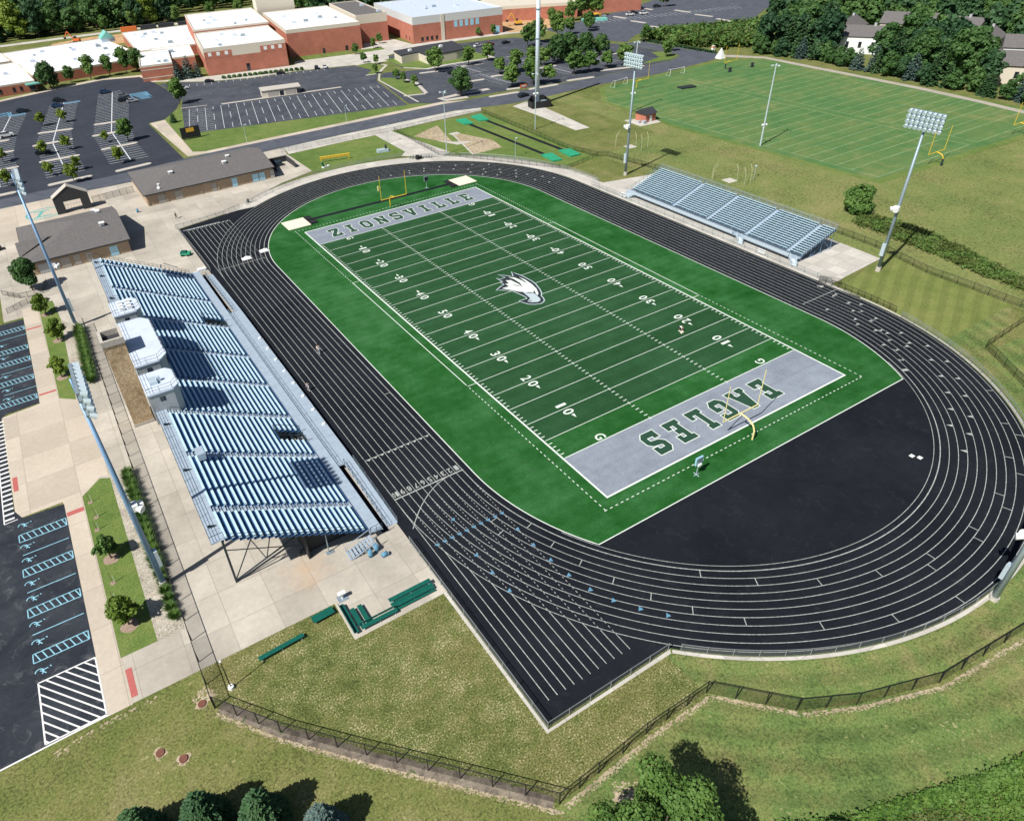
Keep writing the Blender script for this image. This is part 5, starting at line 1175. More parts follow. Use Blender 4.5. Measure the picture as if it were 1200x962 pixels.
def soccer_goal(label, x, y, rz):
    t = thing('soccer_goal', label, 'goal', (x, y, 0), rz, 'white soccer goals by the road')
    m = MB(); m.path([(-3.66, 0, 0), (-3.66, 0, 2.44), (3.66, 0, 2.44), (3.66, 0, 0)], .07, 6)
    for s in (-3.66, 3.66): m.path([(s, 0, 2.44), (s, 1, 2.3), (s, 2.2, 0), (s, 0, 0)], .04, 6)
    m.build('frame', M['white'], t); MB().quad((-3.66, 2.2, 0), (3.66, 2.2, 0), (3.66, 1, 2.3), (-3.66, 1, 2.3)).build('net', M['wire_grey'], t)
soccer_goal('white soccer goal on the tan grass nearer the mast', 128.4, 113.6, R(8)); soccer_goal('white soccer goal in the verge near the road bend', 156.5, 112, R(-4))
tag(MB().prism([(140.5, 93.6), (146.5, 92.2), (147, 95.4), (141, 96.6)], .02, .5).build('folded_mat', M['turf_black']), 'dark folded mat lying on the practice field verge', 'mat')
for x, y, lb in ((173.8, 101, 'left'), (186.5, 100.8, 'right')):
    t = thing('blocking_sled', 'dark padded blocking dummy sled on the %s below the top goal post' % lb, 'sled', (x, y, 0), 0, 'padded sleds below the top goal post')
    for k in range(2): MB().tube((k * .9, 0, .2), (k * .9, .2, 1.7), .32, .3, 8).build('pad', M['cloth_d'], t)
    MB().box(-.5, -.3, 0, 1.4, .5, .15).build('skid', M['dark_steel'], t)

# landing beds and pole vault runway in the far D
for s, lb in ((-1, 'left'), (1, 'right')):
    t = thing('sand_pit', 'cream covered sand pit with dark end boxes on the %s of the far end zone' % lb, 'sand pit', (s * 24.4, 61.4, 0), 0, 'cream pits behind the far end zone')
    MB().prism([(-2.9 , -2.9), (2.9, -2.9), (2.9, 2.9), (-2.9, 2.9)], .03, .14).build('cover', M['cream'], t)
    m = MB(); m.box(-s * 3.0 - .05, -3.1, .03, -s * 3.0 + .05, 3.1, .2); m.box(-s * 4.9, -2.7, .04, -s * 3.15, -.4, .34) if s < 0 else m.box(-4.9, -2.7, .04, -3.15, -.4, .34); m.box(min(-s * 4.6, -s * 3.15), .2, .04, max(-s * 4.6, -s * 3.15), 2.7, .3); m.build('end_box', M['black'], t)
tag(struct(MB().seg((-20.4, 62.0), (20.6, 61.6), 1.3, .046).build('vault_runway', M['track'])))
# ------------------------------------------------------------------ small things round the field
def bench(label, x, y, L, rz, back=False, rows=1, hw=.27):
    t = thing('bench', label, 'bench', (x, y, .02), rz, 'green benches on and beside the plaza')
    for r in range(rows):
        MB().box(-L / 2, r * .75 - hw, .42 + r * .3, L / 2, r * .75 + hw, .47 + r * .3).build('seat', M['green_bench'], t)
        if rows > 1: MB().box(-L / 2, r * .75 - .55, .18 + r * .3, L / 2, r * .75 - .25, .22 + r * .3).build('footboard', M['green_bench'], t)
    if back: MB().box(-L / 2, .28, .6, L / 2, .34, .9).build('backrest', M['green_bench'], t)
    n = 2 if L < 4 else 3
    for i in range(n):
        xx = -L / 2 + .35 + (L - .7) * i / (n - 1); m = MB()
        m.bar((xx, -.12, 0), (xx, -.12, .42), .06); m.bar((xx, (rows - 1) * .75 + .12, 0), (xx, (rows - 1) * .75 + .12, .42 + (rows - 1) * .3), .06); m.bar((xx, -.3, .04), (xx, (rows - 1) * .75 + .35, .04), .07)
        if rows > 1: m.bar((xx, -.3, .12), (xx, .75 * (rows - 1) + .2, .42 + .3 * (rows - 1)), .07)
        if back: m.bar((xx, .2, .4), (xx, .34, .9), .05)
        m.build('leg', M['steel_pale'], t)
    return t
bench('long narrow green bench standing alone on the dry lawn', -68.9, -53.2, 5.2, R(3))
bench('short broad green bench with white legs on the lawn edge', -63.5, -51.8, 2.6, R(3), hw=.5)
bench('green bench set along the west edge of the plaza corner', -61.2, -53.9, 4.4, R(90), True)
bench('inner one of the two short green benches side by side on the plaza', -60.4, -54.2, 2.7, R(90))
bench('outer one of the two short green benches side by side, away from the grass', -59.5, -54.2, 2.7, R(90))
bench('long low green bench along the south edge of the plaza corner', -58.3, -55.8, 4.5, 0, True)
bench('two tier green bleacher bench with white frames by the track corner', -53.7, -55.2, 5.4, 0, rows=2)
def bin_(label, x, y, mat='blue_paint', lying=False):
    t = thing('litter_bin', label, 'bin', (x, y, .02), 0, 'litter bins near the grandstand')
    m = MB()
    if lying: m.tube((-.4, 0, .3), (.4, 0, .3), .3, .3, 12)
    else: m.tube((0, 0, 0), (0, 0, .85), .28, .33, 12)
    m.build('drum', M[mat], t, True)
    if not lying: MB().dome((0, 0, .85), .34, .34, .22, 12, 4).build('lid', M[mat], t)
    else: MB().tube((.4, 0, .3), (.44, 0, .3), .32, .32, 12).build('rim', M['steel_pale'], t)
bin_('blue grey bin beside the foot of the side stair, left of two', -55.1, -45.3 - 1.4); bin_('blue grey bin beside the foot of the side stair, right of two', -54.1, -45.1 - 1.2); bin_('blue grey drum lying alone on the plaza', -53.6, -47.6, lying=True)
bin_('dark blue bin on the plaza corner of the long concession building', -56.1, 96.6, 'blue_paint'); bin_('grey bin at the bend fence near the sled lawn gate', -29.5, 84.3, 'dark_steel')
t = thing('drinking_fountain', 'white drinking fountain at the plaza corner beside the benches', 'fountain', (-60.6, -50.6, .02))
MB().tube((0, 0, 0), (0, 0, .9), .12, .16, 10).build('pedestal', M['white'], t); MB().box(-.45, -.25, .8, .45, .25, 1.0).build('basin', M['white'], t); MB().box(-.6, -.5, 0, .6, .5, .05).build('foot_plate', M['steel'], t)
for x, y, lb in ((-78.1, -54.8, 'brown manhole lid in bare soil by the fence corner'), (-82.9, -57.7, 'brown manhole lid ringed by dry grass, left of the pair'), (-81.1, -59.5, 'brown manhole lid ringed by dry grass, right of the pair')):
    t = thing('manhole', lb, 'manhole', (x, y, 0), 0, 'brown manhole lids in the lawn')
    MB().tube((0, 0, 0), (0, 0, .14), .42, .4, 18).build('lid', M['rust'], t)
    q = [(math.cos(R(a)) * (.42 + .42 * rng.random()), math.sin(R(a)) * (.42 + .42 * rng.random())) for a in range(0, 360, 24)]
    MB().poly(q, .011).build('collar', M['sand'], t)
t = thing('corner_pole', 'thin black pole with a white foot and cap at the dry lawn corner', 'pole', (-75, -54.7, 0))
MB().tube((0, 0, 0), (0, 0, 4.7), .06, .05, 8).build('shaft', M['fence_black'], t); MB().tube((0, 0, 0), (0, 0, .35), .34, .3, 12).build('foot', M['white'], t); MB().dome((0, 0, 4.7), .15, .15, .15, 8, 3).build('cap', M['white'], t)
def play_clock(label, x, y, rz, face):
    t = thing('play_clock', label, 'clock', (x, y, .03), rz, 'play clocks behind the end zones')
    m = MB(); m.bar((0, 0, 0), (0, 0, 1.9), .09); m.bar((-.5, 0, .04), (.5, 0, .04), .08); m.bar((0, -.5, .04), (0, .5, .04), .08); m.build('stand', M['steel_pale'], t)
    m = MB(); m.box(-.62, -.12, 1.9, .62, .12, 3.15); m.build('frame', M[face], t)
    MB().box(-.5, .121, 2.05, .5, .14, 3.05).build('screen', M['black'], t); MB().box(-.5, -.14, 2.05, .5, -.121, 3.05).build('back_panel', M['steel_blue'], t); MB().box(-.25, -.35, 1.75, .3, -.1, 2.1).build('control_box', M['white'], t)
play_clock('pale blue framed play clock on a stand behind the near end zone', -11.8, -58.4, 0, 'win_blue'); play_clock('black faced play clock on a stand behind the far end zone', 13.9, 63.0, math.pi, 'steel')
tag(MB().box(2.2, 69.2, .03, 2.6, 69.6, 1.3).build('marker_pylon', M['pale_yellow']), 'lone pale yellow pylon on the turf behind the far goal post', 'pylon')
for x, y, lb in ((-40.9, 49.2, 'white crumpled tarp in the middle lanes of the far bend'), (-36.2, 50.8, 'white crumpled tarp against the turf edge of the far bend')):
    m = MB(); n = 9
    V_ = [[(x - 1.1 + 2.2 * i / n, y - .8 + 1.6 * j / n, .05 + (.42 * rng.random() + .15) * math.sin(math.pi * i / n) ** .7 * math.sin(math.pi * j / n) ** .7) for i in range(n + 1)] for j in range(n + 1)]
    for j in range(n):
        for i in range(n): m.quad(V_[j][i], V_[j][i + 1], V_[j + 1][i + 1], V_[j + 1][i])
    tag(m.build('tarpaulin', M['white']), lb, 'tarp', 'white tarps on the track')
for x, y, lb in ((14.75, -71.95, 'left'), (15.25, -72.75, 'right')): tag(MB().box(x - .3, y - .27, .03, x + .3, y + .27, .09).build('take_off_plate', M['paint']), '%s one of two white plates on the black asphalt inside the bend' % lb, 'plate', 'white plates inside the bend')
t = thing('equipment_cart', 'green equipment cart with a white handle end beside the far chute', 'cart', (-52.1, 59.9, .02), R(-30))
MB().box(-1.1, -.7, .35, 1.1, .7, .75).build('bed', M['mat_green'], t); MB().box(-1.0, -.6, .75, .3, .6, 1.05).build('load', M['green_bench'], t)
for sx in (-.7, .7):
    for sy in (-.72, .72): MB().tube((sx, sy - .05, .25), (sx, sy + .05, .25), .25, .25, 10).build('wheel', M['black'], t)
m = MB(); m.path([(-1.1, -.5, .7), (-1.5, -.5, 1.2), (-1.5, .5, 1.2), (-1.1, .5, .7)], .04, 6); m.build('handle', M['white'], t)
t = thing('ticket_stand', 'orange red covered stand behind the far end of the grandstand', 'stand', (-59.3, 47.4, .02)); MB().box(-.7, -.5, 0, .7, .5, 1.1).build('body', M['orange'], t); MB().box(-.8, -.6, 1.1, .8, .6, 1.2).build('top', M['red_pad'], t)
for x, y, lb in ((-53.4, 47.8, 'left'), (-51.2, 49.2, 'right')): tag(MB().box(x - .9, y - .5, .02, x + .9, y + .5, .55).build('storage_box', M['white']), 'white storage box at the far end of the grandstand, %s of two' % lb, 'box', 'white boxes at the far grandstand end')
# sled lawn gear
t = thing('blocking_sled', 'long yellow beam sled on legs in the sled lawn', 'sled', (3.6, 102.2, .034), R(-14))
m = MB(); m.tube((-4.6, 0, 1.6), (4.6, 0, 1.6), .16, .16, 8); m.tube((-4.6, 0, 1.0), (4.6, 0, 1.0), .1, .1, 8); m.build('beam', M['yellow'], t)
for x in (-4.3, 4.3): MB().bar((x, 0, 0), (x, 0, 1.7), .22).build('leg', M['yellow'], t)
m = MB()
for k in range(8): m.box(-4.1 + k * 1.05, -.12, 1.0, -3.4 + k * 1.05, .12, 1.55)
m.build('pad', M['orange_y'], t)
t = thing('blocking_sled', 'small dark green tackling sled nearest the bend fence', 'sled', (-1.0, 98.6, .034), R(20)); MB().box(-1.3, -.5, 0, 1.3, .5, .2).build('skid', M['white'], t); MB().tube((-.7, 0, .2), (-1.2, .1, 1.6), .3, .32, 8).build('pad', M['green_bench'], t); MB().bar((.1, 0, .2), (1.2, 0, .9), .12).build('arm', M['dark_steel'], t)
t = thing('blocking_sled', 'pale blue grey padded sled beside the gate walk', 'sled', (19.1, 100.4, .034), R(-12)); MB().box(-1.9, -.9, .1, 1.6, .9, .8).build('pad', M['steel_pale'], t); MB().tube((.9, 0, .3), (1.0, .2, 1.9), .35, .35, 8).build('dummy', M['cloth_d'], t); MB().box(-2, -1, 0, 2.2, 1, .1).build('skid', M['steel'], t)
hr = None
for k in range(9):
    x, y = 22.8 + k * .68, 88.7 - k * .42
    lb = 'dark hurdle, %s from the left in the row on the gate walk' % nth(k)
    if hr is None:
        hr = thing('hurdle', lb, 'hurdle', (x, y, .03), R(60), 'hurdles lined up on the gate walk')
        m = MB(); m.bar((-.55, 0, 0), (-.55, 0, .9), .07); m.bar((.55, 0, 0), (.55, 0, .9), .07); m.bar((-.55, 0, .04), (-.55, .6, .04), .08); m.bar((.55, 0, .04), (.55, .6, .04), .08); m.build('frame', M['dark_steel'], hr)
        MB().box(-.6, -.03, .8, .6, .03, .98).build('crossbar', M['cloth_d'], hr)
    else: dup(hr, (x, y, .03), R(60), lb)
t = thing('dark_crate_stack', 'black equipment crates by the gate in the far bend fence', 'crates', (24.2, 86.4, .03)); MB().box(-.8, -.5, 0, 0, .5, 1.2).build('crate', M['black'], t); MB().box(.3, -.5, 0, 1.0, .4, .8).build('crate', M['black'], t)
t = thing('service_gate', 'open dark service yard gate at the right end of the long concession building', 'gate', (-11.5, 112, 0)); m = MB(); m.box(-3, 0, 0, 3, .12, 1.8); m.box(2.9, -8, 0, 3.0, 0, 1.8); m.box(-3, -8, 0, -2.9, 0, 1.8); m.build('screen', M['wall_dgrey'], t); MB().box(-1.6, -3.6, 0, .4, -1.6, 1.4).build('dumpster', M['dark_steel'], t)
# javelins/rails lying on the plaza
for k, (a, b, lb) in enumerate((((-61.6, 55.0), (-60.4, 58.3), 'left'), ((-59.0, 55.4), (-58.2, 58.3), 'middle'), ((-57.6, 58.5), (-55.4, 54.4), 'right'))): tag(MB().bar((a[0], a[1], .08), (b[0], b[1], .08), .1).build('loose_pole', M['dark_steel']), '%s one of three dark poles lying on the plaza' % lb, 'pole', 'poles lying on the plaza')
# construction signs and barricades
for x, y, lb in ((208.2, 186.0, 'orange barrier on the left at the far lot entrance'), (215.2, 182.6, 'orange barrier on the right at the far lot entrance'), (97.0, 134.2, 'red and white sign on the island below the lot trees')):
    t = thing('barrier', lb, 'barrier', (x, y, .03)); MB().box(-1.6, -.05, 1.0, 1.6, .05, 2.3).build('board', M['orange'], t); MB().box(-1.0, -.08, 1.4, 1.0, -.05, 1.9).build('stripe', M['white'], t); m = MB(); m.bar((-1.2, .1, 0), (-1.2, .1, 2.3), .12); m.bar((1.2, .1, 0), (1.2, .1, 2.3), .12); m.build('leg', M['dark_steel'], t)
t = thing('tent', 'small white pointed tent by the gravel path', 'tent', (191.5, 121.5, 0)); m = MB(); m._add([(-1.6, -1.6, 0), (1.6, -1.6, 0), (1.6, 1.6, 0), (-1.6, 1.6, 0), (0, 0, 4.2)], [(0, 1, 4), (1, 2, 4), (2, 3, 4), (3, 0, 4)]); m.build('canvas', M['white'], t)
t = thing('utility_box', 'white and orange utility cabinet in the shrubs by the path', 'cabinet', (200.6, 134, 0)); MB().box(-.7, -.5, 0, .7, .5, 2.2).build('cabinet', M['white'], t); MB().box(-.71, -.51, 1.5, .71, .51, 2.0).build('band', M['orange'], t)

# ------------------------------------------------------------------ people
def person(label, x, y, rz, pose, shirt, shorts, s=1.0):
    t = thing('person', label, 'person', (x, y, .03), rz, None); t.scale = (s, s, s)
    if pose == 'walk':
        J = {'pel': (0, 0, .95), 'spi': (0, .02, 1.2), 'che': (0, .04, 1.4), 'nec': (0, .05, 1.53), 'hd0': (0, .07, 1.62), 'hd1': (0, .08, 1.74), 'lh': (-.1, 0, .9), 'lk': (-.11, .2, .52), 'la': (-.11, .12, .09), 'lt': (-.11, .3, .04), 'rh': (.1, 0, .9), 'rk': (.11, -.02, .5), 'ra': (.11, -.28, .12), 'rt': (.11, -.14, .03), 'ls': (-.19, .03, 1.43), 'le': (-.26, -.12, 1.17), 'lw': (-.25, -.02, .93), 'rs': (.19, .03, 1.43), 're': (.26, .1, 1.17), 'rw': (.24, .3, 1.02)}
    elif pose == 'bend':
        J = {'pel': (0, 0, .85), 'spi': (0, .22, .95), 'che': (0, .42, .93), 'nec': (0, .54, .9), 'hd0': (0, .62, .88), 'hd1': (0, .72, .82), 'lh': (-.1, 0, .82), 'lk': (-.14, .12, .45), 'la': (-.14, -.02, .09), 'lt': (-.14, .18, .04), 'rh': (.1, 0, .82), 'rk': (.14, .12, .45), 'ra': (.14, -.02, .09), 'rt': (.14, .18, .04), 'ls': (-.19, .42, .93), 'le': (-.22, .48, .65), 'lw': (-.18, .56, .4), 'rs': (.19, .42, .93), 're': (.22, .48, .65), 'rw': (.18, .56, .4)}
    rad = {'pel': .14, 'spi': .13, 'che': .15, 'nec': .055, 'hd0': .09, 'hd1': .085, 'lh': .09, 'rh': .09, 'lk': .06, 'rk': .06, 'la': .045, 'ra': .045, 'lt': .04, 'rt': .04, 'ls': .06, 'rs': .06, 'le': .042, 're': .042, 'lw': .032, 'rw': .032}
    E_ = [('pel', 'spi'), ('spi', 'che'), ('che', 'nec'), ('nec', 'hd0'), ('hd0', 'hd1'), ('pel', 'lh'), ('lh', 'lk'), ('lk', 'la'), ('la', 'lt'), ('pel', 'rh'), ('rh', 'rk'), ('rk', 'ra'), ('ra', 'rt'), ('che', 'ls'), ('ls', 'le'), ('le', 'lw'), ('che', 'rs'), ('rs', 're'), ('re', 'rw')]
    def skin(name, keys, edges, grow, mat, extra=None):
        idx = {k: i for i, k in enumerate(keys)}
        me = bpy.data.meshes.new(name); me.from_pydata([J[k] for k in keys], [(idx[a], idx[b]) for a, b in edges], [])
        me.materials.append(M[mat]); o = bpy.data.objects.new(name, me); COL.objects.link(o); o.parent = t
        md = o.modifiers.new('skin', 'SKIN'); sv = me.skin_vertices[0].data
        for k in keys: r = rad[k] * grow; sv[idx[k]].radius = (r, r)
        sv[0].use_root = True; md.use_smooth_shade = True
        sb = o.modifiers.new('sub', 'SUBSURF'); sb.levels = 1; sb.render_levels = 2; return o
    # fingers: short edges that leave each wrist
    hand = []
    for w_, s_ in (('lw', -1), ('rw', 1)):
        p = Vector(J[w_]); e = Vector(J[w_[0] + 'e']); d = (p - e).normalized()
        J[w_ + 'p'] = tuple(p + d * .09); rad[w_ + 'p'] = .03; E_.append((w_, w_ + 'p'))
        for k in range(4):
            q = p + d * (.17 + .012 * (1.5 - abs(k - 1.5))) + Vector((0, (k - 1.5) * .022, 0)); J['%sf%d' % (w_, k)] = tuple(q); rad['%sf%d' % (w_, k)] = .009; E_.append((w_ + 'p', '%sf%d' % (w_, k)))
        J[w_ + 't'] = tuple(p + d * .08 + Vector((-s_ * .02, .06, 0))); rad[w_ + 't'] = .01; E_.append((w_, w_ + 't'))
    keys = list(J); skin('body', keys, E_, 1.0, 'skin')
    skin('shirt', ['spi', 'pel', 'che', 'ls', 'rs', 'le', 're'], [('spi', 'pel'), ('spi', 'che'), ('che', 'ls'), ('che', 'rs'), ('ls', 'le'), ('rs', 're')], 1.2, shirt)
    skin('trousers', ['pel', 'lh', 'rh', 'lk', 'rk'] + ([] if pose == 'bend' else ['la', 'ra']), [('pel', 'lh'), ('pel', 'rh'), ('lh', 'lk'), ('rh', 'rk')] + ([] if pose == 'bend' else [('lk', 'la'), ('rk', 'ra')]), 1.22, shorts)
    h = Vector(J['hd1']); MB().dome((h.x, h.y - .015, h.z + .01), .105, .115, .1, 10, 4).build('hair', M['hair'], t, True)
    f = MB(); h0 = Vector(J['hd0']); up = (h - h0).normalized(); fw = Vector((0, up.z, -up.y))
    for sx in (-.035, .035): c_ = h0 + up * .06 + fw * .1 + Vector((sx, 0, 0)); f.box(c_.x - .012, c_.y - .012, c_.z - .008, c_.x + .012, c_.y + .012, c_.z + .008)
    f.build('eyes', M['hair'], t)
    MB().tube(h0 + up * .04 + fw * .09, h0 + up * .02 + fw * .125, .012, .018, 6).build('nose', M['skin'], t)
    sh = MB()
    for a, b in (('la', 'lt'), ('ra', 'rt')): A, B = Vector(J[a]), Vector(J[b]); sh.bar(A + Vector((0, -.06, -.02)), B + Vector((0, .03, 0)), .11, .1)
    sh.build('shoes', M['white'], t); return t
person('person in white walking along the middle of the home straight', -42.6, 1.2, R(160), 'walk', 'cloth_w', 'cloth_g', 1.05)
person('person in pale grey walking in the outer lane beside the grandstand', -48.4, -8.6, R(160), 'walk', 'cloth_g', 'cloth_g', .95)
person('person in a white shirt and dark shorts bending over by the near right 20', 13.6, -30.2, R(200), 'bend', 'cloth_w', 'cloth_d')
tag(MB().box(13.2, -31.2, .045, 13.7, -30.8, .35).build('kit_bag', M['cream']), 'small cream kit bag on the turf beside the bending person', 'bag')
person('person in dark grey standing on the plaza beyond the far chute', -48.5, 85.2, R(-90), 'walk', 'hair', 'cloth_d', 1.05)

# ------------------------------------------------------------------ vehicles
PAINT = {k: plain('car_paint_' + k, c, .25, .2, spec=.6) for k, c in {'dark': L3(.02, .025, .035), 'white': L3(.75, .76, .77), 'grey': L3(.2, .21, .23), 'blue': L3(.03, .07, .16), 'red': L3(.25, .03, .03), 'silver': L3(.45, .47, .5)}.items()}
TY = plain('tyre', L3(.012, .012, .013), .85); RIM = plain('wheel_rim', L3(.4, .42, .44), .35, .7)
def car_meshes():
    pr = [(-2.2, .35), (-2.25, .75), (-2.1, 1.0), (-.0 - 1.5, 1.05), (.9, 1.0), (1.9, .88), (2.2, .7), (2.22, .35)]
    m = MB(); n = len(pr); w = .88
    m._add([(x, -w, z) for x, z in pr] + [(x, w, z) for x, z in pr], [tuple(range(n)), tuple(reversed(range(n, 2 * n)))] + [(i, n + i, n + (i + 1) % n, (i + 1) % n) for i in range(n)])
    b = m.mesh('body', PAINT['dark'])
    cb = [(-1.9, 1.0), (-1.45, 1.46), (.1, 1.48), (.95, .98)]; m = MB()
    m._add([(x, -.8 + (z - 1) * .25, z) for x, z in cb] + [(x, .8 - (z - 1) * .25, z) for x, z in cb], [(0, 1, 2, 3), (7, 6, 5, 4), (0, 4, 5, 1), (1, 5, 6, 2), (2, 6, 7, 3)])
    g_ = m.mesh('window', M['glass'])
    m = MB(); m._add([(-1.42, -.67, 1.475), (.08, -.66, 1.495), (.08, .66, 1.495), (-1.42, .67, 1.475)], [(0, 1, 2, 3)]); r_ = m.mesh('roof_panel', PAINT['dark'])
    m = MB(); m.tube((0, -.1, 0), (0, .1, 0), .33, .33, 12); wl = m.mesh('wheel', [TY]); 
    return b, g_, r_, wl
CB, CG, CR, CW = car_meshes()
CBM = {}
def car(label, x, y, rz, col, grp='cars parked in the school lots', s=1.0, z=.03):
    t = thing('parked_car', label, 'car', (x, y, z), rz, grp); t.scale = (s, s, s * (1.18 if s > 1.05 else 1))
    if col not in CBM:
        a = CB.copy(); a.materials[0] = PAINT[col]; b = CR.copy(); b.materials[0] = PAINT[col]; CBM[col] = (a, b)
    for nme, me in (('body', CBM[col][0]), ('window', CG), ('roof_panel', CBM[col][1])):
        o = bpy.data.objects.new(nme, me); COL.objects.link(o); o.parent = t
    for wx in (-1.4, 1.4):
        for wy in (-.8, .8): o = bpy.data.objects.new('wheel', CW); COL.objects.link(o); o.parent = t; o.location = (wx, wy, .33)
A9 = R(-3)
for lb, x, y, rz, col, s in (
    ('dark car alone in the top left bay beside blue markings', -73.4, 249.4, A9, 'dark', 1.1), ('dark car at the head of the second row of bays', -58.6, 258.6, A9, 'dark', 1.1), ('dark blue car just below the head of the second row', -60.2, 247.5, A9, 'blue', 1.1),
    ('dark blue car at the head of the third row, left of the centre line', -39.3, 260.5, A9, 'blue', 1.1), ('grey car on the right of the third row centre line, upper', -34.0, 246.6, A9, 'grey', 1.0), ('dark car with a pale car behind it in the third row', -35.2, 237.0, A9, 'dark', 1.15), ('silver car tucked beside the dark car in the third row', -32.6, 236.0 - 2.8, A9, 'silver', 1.0),
    ('white car by itself at the left picture edge of the lot', -81.4, 210.5, A9, 'white', 1.1), ('dark car under the small tree in the second row', -72.2, 176.2, A9, 'dark', 1.1), ('white car under the round tree at the corner of the worn lot', -9.4, 241.5, R(-8), 'white', 1.0), ('small dark car by the hedge corner below the brick block', 3.6, 247.2, R(-12), 'dark', .95),
    ('small dark car below the hedge of the gymnasium block', 34.6, 239.0, R(-12), 'dark', .9), ('dark car at the kerb left of the white van', 51.6, 237.2, R(70), 'dark', 1.05), ('white car at the kerb right of the dark car', 55.2, 236.0, R(70), 'white', 1.05),
    ('black car driving past the mast on the road', 91.2, 126.2, R(8), 'dark', 1.05), ('white car parked on the right of the flat roofed building', 133.5, 224.4, R(5), 'white', 1.05), ('dark red car next to the white one by the flat roofed building', 138.6, 221.8, R(5), 'red', 1.1), ('dark car under the lot trees below the field house', 147.8, 220.8, R(5), 'dark', 1.05), ('dark car half hidden behind the big round lot tree', 92.5, 180.5, R(-10), 'dark', 1.1),
    ('silver car in front of the far dark roofed wing', 232, 245.6, R(-20), 'silver', 1.1), ('dark car in the far lot beside two white ones', 250.6, 239.8, R(-20), 'dark', 1.1), ('white car left of the dark one in the far lot', 245.2, 236.6, R(-20), 'white', 1.1), ('white car right of the dark one in the far lot', 253.0, 233.6, R(-20), 'white', 1.1), ('dark car under the tree of the far lot', 276, 247, R(-20), 'dark', 1.1), ('small dark car at the left edge of the lawn by the shingled building', -91.5, 92.5, R(10), 'dark', 1.1)):
    car(lb, x, y, rz, col, s=s)
# machines on the building sites
def excavator(label, x, y, rz, mat):
    t = thing('excavator', label, 'excavator', (x, y, .03), rz, 'machines on the building sites')
    m = MB(); m.box(-2, -1.5, 0, 2, -.9, .9); m.box(-2, .9, 0, 2, 1.5, .9); m.build('track', M['black'], t); MB().box(-2.0, -1.3, .95, 1.6, 1.3, 2.2).build('house', M[mat], t); MB().box(.2, -1.25, 2.2, 1.6, 0, 3.3).build('cab', M['glass'], t)
    m = MB(); m.bar((1.4, .5, 2), (4.2, .5, 6.4), .5); m.bar((4.2, .5, 6.4), (6.6, .5, 3.2), .4); m.build('boom', M[mat], t); MB().box(6.0, 0, 2.2, 7.2, 1, 3.3).build('bucket', M['dark_steel'], t)
excavator('yellow excavator on the bare ground beyond the field house', 184.5, 262, R(160), 'orange_y'); excavator('orange excavator with raised boom on the tan ground behind the school', -30, 430, R(150), 'orange')
excavator('orange machine far off among the trees behind the mast', 214, 262, R(20), 'orange')
tag(MB().prism([(214, 240), (226, 234), (229, 239), (217, 246)], .03, 1.2).build('covered_pile', M['teal']), 'teal sheeted pile beside the orange machine', 'pile')
t = thing('machine_shelter', 'low orange machine cover behind the teal sheeted pile', 'shelter', (226, 247, 0)); MB().prism([(-4, -3), (4, -3), (4, 3), (-4, 3)], 0, 2.4).build('body', M['orange_y'], t); MB().prism([(-2, -3.4), (2, -3.4), (2, -3), (-2, -3)], .3, 2).build('opening', M['glass'], t)
for k, (x, y, lb) in enumerate(((4, 446, 'orange'), (16, 444, 'first dark'), (27, 441, 'second dark'), (39, 437, 'third dark'))):
    t = thing('container', '%s container in the row behind the white school roofs' % lb, 'container', (x, y, 0), R(-14), 'containers behind the school'); MB().box(-5, -1.4, .15, 5, 1.4, 3.0).build('body', M['orange' if k == 0 else 'shingle_d'], t); MB().box(5, -1.2, .3, 5.05, 1.2, 2.8).build('door', M['dark_steel'], t)
# houses in the east wood
def house(label, x, y, rz, w, d, h, wall, roof):
    t = thing('house', label, 'house', (x, y, 0), rz, 'houses in the east wood')
    MB().box(-w / 2, -d / 2, 0, w / 2, d / 2, h).build('wall', M[wall], t)
    m = MB(); rh = d * .32; e = .5; v = [(-w / 2 - e, -d / 2 - e, h), (w / 2 + e, -d / 2 - e, h), (w / 2 + e, d / 2 + e, h), (-w / 2 - e, d / 2 + e, h), (-w / 2 - e, 0, h + rh), (w / 2 + e, 0, h + rh)]
    m._add(v, [(0, 1, 5, 4), (2, 3, 4, 5), (3, 0, 4), (1, 2, 5), (0, 3, 2, 1)]); rf = m.build('roof', M[roof], t); MB().box(w * .2, -.5, h + rh * .3, w * .2 + .9, .4, h + rh + .9).build('chimney', M['wall_grey'], rf)
    for a in (-.3, 0, .3): MB().box(a * w - .6, -d / 2 - .05, h * .35, a * w + .6, -d / 2 + .02, h * .7).build('window', M['glass'], t)
    MB().box(w / 2 - .02, -.6, .1, w / 2 + .05, .6, 2.2).build('door', M['door_grey'], t)
house('white house with grey gable roof nearest the gravel path', 240, 90, R(-62), 16, 11, 6.5, 'white', 'shingle'); house('dark grey roofed house behind the white one', 252, 105, R(20), 14, 11, 7, 'steel_blue', 'shingle')
house('tan house with a brick end behind the big round tree', 268, 88, R(-70), 20, 12, 8, 'wall_cream', 'shingle'); house('long blue grey roofed house deep among the trees', 279, 74, R(-82), 20, 12, 6.5, 'wall_cream', 'shingle'); house('small white gabled house among the trees', 268, 55, R(10), 10, 10, 6, 'white', 'shingle')
house('cream house with a brown roof at the right picture edge', 229, 24, R(-62), 18, 12, 6, 'wall_cream', 'shingle'); house('pale two storey house above the cream one at the edge', 249, 31, R(-62), 16, 11, 8, 'white', 'shingle')

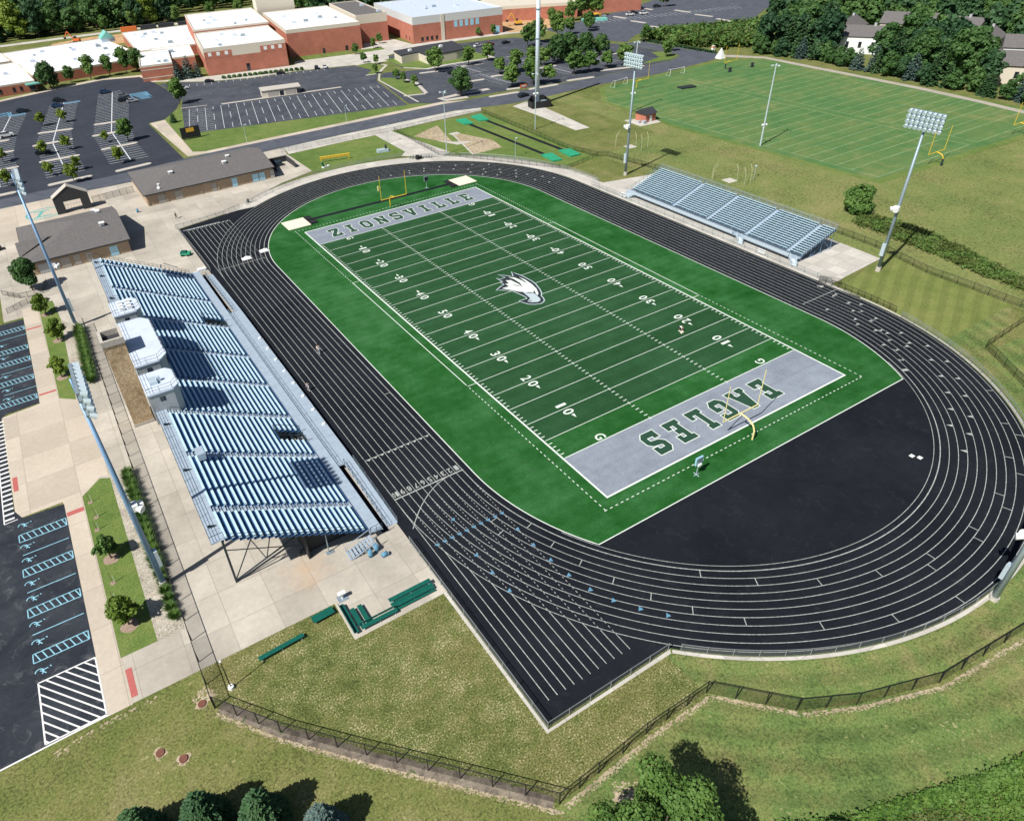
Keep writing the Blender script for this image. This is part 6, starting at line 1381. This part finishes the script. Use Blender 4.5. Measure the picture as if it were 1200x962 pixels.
# ------------------------------------------------------------------ vegetation
def leaves(centers, radii, n, size, seed, up=.35, flat=.0, shell=.55):
    """n leaf quads spread through lobes; returns numpy verts/faces"""
    g = np.random.default_rng(seed); centers = np.array(centers, float); radii = np.array(radii, float)
    vol = radii.prod(1) ** (2 / 3); pk = g.choice(len(centers), n, p=vol / vol.sum())
    d = g.normal(size=(n, 3)); d /= np.linalg.norm(d, axis=1)[:, None]
    rad = (shell + (1.04 - shell) * g.random(n) ** .7)[:, None]
    pos = centers[pk] + d * radii[pk] * rad
    nr = d + g.normal(size=(n, 3)) * .55 + np.array([0, 0, up]); nr /= np.linalg.norm(nr, axis=1)[:, None]
    a = np.cross(nr, g.normal(size=(n, 3))); a /= np.linalg.norm(a, axis=1)[:, None]; b = np.cross(nr, a)
    s = size * (.6 + .8 * g.random(n))[:, None]
    v = np.stack([pos - a * s * .5 - b * s * .35, pos + a * s * .5 - b * s * .35 * .6, pos + a * s * .55 + b * s * .35, pos - a * s * .4 + b * s * .42], 1).reshape(-1, 3)
    return v
def leafmesh(name, v, mats, mi=None):
    n = len(v) // 4; me = bpy.data.meshes.new(name)
    me.vertices.add(len(v)); me.vertices.foreach_set('co', v.astype(np.float32).ravel())
    me.loops.add(n * 4); me.loops.foreach_set('vertex_index', np.arange(n * 4, dtype=np.int32))
    me.polygons.add(n); me.polygons.foreach_set('loop_start', np.arange(0, n * 4, 4, dtype=np.int32))
    for m_ in (mats if isinstance(mats, list) else [mats]): me.materials.append(m_)
    if mi is not None: me.polygons.foreach_set('material_index', mi.astype(np.int32))
    me.update(calc_edges=True); return me
def crown_lobes(H, Rr, base, k, seed):
    r = random.Random(seed); C_ = []; S_ = []
    for i in range(k):
        f = (i + .5) / k; z = base + (H - base) * (.12 + .8 * f); prof = math.sin(math.pi * min(1, .18 + .8 * f)) ** .7
        a = i * 2.4 + r.random(); rr = Rr * prof * (.3 + .5 * r.random())
        C_.append((rr * math.cos(a), rr * math.sin(a), z)); q = Rr * (.27 + .24 * r.random()); S_.append((q, q * (.8 + .4 * r.random()), q * .78))
    C_.append((0, 0, base + (H - base) * .5)); S_.append((Rr * .5, Rr * .5, (H - base) * .4)); return C_, S_
def trunk_mesh(H, r, base, Rr, seed):
    m = MB(); rr = random.Random(seed); m.tube((0, 0, 0), (0, 0, base + (H - base) * .35), r, r * .55, 8)
    m.tube((0, 0, base + (H - base) * .35), (rr.uniform(-.3, .3), rr.uniform(-.3, .3), H * .85), r * .55, r * .15, 6)
    for k in range(5):
        a = k * 1.3 + rr.random(); z = base + (H - base) * (.05 + .12 * k); m.tube((0, 0, z), (math.cos(a) * Rr * .6, math.sin(a) * Rr * .6, z + (H - base) * .25), r * .4, r * .1, 6)
    return m.mesh('trunk', M['bark'])
def broad(H, Rr, base, n, size, seed, mat, k=11):
    C_, S_ = crown_lobes(H, Rr, base, k, seed); v = leaves(C_, S_, n, size, seed); return leafmesh('crown', v, M[mat]), trunk_mesh(H, max(.12, Rr * .06), base, Rr, seed)
def conifer(H, Rr, n, size, seed, mat, rnd=.8):
    """boughs in whorls round a trunk, each carrying a spray of needle quads"""
    g = np.random.default_rng(seed); nb = max(60, n // 45); fz = 1 - (np.arange(nb) + .5) / nb; f = fz ** .75            # f = 0 top, 1 foot
    zb = .03 * H + H * .95 * (1 - f); ab = np.arange(nb) * 2.39996 + g.random(nb) * .5; Rb = Rr * (f ** rnd) * (.78 + .34 * g.random(nb)) + .12
    pk = g.choice(nb, n, p=Rb ** 1.4 / (Rb ** 1.4).sum()); t = g.random(n) ** .55; r = Rb[pk] * t
    wid = (.09 + .13 * Rb[pk]) * (1.1 - .5 * t); a = ab[pk]
    ca, sa = np.cos(a), np.sin(a); off = g.normal(size=n) * wid
    pos = np.stack([r * ca - off * sa, r * sa + off * ca, zb[pk] - .18 * r * t + .12 * Rb[pk] * t ** 3 + g.normal(size=n) * wid * .45], 1)
    out = np.stack([ca, sa, -.2 + g.normal(size=n) * .3], 1) + g.normal(size=(n, 3)) * .35; out /= np.linalg.norm(out, axis=1)[:, None]
    side = np.cross(out, np.array([0, 0, 1.]) + g.normal(size=(n, 3)) * .35); side /= np.linalg.norm(side, axis=1)[:, None]
    s = size * (.6 + .8 * g.random(n))[:, None]
    v = np.stack([pos - side * s * .32, pos - side * s * .1 + out * s * .8, pos + side * s * .1 + out * s * .8, pos + side * s * .32], 1).reshape(-1, 3)
    m = MB(); m.tube((0, 0, 0), (0, 0, H * .9), max(.1, Rr * .07), .03, 7); return leafmesh('crown', v, M[mat]), m.mesh('trunk', M['bark'])
def tree(pair, name, label, x, y, s=1.0, rz=None, grp=None, cat='tree', sz=None):
    t = thing(name, label, cat, (x, y, 0), rng.random() * 6.28 if rz is None else rz, grp); t.scale = (s, s, sz or s)
    for nme, me in zip(('crown', 'trunk'), pair): o = bpy.data.objects.new(nme, me); COL.objects.link(o); o.parent = t
    return t
# kinds (metres)
WOOD = [broad(15, 5.4, 2.2, 2600, .95, 21, 'leaf_deep', 14), broad(17, 5.8, 2.5, 2800, .95, 22, 'leaf', 15), broad(13, 5.0, 1.5, 2400, .9, 23, 'leaf_deep', 12), broad(15, 6.0, 2.0, 2600, 1.0, 24, 'leaf', 12)]
EVER = [conifer(14, 3.6, 2600, .85, 31, 'needle'), conifer(11, 3.4, 2200, .8, 32, 'needle')]
FRONT = [broad(7.5, 3.6, .1, 1500, .75, 26, 'leaf', 9), broad(6.6, 3.3, .1, 1400, .7, 27, 'leaf_deep', 9), broad(8.2, 3.6, .2, 1500, .75, 28, 'leaf', 10)]
BLUE = conifer(9, 2.8, 2200, .6, 33, 'needle_blue')
LIME = broad(15, 5.6, 2, 2400, .95, 25, 'leaf_lime', 13)
LOT = [broad(7.2, 3.0, 1.8, 1500, .55, 41, 'leaf_bright', 9), broad(8.4, 3.3, 2.0, 1500, .55, 42, 'leaf_bright', 10), broad(5.6, 2.2, 1.5, 700, .5, 43, 'leaf_lime', 8)]
BIGLOT = broad(11, 5.2, 1.8, 3000, .65, 44, 'leaf', 14)
SMALL = [broad(4.3, 1.9, .7, 1700, .30, 45, 'leaf_lime', 9), broad(4.0, 1.7, .8, 1500, .30, 46, 'leaf_bright', 8)]
rB = random.Random(91); LB_ = []; LS_ = []
for k_ in range(30):
    a_ = rB.random() * 6.28; e_ = rB.uniform(-.7, 1.0); q_ = rB.uniform(.55, 1.0); LB_.append((4.6 * q_ * math.cos(a_) * math.cos(e_), 4.6 * q_ * math.sin(a_) * math.cos(e_), 6.2 + 4.6 * q_ * math.sin(e_))); w_ = rB.uniform(.8, 1.7); LS_.append((w_, w_ * rB.uniform(.8, 1.2), w_ * .75))
for k_ in range(5): LB_.append((rB.uniform(-2, 2), rB.uniform(-2, 2), rB.uniform(4, 8))); LS_.append((2, 2, 1.6))
NEARB = (leafmesh('crown', leaves(LB_, LS_, 30000, .23, 47), M['leaf_bright']), trunk_mesh(11, .32, 1.6, 5.2, 47))
NEARS = broad(2.6, 1.6, .1, 1500, .26, 56, 'leaf_bright', 9)
NEARC = [conifer(7.0, 2.5, 14000, .34, 48, 'needle', .55), conifer(6.0, 2.2, 12000, .32, 49, 'needle_blue', .55)]

# east wood: rows behind the gravel path
front = [(209, 118), (212, 104), (213, 92), (211.5, 78), (210, 66), (207.5, 52), (206, 40), (205.5, 28), (203.5, 14), (202.5, 2), (201.5, -12), (201, -26), (200, -40)]
def along(pl, d):
    for a, b in zip(pl[:-1], pl[1:]):
        L = math.hypot(b[0] - a[0], b[1] - a[1])
        if d <= L: return (a[0] + (b[0] - a[0]) * d / L, a[1] + (b[1] - a[1]) * d / L)
        d -= L
    return None
HOUSES = [(240, 90, 11), (252, 105, 8), (268, 88, 11), (279, 74, 9), (268, 55, 8), (229, 24, 11), (249, 31, 10)]
def blocked(x, y, extra=0):
    for hx, hy, r in HOUSES:
        dx, dy = x - hx, y - hy
        if math.hypot(dx, dy) < r + 3: return True
        # keep the ground in front of a house (towards the field) open
        if -30 < dx < 0 and abs(dy - .62 * dx) < (7 if hx == 240 else 2.5) + extra: return True
    return False
ROWN = ['front', 'second', 'third', 'fourth', 'fifth']
KINDW = {'W': 'broad leafed tree', 'E': 'dark evergreen', 'B': 'blue spruce', 'L': 'lime green tree'}
for r in range(5):
    d = 0; i = 0
    while True:
        p = along(front, d)
        if p is None: break
        x, y = p[0] + r * 9.5 + rng.uniform(-1.5, 1.5), p[1] + rng.uniform(-1.5, 1.5) + r * 1.5
        d += (4.6 if r == 0 else 8.2) * rng.uniform(.85, 1.15)
        if blocked(x, y, -9 if r == 0 else 0): continue
        q = rng.random(); kind = 'B' if (r == 0 and q < .1) else 'E' if q < (.42 if r == 0 else .2) else 'L' if q > .965 else 'W'
        pr = BLUE if kind == 'B' else rng.choice(EVER) if kind == 'E' else LIME if kind == 'L' else rng.choice(FRONT if r == 0 else WOOD)
        s = rng.uniform(.8, 1.1) * (.62 if kind == 'L' else .72 if kind == 'E' else 1) if r == 0 else rng.uniform(.8, 1.15)
        tree(pr, 'spruce_tree' if kind in 'EB' else 'wood_tree', '%s, %s from the far end in the %s row of the east wood' % (KINDW[kind], nth(i), ROWN[r]), x, y, s, grp='trees of the east wood'); i += 1
tree(WOOD[3], 'wood_tree', 'big round bright tree standing between the white house and the tan house', 253, 77, 1.05, grp='trees of the east wood')
# deeper wood: one mass
def mass(name, pts, mats, n, size, seed, hr=(12, 18), rr=(4.5, 6.5)):
    r = random.Random(seed); V_ = []; mi = []
    for x, y in pts:
        H, Rr = r.uniform(*hr), r.uniform(*rr); C_, S_ = crown_lobes(H, Rr, 2, 9, r.randrange(9999)); v = leaves(C_, S_, n, size, r.randrange(9999)); v[:, 0] += x; v[:, 1] += y; V_.append(v); mi.append(np.full(n, r.choice(range(len(mats)))))
    o = bpy.data.objects.new(name, leafmesh(name, np.concatenate(V_), mats, np.concatenate(mi))); COL.objects.link(o); return tag(o, kind='stuff')
pts = []
x = 256.0
while x < 470:
    y = -70.0
    while y < 330:
        px, py = x + rng.uniform(-2.5, 2.5), y + rng.uniform(-2.5, 2.5)
        lot = (py > 150 + (px - 256) * .2 and px < 365)
        if not lot and not blocked(px, py): pts.append((px, py))
        y += 9.5
    x += 9.5
mass('east_woodland', pts, [M['leaf_deep'], M['leaf'], M['leaf_deep']], 520, 1.5, 5)
# north wood behind the school
for r in range(3):
    for i in range(15):
        x = -128 + i * 11.5 + rng.uniform(-2, 2); y = 476 + r * 11 + rng.uniform(-2, 2) - (10 if i > 11 else 0)
        kind = 'L' if (r == 0 and i in (6, 13)) else 'E' if rng.random() < .3 else 'W'
        pr = LIME if kind == 'L' else EVER[0] if kind == 'E' else rng.choice(WOOD)
        tree(pr, 'spruce_tree' if kind == 'E' else 'wood_tree', '%s, %s from the left in the %s row of the north wood' % (KINDW[kind], nth(i), ROWN[r]), x, y, rng.uniform(1.0, 1.5), grp='trees of the north wood')
pts = []
y = 508.0
while y < 900:
    x = -230.0 - (y - 508) * .25
    while x < 200 + (y - 508) * .2: pts.append((x + rng.uniform(-3, 3), y + rng.uniform(-3, 3))); x += 12.5
    y += 15
mass('north_woodland', pts, [M['leaf_deep'], M['leaf'], M['leaf_deep']], 340, 2.1, 6, (14, 20), (6, 8))
pts = [(120 + i * 9 + rng.uniform(-2, 2), 400 - i * 3 + j * 11 + rng.uniform(-2, 2)) for i in range(16) for j in range(6)]
mass('far_woodland', pts, [M['leaf_deep'], M['leaf']], 340, 1.9, 8, (12, 16), (5, 7))
for i, (x, y, s) in enumerate(((-8, 463, .9), (10, 462, 1.1), (38, 458, 1.0), (60, 452, 1.0), (78, 446, 1.0))): tree(LOT[1], 'street_tree', 'rounded street tree, %s from the left along the back road' % nth(i), x, y, s * 1.25, grp='street trees on the back road')
# shrub thicket beside the far car park
def thicket(name, pts, h, n, size, mats, seed, spread=2.2):
    g = np.random.default_rng(seed); P = np.array(pts); k = len(P); pk = g.integers(0, k, n); pos = np.zeros((n, 3)); pos[:, :2] = P[pk] + g.normal(size=(n, 2)) * spread * .5
    hh = h * (.55 + .5 * np.sin(pk * 1.7) ** 2 * g.random(n)); pos[:, 2] = hh * g.random(n) ** .5
    nr = g.normal(size=(n, 3)) * .6 + np.array([0, 0, .8]); nr /= np.linalg.norm(nr, axis=1)[:, None]; a = np.cross(nr, g.normal(size=(n, 3))); a /= np.linalg.norm(a, axis=1)[:, None]; b = np.cross(nr, a); s = size * (.5 + g.random(n))[:, None]
    v = np.stack([pos - a * s * .5 - b * s * .35, pos + a * s * .5 - b * s * .3, pos + a * s * .5 + b * s * .35, pos - a * s * .45 + b * s * .4], 1).reshape(-1, 3)
    o = bpy.data.objects.new(name, leafmesh(name, v, mats, np.clip(((np.sin(pos[:, 0] * .42 + 1) + np.cos(pos[:, 1] * .55 + pos[:, 0] * .23) + g.normal(size=n) * .5 + 2) / 4 * len(mats)).astype(int), 0, len(mats) - 1))); COL.objects.link(o); return tag(o, kind='stuff')
def fill(poly, step, seed):
    r = random.Random(seed); xs = [p[0] for p in poly]; ys = [p[1] for p in poly]; out = []
    y = min(ys)
    while y < max(ys):
        x = min(xs)
        while x < max(xs):
            px, py = x + r.uniform(-.5, .5) * step, y + r.uniform(-.5, .5) * step; c = False
            for (x1, y1), (x2, y2) in zip(poly, poly[1:] + poly[:1]):
                if (y1 > py) != (y2 > py) and px < (x2 - x1) * (py - y1) / (y2 - y1) + x1: c = not c
            if c: out.append((px, py))
            x += step
        y += step
    return out
thicket('shrub_thicket', fill([(203, 180), (201, 158), (205, 142), (214, 131), (226, 128), (244, 148), (262, 160), (240, 170), (222, 178)], 2.5, 3), 5.0, 24000, 1.0, [M['leaf_bright'], M['reed'], M['leaf'], M['leaf_bright']], 4, 3)
thicket('roadside_hedge', [(197.6 + .2 * (i % 3), 176 - i * .55) for i in range(84)], 1.0, 3500, .5, [M['leaf_deep']], 12, .9)
thicket('tall_reeds', fill([(78, -20), (84, -18), (86, -28), (82, -42), (78.5, -52), (77, -75), (72, -75), (74.6, -52), (77, -38), (78, -28)], 1.0, 5), 1.0, 26000, .34, [M['reed'], M['reed'], M['leaf_bright'], M['reed']], 6, 1.3)
thicket('vine_bank', fill([(-41, -93.2), (-37.5, -94.6), (-34.1, -96.4), (-31, -97.4), (-28.4, -98.2), (-24.4, -99.4), (-20, -100.8), (-13, -102.2), (0, -103), (0, -118), (-40, -118), (-50, -100), (-44, -92.5)], .6, 7), .8, 90000, .2, [M['vine'], M['leaf_bright'], M['vine'], M['reed'], M['leaf']], 8, 1.0)
thicket('shrub_edge', [along([(-42, -92.9), (-37.5, -94.5), (-34.1, -96.3), (-31, -97.3), (-28.4, -98.1), (-24.4, -99.3), (-20, -100.7), (-13, -102.1), (-4, -103)], i * .4) for i in range(95)], 1.1, 12000, .22, [M['leaf_bright'], M['vine'], M['leaf']], 9, .6)
sb = broad(5.4, 4.2, .1, 5200, .5, 52, 'leaf_bright', 16)
tree(sb, 'shrub', 'large rounded shrub between the east bleacher and the reeds', 84.5, -15.6, 1.0, cat='shrub')
# trees on the school lots
for i, (x, y, s, k, lb) in enumerate((
    (-72.6, 147.8, .8, 2, 'small lime tree near the arch end of the second bay row, left'), (-64.6, 148, .8, 2, 'small lime tree near the arch end of the second bay row, right'), (-68.8, 218.3, .9, 2, 'small lime tree in the upper second bay row, left of the line'), (-61.1, 217.7, .9, 2, 'small lime tree in the upper second bay row, right of the line'), (-64.5, 175.4, .9, 2, 'small lime tree in the middle of the second bay row, right'), (-72, 174.5, .85, 2, 'small lime tree over the dark car in the second bay row'),
    (-45.2, 171.5, 1.1, 0, 'full green tree on the right island of the third bay row'), (-52.2, 146.1, .95, 2, 'wide lime tree near the end of the third bay row'), (-67.2, 136, 1.0, 2, 'lime tree on the end island right behind the arch'), (-84.5, 175, .9, 2, 'small lime tree at the left picture edge by the lot, upper'), (-84.7, 146, .9, 2, 'small lime tree at the left picture edge by the lot, lower'), (-52, 176, .7, 2, 'sparse little tree left of the third bay row line'))):
    tree(LOT[k], 'lot_tree', lb, x, y, s, grp='trees on the car park islands')
tree(LOT[1], 'lot_tree', 'round green tree on the grass corner between the two car parks', -17.5, 214, 1.15, grp='trees on the car park islands')
tree(conifer(4, 1.3, 900, .4, 61, 'needle'), 'spruce_tree', 'small dark conifer on the verge corner below the round tree', -26.3, 186, 1.0)
for i, (x, y, s) in enumerate(((-58.5, 291.5, 1.25), (-49, 298, .8), (-40, 298.5, 1.15), (-31, 300, 1.0), (-23, 301.5, 1.2), (-18, 300.5, 1.15))): tree(BIGLOT if i in (0, 5) else LOT[1], 'lot_tree', 'leafy tree, %s from the left along the low classroom wing' % nth(i), x, y, s * (.85 if i in (0, 5) else 1.1), grp='trees along the classroom wing')
for i, (x, y, s) in enumerate(((-6.3, 263.6, .9), (-1.2, 264.4, 1.15), (2.6, 263.4, .8))): tree(BLUE, 'spruce_tree', 'blue grey spruce, %s of three beside the banded brick block' % nth(i), x, y, s, grp='spruces by the brick blocks')
for i, (x, y) in enumerate(((74.1, 233), (76.6, 224.6), (67.5, 206.2), (69, 188.4), (68.6, 181), (69, 172.4), (93.6, 263), (102, 273), (80, 255), (121, 259.5))):
    tree(LOT[0] if i < 6 else LOT[1], 'young_tree', ['young tree on the upper grass island, nearest the school', 'young tree on the upper grass island, middle', 'young tree at the foot of the upper grass island', 'young tree on the long grass island, first of three', 'young tree on the long grass island, second of three', 'young tree on the long grass island, third of three', 'thin tree before the large hall, right side', 'tree in the shade of the entrance link', 'thin young tree in front of the large hall, left side', 'small tree at the corner of the field house'][i], x, y, .62 if i < 6 else .6, grp='young trees near the school entrance')
tree(BIGLOT, 'lot_tree', 'big round dark tree at the edge of the east car park, close to the road', 74.9, 145.2, .92, grp='trees on the car park islands')
EL = [(106.4, 164.5), (113.3, 163.2), (96.9, 141.9), (124.4, 166.9), (129.6, 164.5), (104.8, 139.1), (111.8, 137.4), (128.3, 142.1), (135.1, 140.8), (106.5, 190), (118, 192), (89, 190), (146, 142), (152, 138)]
for i, (x, y) in enumerate(EL): tree(LOT[i % 2], 'lot_tree', 'leafy island tree, %s counted from the left in the east car park' % nth(sorted(range(len(EL)), key=lambda q: EL[q][0]).index(i)), x, y, 1.15 + .3 * (i % 3) / 2, grp='trees on the car park islands', sz=.95 + .2 * (i % 3) / 2)
for i, (x, y, s) in enumerate(((137.5, 165, 1.05), (146, 167.5, 1.0), (153.5, 165, .95), (161, 164, .8))): tree(BIGLOT, 'lot_tree', 'large dark tree, %s from the left in the clump above the floodlight head' % nth(i), x, y, s, grp='dark clump of the east car park')
for i, (x, y, s, k) in enumerate(((150, 205, 1.2, 1), (160, 210, 1.3, 1), (175, 214, 1.4, 1), (185, 216, 1.2, 0), (197, 216, 1.1, 1), (203, 222, .9, 1), (158, 248, .7, 0), (150, 250, .6, 0), (196, 246, 1.0, 1), (222, 252, 1.7, 1), (230, 250, 1.5, 1), (212, 249, 1.2, 1), (196, 172, .9, 1), (178, 140, .8, 1), (189, 147, .8, 0), (281, 245, 1.2, 1), (205, 133, .8, 0))): tree(LOT[k], 'lot_tree', 'tree, %s by distance from the road among the building site and far lot plantings' % nth(i), x, y, s, grp='plantings round the building site')
# trees near the shingled building and planting strips
tree(broad(7.4, 3.0, 1.6, 4200, .42, 53, 'leaf', 13), 'street_tree', 'leafy tree at the near left corner of the shingled building', -84.6, 62.8)
def bushmesh(seed, mat, n=900, R_=1.3, H_=1.4): return leafmesh('foliage', leaves([(0, 0, H_ * .45), (.4, .3, H_ * .4), (-.4, -.2, H_ * .45)], [(R_ * .7, R_ * .7, H_ * .5)] * 3, n, .25, seed), M[mat])
def bush(label, x, y, s, me, name='shrub', grp=None):
    t = thing(name, label, 'shrub', (x, y, .02), rng.random() * 6, grp); t.scale = (s, s, s); o = bpy.data.objects.new('foliage', me); COL.objects.link(o); o.parent = t; t['kind'] = 'thing'; return t
BU = [bushmesh(71, 'leaf'), bushmesh(72, 'leaf_bright')]
for i, (x, y, s) in enumerate(((-86.6, 71, 1.2), (-86.5, 74, 1.3), (-86.4, 77.5, 1.2), (-85.6, 81, .9))): bush('clipped round shrub, %s from the camera along the shingled building wall' % nth(i), x, y, s, BU[0], grp='shrubs at the shingled building')
for x, y, s, k, lb in ((-83.2, 48.6, 1.05, 0, 'lime leafed tree at the far end of the far planting strip'), (-82.3, 35.5, 1.0, 0, 'lime leafed tree in the middle of the far planting strip'), (-83.2, 20.9, .9, 0, 'lime leafed tree at the near end of the far planting strip'), (-82.8, -28.6, 1.0, 1, 'green leafed young tree in the middle of the near planting strip'), (-82.7, -40.4, 1.0, 0, 'bright lime young tree at the near end of the planting strip')):
    tree(SMALL[k], 'young_tree', lb, x, y, s, grp='young trees in the planting strips')
    tag(MB().poly([(x + math.cos(R(a)) * (.9 + .2 * rng.random()), y - .2 + math.sin(R(a)) * (.9 + .2 * rng.random())) for a in range(0, 360, 30)], .033).build('mulch_ring', M['mulch']), kind='structure')
# saplings tied to stakes
for i, y in enumerate((-16.2, -19.8, -22.4, -33.0, -36.0)):
    t = thing('sapling', 'bare staked sapling, %s from the far end of the near planting strip' % nth(i), 'sapling', (-83.6 + .3 * (i % 2), y, .03), 0, 'staked saplings'); MB().tube((0, 0, 0), (0, 0, 1.9), .03, .02, 6).build('stem', M['bark'], t); MB().bar((.25, 0, 0), (.25, 0, 1.2), .05).build('stake', M['white'], t); MB().tube((0, 0, 0), (0, 0, .04), .35, .33, 10).build('mulch_disc', M['mulch'], t)
# ornamental grass clumps
def clump(seed):
    g = np.random.default_rng(seed); n = 420; a = g.random(n) * 6.28; lean = .25 + .8 * g.random(n); L = .9 + .7 * g.random(n); b0 = np.stack([.12 * np.cos(a), .12 * np.sin(a), np.zeros(n)], 1)
    tip = b0 + np.stack([np.cos(a) * np.sin(lean), np.sin(a) * np.sin(lean), np.cos(lean)], 1) * L[:, None]; s = np.stack([-np.sin(a), np.cos(a), np.zeros(n)], 1) * .035
    mid = (b0 + tip) * .5 + np.array([0, 0, .12]); return leafmesh('foliage', np.concatenate([np.stack([b0 - s, b0 + s, mid + s, mid - s], 1), np.stack([mid - s, mid + s, tip + s * .3, tip - s * .3], 1)]).reshape(-1, 3), M['leaf_bright'])
CL = [clump(81), clump(82)]
k = 0
for i in range(14): bush('ornamental grass clump, %s from the far end of the far fence hedge' % nth(i), -78.35 - i * .05 + .0, 37.0 - i * 1.6, 1.05, CL[i % 2], 'ornamental_grass', 'grass clumps of the far hedge')
for i in range(21): bush('ornamental grass clump, %s from the far end of the near fence hedge' % nth(i), -78.0 - .12 * (i % 2), -13.4 - i * 1.45, .95 if i < 15 else .75, CL[i % 2], 'ornamental_grass', 'grass clumps of the near hedge')
for i in range(16): bush('low bush, %s from the left in the hedge below the brick blocks' % nth(i), 11 + i * 2.3, 249.9 - i * .62, .95, BU[0], grp='hedge below the brick blocks')
# foreground trees
for i, (x, y, s, k) in enumerate(((-85.6, -65.4, .84, 0), (-80.6, -67.2, .88, 0), (-76.2, -69.7, .86, 0), (-72.0, -73.4, .9, 1), (-83.6, -67.8, .62, 1))):
    tree(NEARC[k], 'spruce_tree', ['small dark spruce, leftmost at the bottom edge of the picture', 'tallest dark green spruce at the bottom edge, casting a broad shadow', 'dark green spruce casting a long pointed shadow, third from left', 'blue green spruce, rightmost of the row at the bottom edge', 'low blue spruce tucked between the two leftmost spruces'][i], x, y, s, grp='spruces at the bottom edge')
tree(NEARB, 'wood_tree', 'large leafy tree at the bottom edge beside the fence corner', -49.9, -89.9, 1.0)
for i, (x, y, s) in enumerate(((-41.2, -94.5, .9), (-38.7, -95.2, .8), (-36.0, -96.4, 1.0), (-32.5, -98.2, .7), (-44, -93.7, .9))): tree(NEARS, 'shrub', 'leafy shrub, %s along the edge of the vine bank' % ['second from the left', 'third from the left', 'fourth from the left', 'rightmost', 'leftmost'][i], x, y, s, grp='shrubs along the vine bank', cat='shrub')

# ------------------------------------------------------------------ camera, sun, sky
cam = bpy.data.cameras.new('camera'); co = bpy.data.objects.new('camera', cam); COL.objects.link(co); sc.camera = co
yaw, pit, rol = R(28.75361808), R(35.95795659), R(-3.77336825)
f = Vector((math.sin(yaw) * math.cos(pit), math.cos(yaw) * math.cos(pit), -math.sin(pit))); r = f.cross(Vector((0, 0, 1))).normalized(); u = r.cross(f)
r2 = r * math.cos(rol) + u * math.sin(rol); u2 = -r * math.sin(rol) + u * math.cos(rol)
co.matrix_world = Matrix(((r2.x, u2.x, -f.x, -73.175), (r2.y, u2.y, -f.y, -103.790), (r2.z, u2.z, -f.z, 66.292), (0, 0, 0, 1)))
cam.sensor_width = 36; cam.lens = 821.491 / 1200 * 36; cam.shift_x = (600 - 532.787) / 1200; cam.shift_y = (462.926 - 481) / 1200; cam.clip_end = 5000; cam.clip_start = .5
EL_, AZ_ = R(49.5), R(15)
sd = bpy.data.lights.new('sun', 'SUN'); sd.energy = 5.0; sd.angle = R(.53); sd.color = (1.0, .955, .88)
so = bpy.data.objects.new('sun', sd); COL.objects.link(so)
so.rotation_euler = Vector((math.cos(EL_) * math.cos(AZ_), math.cos(EL_) * math.sin(AZ_), -math.sin(EL_))).to_track_quat('-Z', 'Y').to_euler()
wd = bpy.data.worlds.new('World'); sc.world = wd; wd.use_nodes = True; nt = wd.node_tree
sk = nt.nodes.new('ShaderNodeTexSky'); sk.sky_type = 'NISHITA'; sk.sun_disc = False; sk.sun_elevation = EL_; sk.sun_rotation = R(255)
nt.links.new(sk.outputs[0], nt.nodes['Background'].inputs[0]); nt.nodes['Background'].inputs[1].default_value = .05
sc.view_settings.view_transform = 'Standard'; sc.view_settings.look = 'None'; sc.view_settings.exposure = 0.32; sc.view_settings.gamma = 1.0; sc.view_settings.use_curve_mapping = False
sc.cycles.max_bounces = 5; sc.cycles.diffuse_bounces = 2; sc.cycles.glossy_bounces = 2; sc.cycles.transparent_max_bounces = 16
